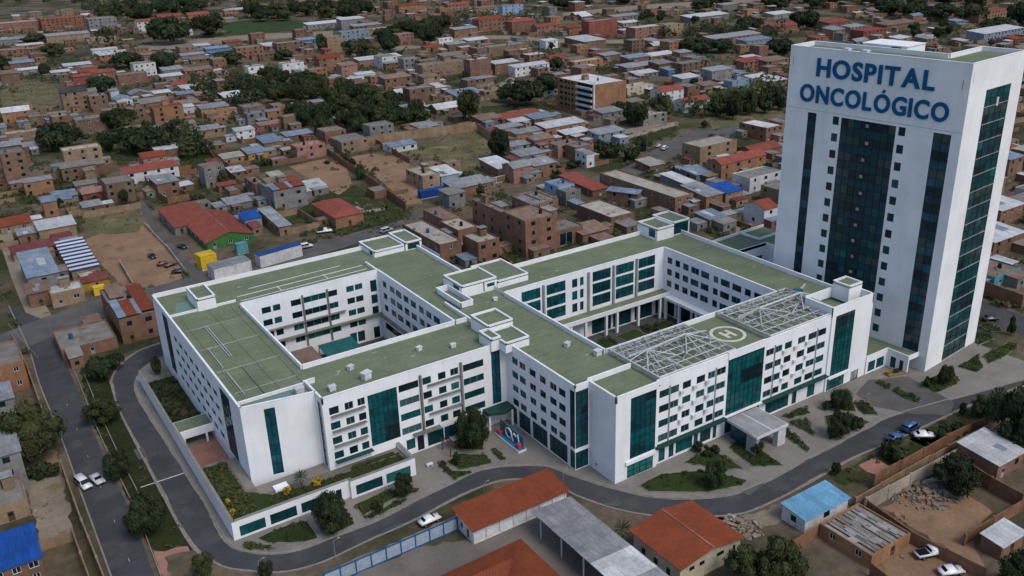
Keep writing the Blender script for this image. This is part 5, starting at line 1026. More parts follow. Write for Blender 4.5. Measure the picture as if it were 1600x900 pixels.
mat('tank_black', (.02, .02, .022), rough=.5); mat('tank_blue', (.03, .10, .22), rough=.5); mat('yellow_paint', (.62, .40, .03), rough=.5); mat('container_blue', (.015, .06, .22), rough=.6)
mat('brown_trellis', (.11, .06, .035), rough=.9); mat('tealroof', (.015, .085, .09), (.02, .10, .10), .4, .6)
mat('display_blue', (.03, .17, .30), (.02, .11, .22), .6, .5); mat('display_white', (.68, .70, .73), rough=.5); mat('display_red', (.45, .05, .07), rough=.5)
# ------------------------------------------------------------------ mesh helpers
class MB:
    def __init__(s): s.v = []; s.f = []; s.m = []
    def quad(s, pts, mi=0):
        n = len(s.v); s.v += [tuple(p) for p in pts]; s.f.append(tuple(range(n, n+len(pts)))); s.m.append(mi)
    def box(s, x0, x1, y0, y1, z0, z1, mi=0):
        n = len(s.v); s.v += [(x, y, z) for z in (z0, z1) for y in (y0, y1) for x in (x0, x1)]
        for q in ((0, 2, 3, 1), (4, 5, 7, 6), (0, 1, 5, 4), (2, 6, 7, 3), (0, 4, 6, 2), (1, 3, 7, 5)): s.f.append(tuple(n+i for i in q)); s.m.append(mi)
    def slab(s, top, th, mi=0):      # closed slab below a polygon of 3-D points (counter-clockwise seen from above)
        n = len(top); a = len(s.v); s.v += [tuple(p) for p in top] + [(p[0], p[1], p[2]-th) for p in top]
        s.f.append(tuple(range(a, a+n))); s.m.append(mi); s.f.append(tuple(range(a+2*n-1, a+n-1, -1))); s.m.append(mi)
        for i in range(n):
            j = (i+1) % n; s.f.append((a+i, a+n+i, a+n+j, a+j)); s.m.append(mi)
    def bar(s, a, b, t, w=None, mi=0):     # square bar between two points
        a, b = Vector(a), Vector(b); d = (b-a)
        if d.length < 1e-6: return
        d.normalize(); p = d.cross(Vector((0, 0, 1)))
        if p.length < .05: p = d.cross(Vector((1, 0, 0)))
        p.normalize(); q = p.cross(d); w = w or t; n = len(s.v)
        for e in (a, b):
            for i, j in ((-1, -1), (1, -1), (1, 1), (-1, 1)): s.v.append(tuple(e + p*(w/2*i) + q*(t/2*j)))
        for f in ((0, 1, 2, 3), (7, 6, 5, 4), (0, 4, 5, 1), (1, 5, 6, 2), (2, 6, 7, 3), (3, 7, 4, 0)): s.f.append(tuple(n+i for i in f)); s.m.append(mi)
    def cone(s, a, b, r0, r1, k=8, mi=0, cap=True):
        a, b = Vector(a), Vector(b); d = (b-a).normalized(); p = d.cross(Vector((0, 0, 1)))
        if p.length < .05: p = d.cross(Vector((1, 0, 0)))
        p.normalize(); q = p.cross(d); n = len(s.v)
        for e, r in ((a, r0), (b, r1)):
            for i in range(k):
                t = 2*math.pi*i/k; s.v.append(tuple(e + p*(r*math.cos(t)) + q*(r*math.sin(t))))
        for i in range(k): j = (i+1) % k; s.f.append((n+i, n+k+i, n+k+j, n+j)); s.m.append(mi)
        if cap: s.f.append(tuple(range(n, n+k))); s.m.append(mi); s.f.append(tuple(range(n+2*k-1, n+k-1, -1))); s.m.append(mi)
    def mesh(s, name, mats):
        me = bpy.data.meshes.new(name); me.from_pydata(s.v, [], s.f)
        for m in mats: me.materials.append(MATS[m] if isinstance(m, str) else m)
        if len(mats) > 1: me.polygons.foreach_set('material_index', s.m)
        me.update(); return me
def link(name, me, parent=None, loc=(0, 0, 0), rz=0.):
    o = bpy.data.objects.new(name, me); col.objects.link(o); o.location = loc
    if rz: o.rotation_euler = (0, 0, rz)
    if parent: o.parent = parent
    return o
def obj(name, mb, mats, parent=None, loc=(0, 0, 0), rz=0.):
    if isinstance(mats, str): mats = [mats]
    return link(name, mb.mesh(name, mats), parent, loc, rz)
def tag(o, label=None, cat=None, group=None, kind=None):
    for k, v in (('label', label), ('category', cat), ('group', group), ('kind', kind)):
        if v: o[k] = v
    return o
def thing(name, label, cat, loc=(0, 0, 0), rz=0., group=None):
    return tag(link(name, None, None, loc, rz), label, cat, group)
def smooth(o, ang=None):
    for p in o.data.polygons: p.use_smooth = True
    return o
WC = {}
def window_mesh(w, h, nx, frame, nz=1):
    k = (round(w, 1), round(h, 1), nx, frame, nz)
    if k not in WC:
        b = MB(); t = .07; y0, y1 = .10, .20
        b.box(0, w, y0, y1, 0, t); b.box(0, w, y0, y1, h-t, h); b.box(0, t, y0, y1, t, h-t); b.box(w-t, w, y0, y1, t, h-t)
        for i in range(1, nx): b.box(w*i/nx-t/2, w*i/nx+t/2, y0+.01, y1, t, h-t)
        for i in range(1, nz): b.box(t, w-t, y0+.02, y1, h*i/nz-t/2, h*i/nz+t/2)
        WC[k] = b.mesh('window', [frame])
    return WC[k]
def pane_mesh(w, h, m):
    k = ('p', round(w, 1), round(h, 1), m)
    if k not in WC:
        b = MB(); b.box(.02, w-.02, .16, .26, .02, h-.02); WC[k] = b.mesh('pane', [m])
    return WC[k]
def facade(b, p0, p1, z0, z1, holes, depth=.28, mi=0, rmi=None):
    """Wall sheet with real openings and reveals; openings as (a0, a1, h0, h1) along the wall. Returns their frames."""
    p0 = Vector((p0[0], p0[1], 0)); p1 = Vector((p1[0], p1[1], 0)); W = (p1-p0).length; u = (p1-p0)/W; n = Vector((u.y, -u.x, 0))
    xs = sorted({0, round(W, 3), *[round(v, 3) for h in holes for v in h[:2]]}); zs = sorted({z0, z1, *[round(v, 3) for h in holes for v in h[2:4]]})
    P = lambda a, z, d=0: tuple(p0 + u*a - n*d + Vector((0, 0, z)))
    for j in range(len(zs)-1):
        za, zb = zs[j], zs[j+1]; zm = (za+zb)/2; run = None
        for i in range(len(xs)-1):
            xa, xb = xs[i], xs[i+1]; xm = (xa+xb)/2
            solid = not any(h[0] < xm < h[1] and h[2] < zm < h[3] for h in holes)
            if solid: run = (run[0], xb) if run else (xa, xb)
            if (not solid or i == len(xs)-2) and run:
                b.quad([P(run[0], za), P(run[1], za), P(run[1], zb), P(run[0], zb)], mi); run = None
    out = []; r = mi if rmi is None else rmi
    for a0, a1, h0, h1 in [h[:4] for h in holes]:
        b.quad([P(a0, h0), P(a1, h0), P(a1, h0, depth), P(a0, h0, depth)], r); b.quad([P(a0, h1), P(a0, h1, depth), P(a1, h1, depth), P(a1, h1)], r)
        b.quad([P(a0, h0), P(a0, h0, depth), P(a0, h1, depth), P(a0, h1)], r); b.quad([P(a1, h0), P(a1, h1), P(a1, h1, depth), P(a1, h0, depth)], r)
        out.append((P(a0, h0), math.atan2(u.y, u.x), a1-a0, h1-h0))
    return out
def put_window(parent, fr, nx, frame, glass_, nz=1):
    loc, rz, w, h = fr
    o = link('window', window_mesh(w, h, nx, frame, nz), parent, loc, rz)
    link('pane', pane_mesh(w, h, glass_), o)
    return o
def curtain(parent, fr, nx, nz, pick, names=('pane', 'spandrel_panel'), bar=.09):
    """Glazed curtain wall: a mullion grid and one panel object per field."""
    loc, rz, w, h = fr; b = MB(); cw, ch = w/nx, h/nz
    for i in range(nx+1): b.box(min(max(cw*i-bar/2, 0), w-bar), min(max(cw*i-bar/2, 0), w-bar)+bar, .03, .16, 0, h)
    for j in range(nz+1): zz = min(max(ch*j-bar/2, 0), h-bar); b.box(bar, w-bar, .04, .15, zz, zz+bar)
    o = obj('curtain_wall', b, 'mullion', parent, loc, rz)
    for j in range(nz):
        for i in range(nx):
            m, kind = pick(i, j); link(names[kind], panel_mesh(cw, ch, m), o, (cw*i, 0, ch*j))
    return o
def panel_mesh(w, h, m):
    k = ('c', round(w, 2), round(h, 2), m)
    if k not in WC: b = MB(); b.box(.03, w-.03, .09, .24, .03, h-.03); WC[k] = b.mesh('pane', [m])
    return WC[k]
# ------------------------------------------------------------------ ground, roads, pavements
def ccw(p):
    return list(p) if sum(p[i-1][0]*p[i][1]-p[i][0]*p[i-1][1] for i in range(len(p))) > 0 else list(p)[::-1]
def rough_edge(poly, step=1.2, amp=.35):
    out = []
    for i in range(len(poly)):
        a, b = Vector(poly[i]), Vector(poly[(i+1) % len(poly)]); n = max(1, int((b-a).length/step)); nn = Vector((-(b-a).y, (b-a).x)).normalized() if (b-a).length else Vector((0, 0))
        for k in range(n):
            q = a.lerp(b, k/n) + nn*R.uniform(-amp, amp)*(1 if k else .3); out.append((q.x, q.y))
    return out
b = MB(); b.quad([(-2500, -400, 0), (3500, -400, 0), (3500, 4000, 0), (-2500, 4000, 0)]); tag(obj('ground', b, 'ground'), kind='structure')
zc = [.050]; zi = [0]
def nz_(road=False):      # neighbouring sheets never share a level
    zi[0] += 1; return .036+.004*(zi[0] % 3) if road else .010+.004*(zi[0] % 6)
for m, lab, pts in PATCHES:
    b = MB(); z = nz_(); b.quad([(x, y, z) for x, y in ccw(rough_edge(pts, 1.5, .5))]); o = obj('ground_patch', b, m); tag(o, lab, kind='structure')
def smooth_line(p, n=4):
    out = []
    for i in range(len(p)-1):
        p0, p1, p2, p3 = (Vector(p[max(i-1, 0)]), Vector(p[i]), Vector(p[i+1]), Vector(p[min(i+2, len(p)-1)]))
        for k in range(n):
            t = k/n; q = .5*((2*p1) + (p2-p0)*t + (2*p0-5*p1+4*p2-p3)*t*t + (3*p1-p0-3*p2+p3)*t**3); out.append((q.x, q.y))
    return out + [tuple(p[-1])]
def ribbon(name, l, r, z, m, kind='structure', lab=None):
    b = MB(); n = min(len(l), len(r))
    for i in range(n-1): b.quad([(*l[i], z), (*r[i], z), (*r[i+1], z), (*l[i+1], z)])
    return tag(obj(name, b, m), lab, kind=kind)
def fix(l, r):     # keep the quads facing up
    a, b2, c = Vector(l[0]), Vector(r[0]), Vector(r[1]); return (l, r) if (b2-a).cross(c-a) > 0 else (r, l)
for n, l, r, m in ROADS:
    l, r = fix(smooth_line(l), smooth_line(r)); ribbon(n, l, r, nz_(True), m, lab={'asphalt': 'dark asphalt road', 'asphalt_worn': 'worn grey street', 'dirt_pale': 'pale dirt track'}[m])
IN, OU = smooth_line(INNER), smooth_line(OUTER)
l, r = fix(IN, OU); ribbon('hospital_ring_road', l, r, .050, 'asphalt', lab='dark asphalt road curving around the hospital')
def offset(line, d):
    out = []
    for i in range(len(line)):
        a, c = Vector(line[max(i-1, 0)]), Vector(line[min(i+1, len(line)-1)]); t = (c-a).normalized(); q = Vector(line[i]) + Vector((-t.y, t.x))*d; out.append((q.x, q.y))
    return out
# forecourt pavement, one step above the road
b = MB(); poly = [(x, y) for x, y in IN] + [(INNER[-1][0], 190), (160, 195), (104, 219), (35, 219)]
b.slab([(x, y, .12) for x, y in ccw(poly)], .118); tag(obj('forecourt_pavement', b, 'plaza'), kind='structure')
def kerb_strip(line, w, z1, name, m='kerb'):
    b = MB(); a, c = offset(line, -w/2), offset(line, w/2)
    for i in range(len(line)-1):
        b.slab([(*p, z1) for p in ccw([a[i], a[i+1], c[i+1], c[i]])], z1-.005)
    return tag(obj(name, b, m), kind='structure')
kerb_strip(IN, .32, .145, 'kerb'); kerb_strip(OU, .30, .14, 'kerb')
# sidewalk between inner road and hospital: lighter footpath along the kerb
for n, l, r, m in ROADS:
    if n == 'west_road':
        kerb_strip(smooth_line(l), .28, .14, 'kerb')
def dust(line, d0, seed, m='dirt_pale', z=.054):
    q = random.Random(seed); line = smooth_line(line, 3); a = offset(line, d0); b = MB(); sg = 1 if d0 > 0 else -1; ws = [.22+.3*mnoise.noise((p[0]*.11, p[1]*.11, seed))+.12*q.random() for p in line]
    c = []
    for i in range(len(line)): v = Vector(offset(line[max(i-1, 0):i+2], 1.)[min(i, 1)])-Vector(line[i]); t_ = Vector(a[i])+v*sg*max(.03, ws[i]); c.append((t_.x, t_.y))
    for i in range(len(line)-1): b.quad([(*p, z) for p in ccw([a[i], a[i+1], c[i+1], c[i]])])
    return tag(obj('road_dust', b, m), kind='structure')
sgn = 1 if (Vector(offset(OU, 1.)[40])-Vector(IN[40])).length < (Vector(OU[40])-Vector(IN[40])).length else -1
dust(OU, .16*sgn, 1); dust(IN, -.17*sgn, 2, 'kerb')
for k, (x, y, w_, d_, an) in enumerate(((66, 121.5, 3.2, 1.6, .1), (52, 123.5, 4., 1.4, -.05), (112, 95.5, 5., 2., .2), (128, 96.5, 3.2, 1.8, .3), (21, 176, 1.8, 4.5, .0), (23.5, 150, 1.6, 3., .1), (12.5, 172, 1.6, 4., .1), (10.6, 188, 2., 3., .05), (88, 106.5, 3., 1.5, -.3))):
    b = MB(); ca, sa = math.cos(an), math.sin(an); b.quad([(x+p*ca-q_*sa, y+p*sa+q_*ca, .0565) for p, q_ in ((-w_/2, -d_/2), (w_/2, -d_/2), (w_/2, d_/2), (-w_/2, d_/2))]); tag(obj('road_patch', b, 'plaza_dark' if k % 2 else 'asphalt_worn'), kind='structure')
# lane dashes
def dashes(line, off, step, ln, w):
    L_ = offset(line, off); acc = 0; segs = []; nxt = step/2
    for i in range(len(L_)-1):
        a, c = Vector(L_[i]), Vector(L_[i+1]); d = (c-a).length
        while acc + d > nxt:
            t = (nxt-acc)/d; q = a.lerp(c, t); dr = (c-a).normalized(); segs.append((q, dr)); nxt += step
        acc += d
    for q, dr in segs:
        nrm = Vector((-dr.y, dr.x)); b = MB(); p = [q-dr*ln/2-nrm*w/2, q+dr*ln/2-nrm*w/2, q+dr*ln/2+nrm*w/2, q-dr*ln/2+nrm*w/2]
        b.quad([(v.x, v.y, .004) for v in p]); o = obj('lane_marking', b, 'roof_line', None, (0, 0, zc[0]+.008)); tag(o, kind='structure')
wr = [r for r in ROADS if r[0] == 'west_road'][0]
mid = [((a[0]+c[0])/2, (a[1]+c[1])/2) for a, c in zip(smooth_line(wr[1]), smooth_line(wr[2]))]
dashes(mid[9:], .3, 13, 1.0, .10)
b = MB(); b.quad([(27.2, 169.2, 0), (27.35, 169.2, 0), (27.35, 169.5, 0), (19.5, 169.5, 0)][::1]); 
b = MB(); b.box(18.2, 26.4, 163.2, 163.45, 0, .004); tag(obj('stop_line', b, 'white_paint', None, (0, 0, zc[0]+.004)), kind='structure')
# drive mouth beside the tower
b = MB(); b.quad([(x, y, .128) for x, y in ccw([(163.5, 109), (172, 104.8), (171.0, 99.0), (169.5, 92.0), (164.0, 89.3), (158.5, 94.0), (154.5, 101.0), (156.0, 106.5)])]); tag(obj('entrance_drive', b, 'asphalt_worn'), kind='structure')
# lawns of the forecourt: raised beds with kerb and uneven top
def lawn(lab, pts, z=.12):
    p = ccw(rough_edge(pts, .9, .12)); t = tag(link('lawn', None, None, (pts[0][0], pts[0][1], z)), lab, 'lawn', 'lawns around the hospital')
    ox, oy = pts[0]; cx = sum(q[0] for q in p)/len(p); cy = sum(q[1] for q in p)/len(p); n = len(p)
    b = MB(); rings = []
    for k, (s, h) in enumerate(((1., .04), (.985, .16), (.8, .22), (.5, .26))):
        rings.append([(cx+(x-cx)*s-ox, cy+(y-cy)*s-oy, h+(R.uniform(-.05, .05) if k > 1 else 0)) for x, y in p])
    b.v = [v for r_ in rings for v in r_] + [(cx-ox, cy-oy, .28)]
    for k in range(3):
        for i in range(n): j = (i+1) % n; b.f.append((k*n+i, k*n+j, (k+1)*n+j, (k+1)*n+i)); b.m.append(0)
    for i in range(n): b.f.append((3*n+i, 3*n+(i+1) % n, 4*n)); b.m.append(0)
    smooth(obj('turf', b, 'lawn', t))
    b = MB(); q = ccw(pts); m_ = len(q)
    for i in range(m_):
        a, c = q[i], q[(i+1) % m_]; b.bar((a[0]-ox, a[1]-oy, .07), (c[0]-ox, c[1]-oy, .07), .13, .16)
    obj('edging', b, 'kerb', t)
    return t
for lab, pts in LAWNS: lawn(lab, pts)
# ------------------------------------------------------------------ hospital, low wings
BX, BY = 100., 150.
hosp = thing('hospital_building', 'white five storey hospital with green roofs around two courtyards', 'hospital', (BX, BY, 0))
ZR = 18.5
def hb(pts): return [(x-BX, y-BY) for x, y in pts]
ROWS = (14.55, 11.35, 8.15, 4.95); WH = 1.55
def wpick():
    return R.choices(('glass_dark', 'glass_deep', 'glass_teal', 'glass_bright', 'glass_pale'), (40, 30, 18, 5, 7))[0]
def face(p0, p1, cols, rows=ROWS, extra=(), z0=0., z1=ZR, wh=WH, curt=(), frame=None, wide=2.2):
    """One facade: cols are (a0, a1) spans in metres along it, extra are free openings, curt are curtain walls."""
    (x0, y0), (x1, y1) = hb([p0, p1]); holes = []
    for zz in rows:
        for a0, a1 in cols: holes.append((a0, a1, zz, zz+wh))
    ne = len(holes); holes += [e[:4] for e in extra]; nc = len(holes); holes += [c[:4] for c in curt]
    b = MB(); fr = facade(b, (x0, y0), (x1, y1), z0, z1, holes)
    obj('wall', b, 'white_plaster', hosp)
    for i, f_ in enumerate(fr):
        if i < ne: put_window(hosp, f_, 1 if f_[2] < 1.3 else 2 if f_[2] < 3 else 3, frame or R.choice(('mullion', 'mullion', 'frame_grey')), wpick())
        elif i < nc: put_window(hosp, f_, max(1, round(f_[2]/1.5)), 'mullion', extra[i-ne][4] if len(extra[i-ne]) > 4 else R.choice(('glass_deep', 'glass_teal')))
        else:
            c = curt[i-nc]; style = c[6]
            def pick(ii, jj, s=style):
                if s == 'teal': q7 = random.Random((ii//3)*7+(jj//2)*31+int(c[0]*13)).random(); return ('glass_dark' if q7 < .10 else 'glass_deep' if q7 < .34 else 'glass_teal') if R.random() < .9 else 'glass_deep', 0
                if s == 'deep': return R.choices(('glass_deep', 'glass_blue', 'glass_dark'), (88, 10, 2))[0], 0
                if s == 'blue': return R.choices(('glass_blue', 'glass_deep'), (85, 15))[0], 0
                if s == 'bright': return R.choices(('glass_bright', 'glass_teal'), (60, 40))[0], 0
            curtain(hosp, f_, c[4], c[5], pick)
def spans(x0, l): return [(a-x0, b_-x0) for a, b_ in l]
def spansd(y0, l): return [(y0-a, y0-b_) for a, b_ in l]
# front wing, south
face((48.8, 142.7), (88.9, 142.7), spans(48.8, [(50., 51.9), (53.1, 54.8), (55.7, 57.2), (64.3, 68.6), (69.5, 71.4), (73., 74.7), (75.8, 77.6), (78.7, 83.5)]),
     extra=[(18.6, 20.1, .3, 3.9, 'glass_dark'), (16.2, 18.1, 1.3, 3.6), (20.9, 24.6, .5, 3.6, 'glass_deep'), (24.8, 28.9, .5, 3.6, 'glass_blue'), (30., 34.5, .3, 3.4, 'glass_dark')],
     curt=[(8.95, 15.1, 4.95, 16.1, 6, 7, 'teal'), (36.6, 38.7, 4.9, 18.2, 2, 8, 'blue')])
face((48.8, 145.95), (48.8, 142.7), [], curt=[(.9, 2.3, 3.2, 17.2, 1, 8, 'deep')])
# mid wing, west face, with the teal corner
face((88.9, 142.7), (88.9, 118.9), spansd(142.7, [(140.4, 138.2), (137.6, 135.4), (134., 131.8), (130.4, 128.4), (127., 124.8), (124.1, 121.9)]), rows=ROWS,
     extra=[(1.9, 3.6, .3, 4.3, 'glass_deep'), (4.3, 8.6, .3, 4.3, 'glass_deep'), (9.3, 14.6, .3, 4.3, 'glass_deep'), (15.3, 21.3, .3, 4.3, 'glass_deep')],
     curt=[(22.2, 23.7, 4.9, 18.0, 1, 9, 'deep'), (22.2, 23.7, .3, 4.2, 1, 2, 'deep')])
face((88.9, 118.9), (92.2, 118.9), [], curt=[(.1, 3.1, 4.9, 18.0, 2, 9, 'deep'), (.1, 3.1, .3, 4.2, 2, 2, 'deep')])
# south-west block of the right wing
face((92.2, 120.), (92.2, 111.), [], extra=[(3.0, 3.6, 1.2, 1.7, 'glass_dark')])
face((92.2, 111.), (102.4, 111.), [], curt=[(3.5, 9.7, 4.2, 18.3, 5, 10, 'teal'), (2.9, 9.3, .15, 3.0, 4, 2, 'bright')])
face((102.4, 111.), (102.4, 111.4), [])
# right wing, south
face((102.4, 111.4), (151.3, 111.4), spans(102.4, [(103., 105.4), (105.7, 107.9), (108.9, 111.), (112.5, 114.7), (115.5, 117.4), (117.8, 120.3), (131.7, 134.), (134.4, 136.4), (137.2, 139.3), (141.2, 143.5), (144.4, 147.), (147.4, 150.)]),
     extra=[(.9, 2.5, .4, 3.4), (3.5, 4.8, .4, 3.4), (5.3, 9.7, .6, 3.4), (10.1, 11.2, .3, 3.5), (11.8, 14.7, .6, 3.4), (15.3, 16.3, .4, 3.4), (18.6, 28.5, .2, 4.0, 'glass_blue'), (30.4, 37.5, .5, 3.5), (38.6, 40., .3, 3.5), (43.4, 45.8, .4, 3.5)],
     curt=[(18.5, 28.7, 4.5, 18.3, 8, 9, 'teal')])
# south-east block, taller
face((151.3, 111.4), (151.3, 111.1), [], z1=20.2)
face((151.3, 111.1), (164.8, 111.1), [], z1=20.2, curt=[(1.2, 7.5, 3.5, 19.6, 5, 11, 'teal'), (.5, 6.3, .15, 2.9, 4, 2, 'bright')], extra=[(8.6, 11.2, .12, 2.4, 'frame_grey')])
face((164.8, 111.1), (164.8, 178.), [], z1=ZR)
b = MB(); facade(b, *hb([(164.8, 111.1), (164.8, 119.)]), 18.5, 20.2, []); facade(b, *hb([(164.8, 119.), (151.3, 119.)]), 18.5, 20.2, []); facade(b, *hb([(151.3, 119.), (151.3, 111.4)]), 18.5, 20.2, []); obj('wall', b, 'white_plaster', hosp)
# west facade
WC_ = [(197.3-4.3*i, 194.4-4.3*i) for i in range(8)]
face((35.4, 214.5), (35.4, 148.3), spansd(214.5, WC_), rows=(13.3, 10.1, 6.9, 3.7), wh=1.3, frame='mullion', curt=[(8.4, 13.4, 2.6, 17.1, 3, 8, 'deep'), (53., 59.2, 3., 17.2, 4, 8, 'deep')])
# angled south end of the west wing
face((35.4, 148.3), (49.0, 145.95), [], curt=[(4.1, 6.1, 3.1, 17.8, 2, 7, 'blue')])
# courtyard one
face((51., 196.), (85.5, 196.), spans(51., [(55.5, 57.7), (58.2, 60.), (62.6, 65.1), (65.8, 71.5), (72.1, 74.4), (76.8, 78.8), (79.1, 81.1)]), extra=[(32.2, 33.9, 13., 16.1), (32.2, 33.9, 9.8, 12.2, 'glass_deep'), (32.2, 33.9, 6.6, 9., 'glass_dark'), (25.5, 27.3, .6, 3.4), (27.6, 29.5, .6, 3.4), (32., 33.7, .3, 3.4, 'glass_dark')])
face((85.5, 196.), (85.5, 158.), spansd(196., [(193.6, 191.5), (189.7, 187.), (186.3, 183.3), (182.2, 179.6), (178.6, 175.8), (174.4, 172.), (171., 168.3), (167.4, 164.3)]), rows=(14.8, 11.6, 8.4), wh=1.7, extra=[(2, 36, 3.2, 5.0, 'glass_dark')])
face((85.5, 158.), (51., 158.), []); face((51., 158.), (51., 196.), [(3+4.*i, 5.2+4.*i) for i in range(8)], rows=(14.55,))
# courtyard two
face((103., 164.5), (152., 164.5), [], rows=(), extra=[(19.3, 20.9, 14.6, 16.8), (21.7, 22.8, 14.6, 16.8), (19.3, 20.9, 11.3, 13.6), (21.7, 22.8, 11.3, 13.6), (19.3, 20.9, 8.0, 10.3), (21.7, 22.8, 8.0, 10.3)] + [(a, b_, .3, 5.0, 'glass_deep') for a, b_ in ((10.5, 16.5), (18., 19.6), (25.4, 29.6), (30.4, 31.6), (32.2, 38.2), (39.4, 45.4), (46.5, 48.5))],
     curt=[(a-103, b_-103, z, z+2.75, 5, 2, 'teal') for a, b_ in ((107.5, 112.9), (114.7, 120.3), (128.6, 134.3), (136., 141.8), (143.4, 148.9)) for z in (14.6, 11.3, 8.0)])
face((152., 164.5), (152., 127.5), spansd(164.5, [(163.2, 161.4), (160.2, 158.5), (157.4, 155.4), (154.5, 151.7), (151., 148.2), (146.7, 145.1), (144.3, 141.3), (140.5, 137.6), (136.5, 134.6), (133.6, 130.5)]), rows=(14.6, 11.4, 8.2), wh=1.7, extra=[(1.5, 4.5, .3, 5., 'glass_dark'), (5.4, 10.4, .3, 5., 'glass_dark'), (11.2, 17., .3, 5., 'glass_dark'), (18., 24., .3, 5., 'glass_dark'), (25., 31., .3, 5., 'glass_dark')])
face((152., 127.5), (103., 127.5), []); face((103., 127.5), (103., 170.), [])
# plain outer faces
for a, c in (((103.3, 196.), (103.3, 214.5)), ((103.3, 214.5), (35.4, 214.5)), ((102., 170.), (102., 196.)), ((164.8, 178.), (103., 178.)), ((103., 178.), (103., 170.))): face(a, c, [])
# roof decks
ZD = 17.55
DECKS = ([(35.4, 148.3), (49., 145.95), (49., 151.), (51., 151.), (51., 214.5), (35.4, 214.5)], [(51., 196.), (103.3, 196.), (103.3, 214.5), (51., 214.5)], [(85.5, 158.), (102., 158.), (102., 196.), (85.5, 196.)],
         [(49., 142.7), (88.9, 142.7), (88.9, 158.), (51., 158.), (51., 151.), (49., 151.)], [(88.9, 120.), (103., 120.), (103., 158.), (88.9, 158.)], [(88.9, 118.9), (92.2, 118.9), (92.2, 120.), (88.9, 120.)],
         [(102., 158.), (103., 158.), (103., 178.), (102., 178.)], [(92.2, 111.), (103., 111.), (103., 120.), (92.2, 120.)], [(103., 111.4), (151.3, 111.4), (151.3, 111.1), (164.8, 111.1), (164.8, 127.5), (103., 127.5)],
         [(103., 164.5), (152., 164.5), (152., 178.), (103., 178.)], [(152., 127.5), (164.8, 127.5), (164.8, 178.), (152., 178.)])
for p in DECKS:
    b = MB(); b.quad([(x, y, ZD) for x, y in hb(ccw(p))]); obj('roof_deck', b, 'roof_green', hosp)
# parapets with coping
def parapet(p0, p1, zt=ZR, zb=17.2, th=.32, side=-1):
    (x0, y0), (x1, y1) = hb([p0, p1]); u = (Vector((x1, y1))-Vector((x0, y0))).normalized(); n = Vector((u.y, -u.x)); b = MB()
    a, c = Vector((x0, y0)), Vector((x1, y1)); i0, i1 = (.012, th)
    q = [a-n*i0, c-n*i0, c-n*i1, a-n*i1]; b.slab([(v.x, v.y, zt) for v in ccw([tuple(v) for v in q]) for v in [Vector(v)]], zt-zb, 0)
    q = [a+n*.05-u*.03, c+n*.05+u*.03, c-n*(th+.04)+u*.03, a-n*(th+.04)-u*.03]; b.slab([(*v, zt+.075) for v in ccw([tuple(v) for v in q])], .07, 1)
    obj('parapet', b, ['white_plaster', 'coping'], hosp)
for e in (((35.4, 214.5), (35.4, 148.3)), ((35.4, 148.3), (49., 145.95)), ((48.8, 142.7), (88.9, 142.7)), ((88.9, 142.7), (88.9, 118.9)), ((92.2, 120.), (92.2, 111.)), ((92.2, 111.), (102.4, 111.)),
          ((102.4, 111.4), (120.8, 111.4)), ((131.2, 111.4), (151.3, 111.4)), ((51., 196.), (85.5, 196.)), ((85.5, 196.), (85.5, 158.)), ((85.5, 158.), (51., 158.)), ((51., 158.), (51., 196.)), ((103., 164.5), (152., 164.5)), ((152., 164.5), (152., 127.5)),
          ((152., 127.5), (103., 127.5)), ((103., 127.5), (103., 164.5)), ((103.3, 214.5), (35.4, 214.5)), ((102., 181.), (102., 206.)), ((164.8, 119.), (164.8, 178.)), ((164.8, 178.), (113., 178.)), ((48.8, 151.), (48.8, 142.7)),
          ((88.9, 118.9), (92.2, 118.9))): parapet(*e)
for e in (((151.3, 111.1), (164.8, 111.1)), ((164.8, 111.1), (164.8, 119.)), ((164.8, 119.), (151.3, 119.)), ((151.3, 119.), (151.3, 111.4))): parapet(*e, zt=20.2, zb=18.)
parapet((120.8, 111.25), (131.2, 111.25), 18.75)
# dividing upstands on the decks
def upstand(p0, p1, zt, th=.3):
    parapet(p0, p1, zt, 17.4, th)
for e in (((88.9, 168.), (88.9, 153.6), 18.45), ((88.7, 158.), (86., 158.), 18.45), ((36., 151.2), (48.5, 151.2), 18.1), ((103., 120.), (92.2, 120.), 18.5), ((36., 200.), (51., 200.), 18.0), ((48.6, 151.1), (50.9, 151.1), 18.5), ((85.6, 203.5), (85.6, 196.), 18.3)): upstand(*e)
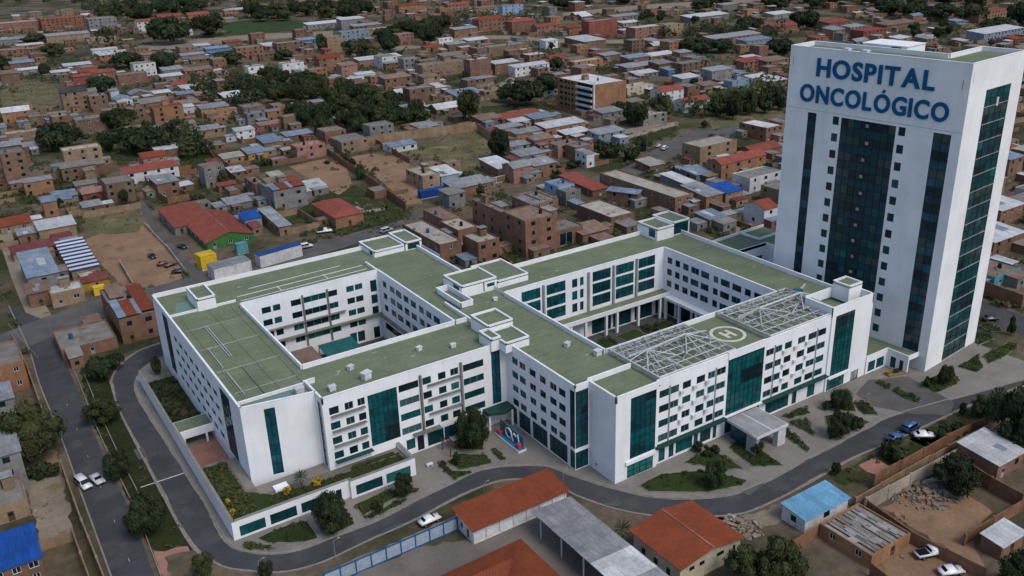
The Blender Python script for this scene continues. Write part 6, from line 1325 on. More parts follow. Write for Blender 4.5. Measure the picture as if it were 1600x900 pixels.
# roof boxes: (x0,x1,y0,y1,ztop, window list)
def roofbox(x0, x1, y0, y1, zt, zb=17.3, glassface=None, tray=.35):
    t = MB(); a = hb([(x0, y0), (x1, y0), (x1, y1), (x0, y1)]); hs = [[] for _ in range(4)]; fr = []
    if glassface:
        for k, h_ in glassface: hs[k].append(h_)
    for k in range(4): fr += [(k, f_) for f_ in facade(t, a[k], a[(k+1) % 4], zb, zt, hs[k])]
    o = obj('roof_house', t, 'white_plaster', hosp)
    d = MB(); d.slab([(x, y, zt-tray) for x, y in a], .2); obj('deck', d, 'roof_green', o)
    c = MB(); th = .28
    for k in range(4):
        p, q = Vector(a[k]), Vector(a[(k+1) % 4]); u = (q-p).normalized(); n = Vector((u.y, -u.x))
        poly = [p-n*.01+u*th, q-n*.01, q-n*th, p-n*th+u*th]; c.slab([(*v, zt) for v in ccw([tuple(v) for v in poly])], tray+.1)
        poly = [p+n*.05+u*(th+.04), q+n*.05+u*.05, q-n*(th+.04)+u*.05, p-n*(th+.04)+u*(th+.04)]; c.slab([(*v, zt+.07) for v in ccw([tuple(v) for v in poly])], .065)
    obj('coping', c, 'coping', o)
    for k, f_ in fr: w = link('window', window_mesh(f_[2], f_[3], max(1, round(f_[2]/1.2)), 'mullion'), o, f_[0], f_[1]); w2 = link('window_pane', pane_mesh(f_[2], f_[3], R.choice(('glass_teal', 'glass_deep'))), o, f_[0], f_[1])
    return o
roofbox(42.2, 46.4, 199.6, 208.7, 20.6)
roofbox(89.7, 98.4, 206.6, 216.3, 19.3, glassface=[(3, (6.5, 8.5, 17.7, 19.0))]); roofbox(98.6, 103.4, 206.2, 216.3, 19.9, glassface=[(0, (.6, 4.2, 17.7, 19.5))])
roofbox(94.3, 103.8, 169.3, 178., 20.6, glassface=[(3, (4.6, 7.4, 18.0, 20.0)), (0, (5.8, 6.1, 17.7, 20.4)), (0, (6.8, 8.9, 18.6, 19.5))]); roofbox(90.8, 94.1, 164., 175.4, 19.1, tray=1.3)
roofbox(104.0, 112.8, 169.4, 181.7, 19.4, zb=0)
roofbox(87.5, 93.7, 147., 154., 20.7); roofbox(87.3, 93., 139.9, 146.8, 19.6); roofbox(85.3, 87.6, 142.2, 147., 20.2)
roofbox(155.3, 161.2, 171., 179., 21.0, glassface=[(3, (4.6, 7.2, 18.2, 20.4))]); roofbox(161.4, 167.4, 171.6, 180., 21.4, zb=0, glassface=[(0, (.3, 5.6, 17.8, 21.0))])
roofbox(160.2, 164.5, 114.2, 118.6, 22., zb=18.)
# ledges, canopies, downpipes
def part_box(name, x0, x1, y0, y1, z0, z1, m): b = MB(); b.box(x0-BX, x1-BX, y0-BY, y1-BY, z0, z1); return obj(name, b, m, hosp)
for z in (14.2, 11.0, 7.8): part_box('air_unit_ledge', 50.2, 57.0, 142.0, 142.69, z, z+.16, 'ledge'); part_box('air_unit_ledge', 70.5, 78.1, 142.05, 142.69, z, z+.14, 'ledge')
part_box('canopy_ledge', 50., 57.6, 141.6, 142.69, 4.5, 4.7, 'green_ledge'); part_box('canopy_ledge', 66.5, 72.5, 141.5, 142.69, 4.45, 4.65, 'ledge')
for x in (69.0, 78.15): part_box('downpipe', x-.22, x+.22, 142.3, 142.69, 4.2, 17., 'ledge')
for x0, x1 in ((102., 120.6), (131.3, 151.2)): part_box('canopy_ledge', x0, x1, 110.2, 111.39, 4.25, 4.5, 'green_ledge')
part_box('window_sill', 120.7, 131.3, 110.9, 111.39, 4.2, 4.45, 'coping'); part_box('window_sill', 94.6, 102.3, 110.6, 110.99, 3.3, 4.0, 'coping'); part_box('window_sill', 151.9, 159., 110.7, 111.09, 3.0, 3.4, 'coping')
part_box('window_sill', 88.6, 92.1, 118.6, 118.89, 4.3, 4.8, 'coping')
for x in (105.55, 117.6, 134.2, 147.2):
    part_box('downpipe', x-.09, x+.09, 111.2, 111.39, 4.6, 16.6, 'frame_grey')
for x in (108.4, 111.8, 115.1, 136.9, 140.3, 143.9):
    for z in (14.0, 10.8, 7.6): part_box('air_conditioner', x-.4, x+.4, 110.85, 111.39, z, z+.6, 'frame_white')
for z in (13.6, 10.4): part_box('air_conditioner', 100, 100.05, 150, 150.05, 1, 1.05, 'frame_white') if False else None
b = MB(); b.slab([(x-BX, y-BY, 7.1) for x, y in ((103.1, 161.5), (151.9, 161.5), (151.9, 164.4), (103.1, 164.4))], 1.1); obj('courtyard_canopy', b, 'white_plaster', hosp); part_box('canopy_top', 103.4, 151.6, 161.8, 164.3, 7.104, 7.14, 'roof_green')
for x in (105, 111, 117.5, 120, 124.5, 131, 134.5, 141.5, 148.8): part_box('column', x-.3, x+.3, 161.7, 162.3, .12, 6., 'white_plaster')
part_box('courtyard_canopy', 149.6, 151.95, 128, 161.4, 5.6, 6.3, 'white_plaster')
for y in (131, 137, 143.5, 149.8, 156, 161): part_box('column', 149.7, 150.3, y-.3, y+.3, .12, 5.6, 'white_plaster')
part_box('courtyard_ledge', 51.1, 85.4, 194.9, 195.95, 6.9, 7.1, 'roof_green'); part_box('courtyard_ledge', 56, 76, 195.2, 195.95, 10.1, 10.25, 'ledge'); part_box('courtyard_ledge', 84.6, 85.45, 160, 194.8, 6.5, 6.8, 'ledge')
for x in (65.5, 71.8): part_box('downpipe', x-.18, x+.18, 195.6, 195.99, 3., 16.8, 'ledge')
for x in (113.7, 127.2, 135.1, 142.6): part_box('downpipe', x-.25, x+.25, 164.0, 164.49, 7.2, 17.6, 'frame_grey')
# inner corner porch
b = MB(); b.slab([(x-BX, y-BY, 4.6) for x, y in ((82.8, 140.6), (86.2, 139.2), (88.85, 140.2), (88.85, 142.65), (82.8, 142.65))], .7); obj('porch_roof', b, ['green_ledge'], hosp)
part_box('column', 83.2, 83.6, 140.9, 141.3, .12, 3.9, 'white_plaster'); part_box('column', 88.2, 88.6, 140.0, 140.4, .12, 3.9, 'white_plaster')
# entrance canopy of the right wing
b = MB(); b.slab([(x-BX, y-BY, 4.7) for x, y in ((119.8, 101.8), (128.6, 101.8), (128.6, 110.1), (120.2, 110.1))], .55); e_ = obj('entrance_canopy', b, 'frame_white', hosp)
b = MB(); b.box(120.-BX, 124.1-BX, 102.-BY, 110.-BY, 4.705, 4.75); b.box(124.5-BX, 128.4-BX, 102.-BY, 110.-BY, 4.705, 4.75); obj('canopy_sheet', b, 'frame_grey', e_)
part_box('pier', 120.0, 121.0, 102.1, 104.6, .12, 4.15, 'frame_grey'); part_box('pier', 126.2, 128.4, 102.1, 103.3, .12, 4.15, 'frame_white')
part_box('glass_lobby', 121.3, 127.4, 106.5, 110.1, .12, 4.1, 'glass_blue')
# roof clutter
def roof_item(x, y, s=1., rz=0):
    b = MB(); b.box(-.55*s, .55*s, -.4*s, .4*s, .12, .95*s); b.box(-.65*s, .65*s, -.5*s, .5*s, .95*s, 1.08*s); b.box(-.45*s, -.3*s, -.35*s, .35*s, 0, .12); b.box(.3*s, .45*s, -.35*s, .35*s, 0, .12)
    obj('roof_vent', b, 'frame_white', hosp, (x-BX, y-BY, ZD), rz)
for x, y, s in ((46.8, 148.5, 1.4), (52.3, 146.0, 1.1), (59.5, 146.4, 1.5), (58.6, 151.8, 1.), (73.5, 151.2, .9), (79.8, 148.2, .9), (98.7, 134.5, 1.), (101.2, 127.8, 1.2), (99.7, 163.5, .8), (106.5, 172., .0)):
    if s: roof_item(x, y, s, R.uniform(-.4, .4))
def pipe(x0, y0, x1, y1, z=.14, t=.16, m='coping'):
    b = MB(); b.bar((x0-BX, y0-BY, ZD+z), (x1-BX, y1-BY, ZD+z), t); obj('roof_pipe', b, m, hosp)
for x in (37.6, 44.6, 49.): pipe(x, 152.5+R.uniform(0, 1), x+R.uniform(-.3, .3), 198.8, .1, .13, R.choice(('roof_line', 'kerb')))
for y in (156., 166.5, 178.5, 190.): pipe(36.6, y, 49.2, y+R.uniform(-.4, .4), .08, .12, 'roof_line')
pipe(40.8, 172, 40.8, 190, .2, .12, 'steel'); pipe(41.3, 172, 41.3, 190, .2, .12, 'steel'); pipe(41.5, 153, 41.5, 166, .2, .2, 'ledge'); pipe(38.2, 154.5, 38.2, 165.5, .15, .26, 'roof_line'); pipe(38.2, 168, 38.2, 178, .15, .26, 'roof_line')
for y in (199.5, 202.5): pipe(52, y, 84.5, y+.8, .12, .11)
pipe(56, 206, 80, 206.6, .1, .09); pipe(62, 199.6, 62, 203); pipe(74, 199.9, 74, 203.4)
def stain(poly, m, dz=.006):
    b = MB(); b.quad([(x-BX, y-BY, ZD+dz) for x, y in ccw(rough_edge(poly, .5, .18))]); obj('roof_patch', b, m, hosp)
stain([(37, 149.6), (47, 148.4), (47.5, 150.6), (37, 150.9)], 'roof_teal_wet'); stain([(37., 200.8), (41.6, 200.8), (41.8, 207), (39.5, 208)], 'roof_teal_wet')
for _ in range(34):
    d = R.choice(((52, 86, 144, 156), (90, 101, 122, 156), (87, 100, 160, 203), (104, 150, 166, 176), (153, 163, 130, 170), (53, 84, 198, 212)))
    x, y = R.uniform(d[0], d[1]), R.uniform(d[2], d[3]); w, h_ = R.uniform(.2, 1.1), R.uniform(.15, .5); stain([(x, y), (x+w, y+.1), (x+w, y+h_), (x-.1, y+h_)], 'roof_line', .005+.0002*_)
# helipad circle and letter
hp = thing('helipad_marking', 'cream helipad circle with letter H on the green roof', 'helipad', (128.8, 119.4, ZD))
b = MB(); n = 64
for i in range(n):
    a0, a1 = 2*math.pi*i/n, 2*math.pi*(i+1)/n
    b.quad([(3.75*math.cos(a0), 3.75*math.sin(a0), .012), (3.75*math.cos(a1), 3.75*math.sin(a1), .012), (3.1*math.cos(a1), 3.1*math.sin(a1), .012), (3.1*math.cos(a0), 3.1*math.sin(a0), .012)][::-1])
for p in b.f: pass
obj('circle', b, 'helipad_paint', hp)
b = MB(); ca, sa = 1., 0.
def hq(x0, x1, y0, y1, z): b.quad([(x*ca-y*sa, x*sa+y*ca, z) for x, y in ((x0, y0), (x1, y0), (x1, y1), (x0, y1))])
hq(-1.25, -.55, -1.6, 1.6, .012); hq(.55, 1.25, -1.6, 1.6, .012); hq(-.55, .55, -.32, .32, .012); obj('letter_h', b, 'helipad_paint', hp)
# steel frames on the roof beside the helipad
ST = MB(); ST.cone((0, 0, 0), (0, 0, 1), 1, 1, 6); STM = ST.mesh('strut', ['steel'])
def strut(parent, a, c, r=.09):
    a, c = Vector(a), Vector(c); d = c-a; o = link('strut', STM, parent, a); o.scale = (r, r, d.length); o.rotation_mode = 'QUATERNION'; o.rotation_quaternion = d.to_track_quat('Z', 'Y'); return o
def frame3d(label, x0, x1, y0, y1, apex, seed):
    q = random.Random(seed); t = thing('steel_roof_frame', label, 'steel frame', (x0, y0, ZD), group='steel frames beside the helipad'); W, D = x1-x0, y1-y0; zb, zt = 1.15, 2.5
    for a, c in (((0, 0), (W, 0)), ((W, 0), (W, D)), ((W, D), (0, D)), ((0, D), (0, 0))):
        strut(t, (*a, zb), (*c, zb), .19); strut(t, (*a, .55), (*c, .55), .14)
    nx, ny = 9, 6
    for i in range(nx):
        for j in range(0, ny, 2):
            if q.random() < .75: strut(t, (W*i/nx, D*j/ny, zb), (W*(i+1)/nx, D*min(j+2, ny)/ny, zb+q.choice((0, 0, .5))), .075)
            if q.random() < .5: strut(t, (W*(i+1)/nx, D*j/ny, zb), (W*i/nx, D*min(j+2, ny)/ny, zb), .07)
    for i in range(nx+1):
        for yy in (0, D): strut(t, (W*i/nx, yy, 0), (W*i/nx, yy, zb), .13)
    for i in range(1, nx): strut(t, (W*i/nx, 0, zb), (W*i/nx, D, zb), .09)
    for j in range(1, ny): strut(t, (0, D*j/ny, zb), (W, D*j/ny, zb), .10)
    for k, (ax, ay) in enumerate(apex):
        A = (ax*W, ay*D, zt)
        for i in range(9):
            an = 2*math.pi*i/9+.3; ex, ey = min(max(ax*W+math.cos(an)*W*.27, 0), W), min(max(ay*D+math.sin(an)*D*.55, 0), D); strut(t, A, (ex, ey, zb if i % 3 else .1), .12)
        if k: strut(t, (apex[k-1][0]*W, apex[k-1][1]*D, zt), A, .2)
    strut(t, (0, D*.6, zt-.4), (apex[0][0]*W, apex[0][1]*D, zt), .12); strut(t, (apex[-1][0]*W, apex[-1][1]*D, zt), (W, D*.55, zt-.4), .12)
    for _ in range(30):
        x, y = q.uniform(.1, .9)*W, q.uniform(.1, .9)*D; an = q.uniform(0, 6.3); ln = q.uniform(1.2, 3.2); strut(t, (x, y, q.uniform(.2, 1.)), (min(max(x+math.cos(an)*ln, 0), W), min(max(y+math.sin(an)*ln, 0), D), q.uniform(.6, 2.)), .07)
frame3d('grey steel frame on the roof left of the helipad circle', 103.4, 123.2, 112.0, 126.8, [(.2, .55), (.75, .6)], 3)
frame3d('grey steel frame on the roof right of the helipad circle', 133.2, 154.6, 112.0, 126.9, [(.3, .6), (.92, .62)], 4)
t = thing('roof_crane', 'teal blue maintenance unit on the east wing roof', 'roof unit', (156., 124.2, ZD)); b = MB(); b.box(-1.2, .4, -.7, .7, .3, 1.7); obj('housing', b, 'glass_bright', t); b = MB(); b.bar((.4, 0, 1.2), (3.4, 1.2, 1.5), .4); obj('arm', b, 'steel', t)
b = MB(); b.box(-1.3, .5, -.8, .8, 0, .29); obj('base', b, 'steel', t)
# podium with roof garden
pod = thing('podium_wing', 'low white podium with planted roof below the west block', 'podium', (28., 136.5, 0)); PX, PY = 28., 136.5
def pbox(name, x0, x1, y0, y1, z0, z1, m): b = MB(); b.box(x0-PX, x1-PX, y0-PY, y1-PY, z0, z1); return obj(name, b, m, pod)
b = MB(); fr = facade(b, (28.-PX, 136.5-PY), (49.9-PX, 136.5-PY), 0, 3.9, [(1.2, 5.8, .5, 2.7), (6.7, 11.6, .5, 2.7), (12.5, 17., .5, 2.7), (19.2, 20.3, .2, 2.7)])
fr += facade(b, (49.9-PX, 136.5-PY), (49.9-PX, 135.8-PY), 0, 3.9, []); fr += facade(b, (49.9-PX, 135.8-PY), (63.3-PX, 135.8-PY), 0, 3.9, [(1., 6.4, .5, 2.7), (7.2, 12.3, .5, 2.7)]); fr += facade(b, (63.3-PX, 135.8-PY), (63.3-PX, 142.68-PY), 0, 3.9, [])
fr += facade(b, (28.-PX, 172.6-PY), (28.-PX, 136.5-PY), 0, 3.9, []); obj('wall', b, 'white_plaster', pod)
for f_ in fr:
    w = link('window', window_mesh(f_[2], f_[3], max(1, round(f_[2]/1.6)), 'mullion'), pod, f_[0], f_[1]); link('pane', pane_mesh(f_[2], f_[3], R.choice(('glass_teal', 'glass_deep', 'glass_bright')) if f_[2] > 2 else 'glass_dark'), w)
for x0, x1, y0, y1 in ((28.01, 28.5, 136.52, 172.5), (28.5, 49.9, 136.52, 137.), (49.95, 63.28, 135.82, 136.3), (62.8, 63.28, 136.3, 142.6), (49.92, 50.3, 136.3, 137.)): pbox('parapet', x0, x1, y0, y1, 2.6, 3.9, 'white_plaster'); pbox('coping', x0-.06, x1+.06, y0-.06, y1+.06, 3.9, 3.99, 'kerb')
pbox('garden_slab', 28.5, 35.3, 137., 158., 2.5, 3.0, 'concrete_yard'); pbox('garden_slab', 35.3, 62.8, 137., 142.65, 2.45, 2.95, 'concrete_yard'); pbox('garden_slab', 35.3, 48.75, 142.65, 145.9, 2.5, 3.02, 'plaza')
pbox('paved_edge', 33.6, 35.3, 146., 158., 3.0, 3.05, 'plaza')
def turf(poly, z):
    b = MB(); b.quad([(x-PX, y-PY, z+.06) for x, y in ccw(rough_edge(poly, .6, .15))]); obj('turf', b, 'lawn', pod)
turf([(28.6, 137.1), (62., 137.1), (62., 139.6), (54, 140.3), (46., 140.2), (37, 141.5), (33.2, 145.5), (33.2, 157.5), (28.6, 157.5)], 3.0)
turf([(52., 140.8), (61.5, 140.2), (61.5, 141.6), (53, 141.9)], 2.96)
pbox('light_well', 37.8, 40.4, 141.8, 143.6, 3.02, 3.5, 'coping')
# gate bridge and sunken garden west of the block
for a in ((27.8, 28.2, 172.6, 207.)): pass
b = MB(); facade(b, (28.-PX, 207.-PY), (28.-PX, 172.6-PY), 0, 3.6, []); obj('wall', b, 'white_plaster', pod); pbox('parapet', 28.01, 28.4, 172.7, 207., .1, 3.6, 'white_plaster'); pbox('coping', 27.95, 28.46, 172.7, 207., 3.6, 3.68, 'kerb')
pbox('bridge_deck', 28.45, 35.35, 172.6, 178., 3.0, 3.5, 'white_plaster'); pbox('bridge_top', 28.6, 35.3, 172.9, 177.8, 3.504, 3.54, 'roof_green'); pbox('bridge_beam', 28.45, 35.35, 172.2, 172.58, 2.2, 3.9, 'white_plaster')
for x in (29., 33.5): pbox('column', x, x+.4, 172.2, 172.6, .12, 2.2, 'white_plaster')
b = MB(); b.box(28.5-PX, 35.3-PX, 178.1-PY, 206-PY, .13, .5); obj('planting_bed', b, 'grassrough', pod)
b = MB(); b.box(28.5-PX, 35.3-PX, 158.1-PY, 172-PY, .124, .15); obj('paving', b, 'pinkpave', pod)
for k in range(6): pbox('step', 29.5, 33.5, 158.1+.5*k, 158.6+.5*k, .15, 3.0-.45*k, 'kerb')
# courtyards
b = MB(); b.box(51.3, 85.2, 158.3, 195.7, .121, .14); tag(obj('courtyard_paving', b, 'plaza_dark'), 'dark paving of the west courtyard', kind='structure')
b = MB(); b.box(103.3, 151.7, 127.8, 164.2, .121, .14); tag(obj('courtyard_paving', b, 'plaza_dark'), 'dark paving of the east courtyard', kind='structure')
for i, (x0, x1, y0, y1, lab) in enumerate(((76, 84, 176, 192, 'planted bed in the west courtyard corner'), (106, 131, 156.5, 160.5, 'hedge bed along the north canopy of the east courtyard'), (140, 149, 150, 160, 'planted bed in the east courtyard corner'), (133., 139.5, 156., 160.3, 'small planted bed in the middle of the east courtyard'))):
    lawn(lab, [(x0, y0), (x1, y0), (x1, y1), (x0, y1)], .141)
b = MB(); b.box(120, 146, 133, 155, .141, .15); tag(obj('sports_court', b, 'asphalt'), kind='structure')
for k, (x0, x1, y0, y1) in enumerate(((121, 145, 154.2, 154.32), (121, 145, 134, 134.12), (121, 121.12, 134.12, 154.2), (144.88, 145, 134.12, 154.2), (129, 137, 149.5, 149.62), (129, 129.12, 149.62, 154.2), (136.88, 137, 149.62, 154.2))):
    b = MB(); b.box(x0, x1, y0, y1, .151, .155); tag(obj('court_line', b, 'white_paint'), kind='structure')
def shed_roof(name, label, x0, x1, y0, y1, h, m, cat='canopy', rise=.6):
    t = thing(name, label, cat, (x0, y0, .1)); W, D = x1-x0, y1-y0; b = MB(); b.slab([(0, 0, h), (W, 0, h), (W, D, h+rise), (0, D, h+rise)], .14); obj('roof', b, m, t)
    for x in (.2, W-.2):
        for y, hh in ((.2, h), (D-.2, h+rise)): b = MB(); b.box(x-.1, x+.1, y-.1, y+.1, 0, hh-.16); obj('post', b, 'frame_white', t)
    b = MB(); b.bar((0, 0, h+.02), (W, 0, h+.02), .12); b.bar((0, D, h+rise+.02), (W, D, h+rise+.02), .12); obj('edge_trim', b, 'frame_white', t); return t
shed_roof('courtyard_canopy_roof', 'dark teal canopy roof in the west courtyard, right one', 66.8, 75.5, 186.5, 193., 3.6, 'tealroof'); shed_roof('courtyard_canopy_roof', 'rusty roofed shelter in the west courtyard', 60.5, 65.8, 187.5, 194.5, 3.2, 'roof_rust'); shed_roof('courtyard_canopy_roof', 'dark teal canopy roof in the west courtyard, front one', 67.5, 76.5, 178., 185.5, 3.4, 'tealroof')
# ------------------------------------------------------------------ tower
TA = rad(5.5)
tw = thing('hospital_tower', 'tall white hospital tower with blue lettering and teal glazing', 'tower', (176.7, 103.9, 0), TA)
TWD, TDP, TH = 42.6, 23.3, 69.
# local frame: x along the right side, y along the front (left in the picture)
rowz = [52.4-3.88*k for k in range(13)]
b = MB(); H_ = lambda w0, w1, z0, z1: (TWD-w1, TWD-w0, z0, z1)
win = [H_(w0, w1, z, z+1.9) for z in rowz for w0, w1 in ((12.2, 13.8), (28.3, 29.9))]
cur = [H_(14.4, 27.7, 4.2, 54.3), H_(2.2, 6.0, 4.2, 54.3), H_(34.2, 36.5, 4.2, 54.3)]
slots = [H_(1.4, 1.55, 63.6, 65.6), H_(41.6, 41.75, 64.4, 66.6)]
fr = facade(b, (0, TWD), (0, 0), 0, TH, win+cur+slots, .3); obj('wall', b, 'white_plaster', tw)
for f_ in fr[:26]: w = link('window', window_mesh(f_[2], f_[3], 2, 'mullion'), tw, f_[0], f_[1]); link('pane', pane_mesh(f_[2], f_[3], R.choice(('glass_deep', 'glass_dark', 'glass_teal'))), w)
NZ = 26
def pk_mid(i, j):
    if (NZ-1-j) % 2 == 0:      # vision band: pale blinds towards the ends, dark in the middle
        if i in (0, 1, 6, 7) and R.random() < (.6 if j > 8 else .12): return 'glass_curtain', 0
        return ('glass_dark' if 2 < i < 5 or R.random() < .4 else R.choice(('glass_deep', 'glass_deep', 'glass_teal', 'glass_curtain'))), 0
    return 'glass_spandrel', 1
def pk_right(i, j):
    if (NZ-1-j) % 2 == 0: return ('glass_curtain' if random.Random(j).random() < .4 else 'glass_dark'), 0
    return ('glass_blue' if random.Random(j*3).random() < .6 else 'glass_spandrel'), 1
def pk_left(i, j): return ('glass_dark' if j % 2 else 'glass_blue' if random.Random(j).random() < .35 else 'glass_spandrel'), j % 2
curtain(tw, fr[26], 8, NZ, pk_mid); curtain(tw, fr[27], 2, NZ, pk_right); curtain(tw, fr[28], 1, NZ, pk_left)
for f_ in fr[29:]: link('vent_slot', pane_mesh(f_[2], f_[3], 'glass_dark'), tw, f_[0], f_[1])
for k in range(11):      # open vent sashes in the middle glazing
    b = MB(); b.box(-.10, 0, 0, .75, 0, .7); obj('open_sash', b, 'frame_grey', tw, (-.12, 20.6+R.uniform(-.3, .3), 53.0-3.85*k))
b = MB(); fr = facade(b, (0, 0), (TDP, 0), 0, TH, [(7.5, 18.4, .4, 62.8), (1.0, 1.2, 65., 67.)], .3); obj('wall', b, 'white_plaster', tw)
NR = 34
def pk_r(i, j):
    if (NR-1-j) % 2: return ('glass_deep' if R.random() < .8 else 'glass_dark'), 0
    return ('glass_curtain' if random.Random(j).random() < .3 and R.random() < .7 else 'glass_spandrel' if R.random() < .7 else 'glass_teal'), 1
curtain(tw, fr[0], 4, NR, pk_r); link('vent_slot', pane_mesh(.2, 2., 'glass_dark'), tw, fr[1][0], fr[1][1])
for k in range(NR//2+1):
    z = .4+62.4*2*k/NR; b = MB(); b.box(7.55, 18.35, -.12, .06, z-.05, z+.05); obj('floor_band', b, 'frame_grey', tw)
b = MB(); b.box(12.6, 13.4, -.2, 0, 58.8, 60.6); obj('open_sash', b, 'frame_white', tw)
LX, LY, ZL = 9.2, 9.7, 65.5     # the upper roof is L shaped, the rest steps down behind it
b = MB(); facade(b, (TDP, 0), (TDP, LY), 0, TH, []); facade(b, (TDP, LY), (LX, LY), ZL, TH, []); facade(b, (LX, LY), (LX, TWD), ZL, TH, []); facade(b, (TDP, LY), (TDP, TWD), 0, ZL, []); facade(b, (TDP, TWD), (LX, TWD), 0, ZL, []); facade(b, (LX, TWD), (0, TWD), 0, TH, []); obj('wall', b, 'white_plaster', tw)
b = MB(); b.quad([(.3, .3, TH-.9), (TDP-.3, .3, TH-.9), (TDP-.3, LY-.3, TH-.9), (LX-.3, LY-.3, TH-.9), (LX-.3, TWD-.3, TH-.9), (.3, TWD-.3, TH-.9)]); obj('roof_deck', b, 'roof_green', tw)
b = MB(); b.quad([(LX+.01, LY+.01, ZL-.02), (TDP-.01, LY+.01, ZL-.02), (TDP-.01, TWD-.01, ZL-.02), (LX+.01, TWD-.01, ZL-.02)]); obj('roof_deck', b, 'roof_green', tw)
b = MB()
for x0, x1, y0, y1 in ((.01, .35, .01, TWD-.01), (.35, LX-.35, TWD-.35, TWD-.01), (LX-.35, LX-.01, LY-.01, TWD-.01), (LX-.01, TDP-.35, LY-.35, LY-.01), (TDP-.35, TDP-.01, .01, LY-.01), (.35, TDP-.35, .01, .35)): b.box(x0, x1, y0, y1, TH-1., TH); b.box(x0-.06, x1+.06, y0-.06, y1+.06, TH+.004, TH+.09, 1)
obj('parapet', b, ['white_plaster', 'coping'], tw)
b = MB(); b.box(9.9, 17.6, 19.6, 30.4, ZL, TH+.5); o = obj('roof_house', b, 'white_plaster', tw); b = MB(); b.box(9.82, 9.9, 21., 23.4, TH-.9, TH+.3); obj('window', b, 'glass_blue', o); b = MB(); b.box(9.75, 17.8, 19.4, 30.6, TH+.5, TH+.6); obj('coping', b, 'coping', o)
for y, z in ((28.5, .0), (24., .0)): b = MB(); b.box(.1, 1.5, y-.7, y+.7, TH+.1, TH+.5); obj('roof_vent', b, 'frame_white', tw)
b = MB(); b.box(-.012, -.002, .02, TWD-.02, 54.9, 54.98); obj('wall_joint', b, 'frame_grey', tw)
# letters, one object each
def sign(text, w_left, w_right, z0, cap):
    n_ = len(text); L_ = []
    for ch in text:
        cu = bpy.data.curves.new('letter', 'FONT'); cu.body = 'O' if ch == 'Ó' else ch; cu.extrude = .12; cu.offset = .028; cu.size = 1.; cu.resolution_u = 6
        ob = bpy.data.objects.new('letter_tmp', cu); col.objects.link(ob); L_.append(ob)
    bpy.context.view_layer.update(); dg = bpy.context.evaluated_depsgraph_get(); ms = []
    for ob in L_:
        me = bpy.data.meshes.new_from_object(ob.evaluated_get(dg)); xs = [v.co.x for v in me.vertices]; ys = [v.co.y for v in me.vertices]; ms.append((me, min(xs), max(xs), min(ys), max(ys)))
    capref = ms[text.index('L')][4]-ms[text.index('L')][3]
    s = cap/capref; tot = sum(m[2]-m[1] for m in ms)*s; span = w_left-w_right
    sx = 1.0; gap = (span-tot)/(n_-1)
    if gap < .5: sx = (span-.55*(n_-1))/tot; gap = .55
    if gap > 1.3: sx = (span-1.15*(n_-1))/tot; gap = 1.15
    x = 0.
    base0 = ms[text.index('L')][3]
    for ob, (me, a, c, lo, hi) in zip(L_, ms):
        for v in me.vertices:
            X = (v.co.x-a)*s*sx; Z = (v.co.y-base0)*s; D = v.co.z; v.co = (0, 0, 0); v.co.x = -.14-D*1.2; v.co.y = -X; v.co.z = Z
        me.flip_normals() if False else None
        me.materials.clear(); me.materials.append(MATS['sign_blue']); me.update()
        lo_ = link('letter', me, tw, (0, w_left-x, z0))
        if text[L_.index(ob)] == 'Ó': wd = (c-a)*s*sx; ab_ = MB(); ab_.slab([(-.02, -wd*.42, 0), (-.3, -wd*.42, 0), (-.3, -wd*.66, .9), (-.02, -wd*.66, .9)][::1], .5) if False else ab_.bar((-.15, -wd*.46, cap+.35), (-.15, -wd*.60, cap+.95), .5, .26); obj('accent', ab_, 'sign_blue', lo_)
        x += (c-a)*s*sx+gap
sign_tmp = None
sign('HOSPITAL', 35.2, 7.2, 62.75, 4.1); sign('ONCOLÓGICO', 39., 3.4, 56.7, 4.0)
for o in [o for o in bpy.data.objects if o.name.startswith('letter_tmp')]: bpy.data.objects.remove(o)
# annex between tower and right wing
ax = thing('hospital_annex', 'low white annex with green roof at the tower foot', 'annex', (164.9, 105.6, 0)); AX, AY = 164.9, 105.6
b = MB(); fr = facade(b, (0, 111.0-AY), (172.5-AX, 111.0-AY), 0, 4.6, [(.9, 3.4, .5, 3.), (3.9, 6.6, .5, 3.)]); fr += facade(b, (172.5-AX, 111.0-AY), (172.5-AX, 105.6-AY), 0, 4.6, [(1., 2.4, .3, 3.), (3.3, 4.3, .2, 3.)]); obj('wall', b, 'white_plaster', ax)
for f_ in fr: link('window', window_mesh(f_[2], f_[3], 2, 'mullion'), ax, f_[0], f_[1]); link('pane', pane_mesh(f_[2], f_[3], R.choice(('glass_blue', 'glass_deep'))), ax, f_[0], f_[1])
b = MB(); b.slab([(0, 111.05-AY, 4.), (172.5-AX, 111.05-AY, 4.), (172.5-AX, 105.7-AY, 4.), (176.3-AX, 105.7-AY, 4.), (175.2-AX, 118-AY, 4.), (0, 118-AY, 4.)][:0] or [(.05, 111.35-AY, 4.1), (10.8, 111.35-AY, 4.1), (10.4, 119-AY, 4.1), (.05, 119-AY, 4.1)], .3); obj('roof_deck', b, 'roof_green', ax)
b = MB(); b.slab([(172.8-AX, 105.9-AY, 4.1), (176.3-AX, 105.9-AY, 4.1), (175.7-AX, 111.3-AY, 4.1), (172.8-AX, 111.3-AY, 4.1)], .3); obj('roof_deck', b, 'roof_green', ax)
b = MB(); b.box(.02, 172.5-AX-.02, 111.02-AY, 111.35-AY, 3.5, 4.6); b.box(172.52-AX, 172.8-AX, 105.62-AY, 111.3-AY, 3.5, 4.6); b.box(172.8-AX, 176.4-AX, 105.62-AY, 105.9-AY, 3.5, 4.6); obj('parapet', b, 'coping', ax)
b = MB(); b.box(172.55-AX, 173.0-AX, 105.65-AY, 106.1-AY, 0, 3.5); obj('column', b, 'white_plaster', ax)
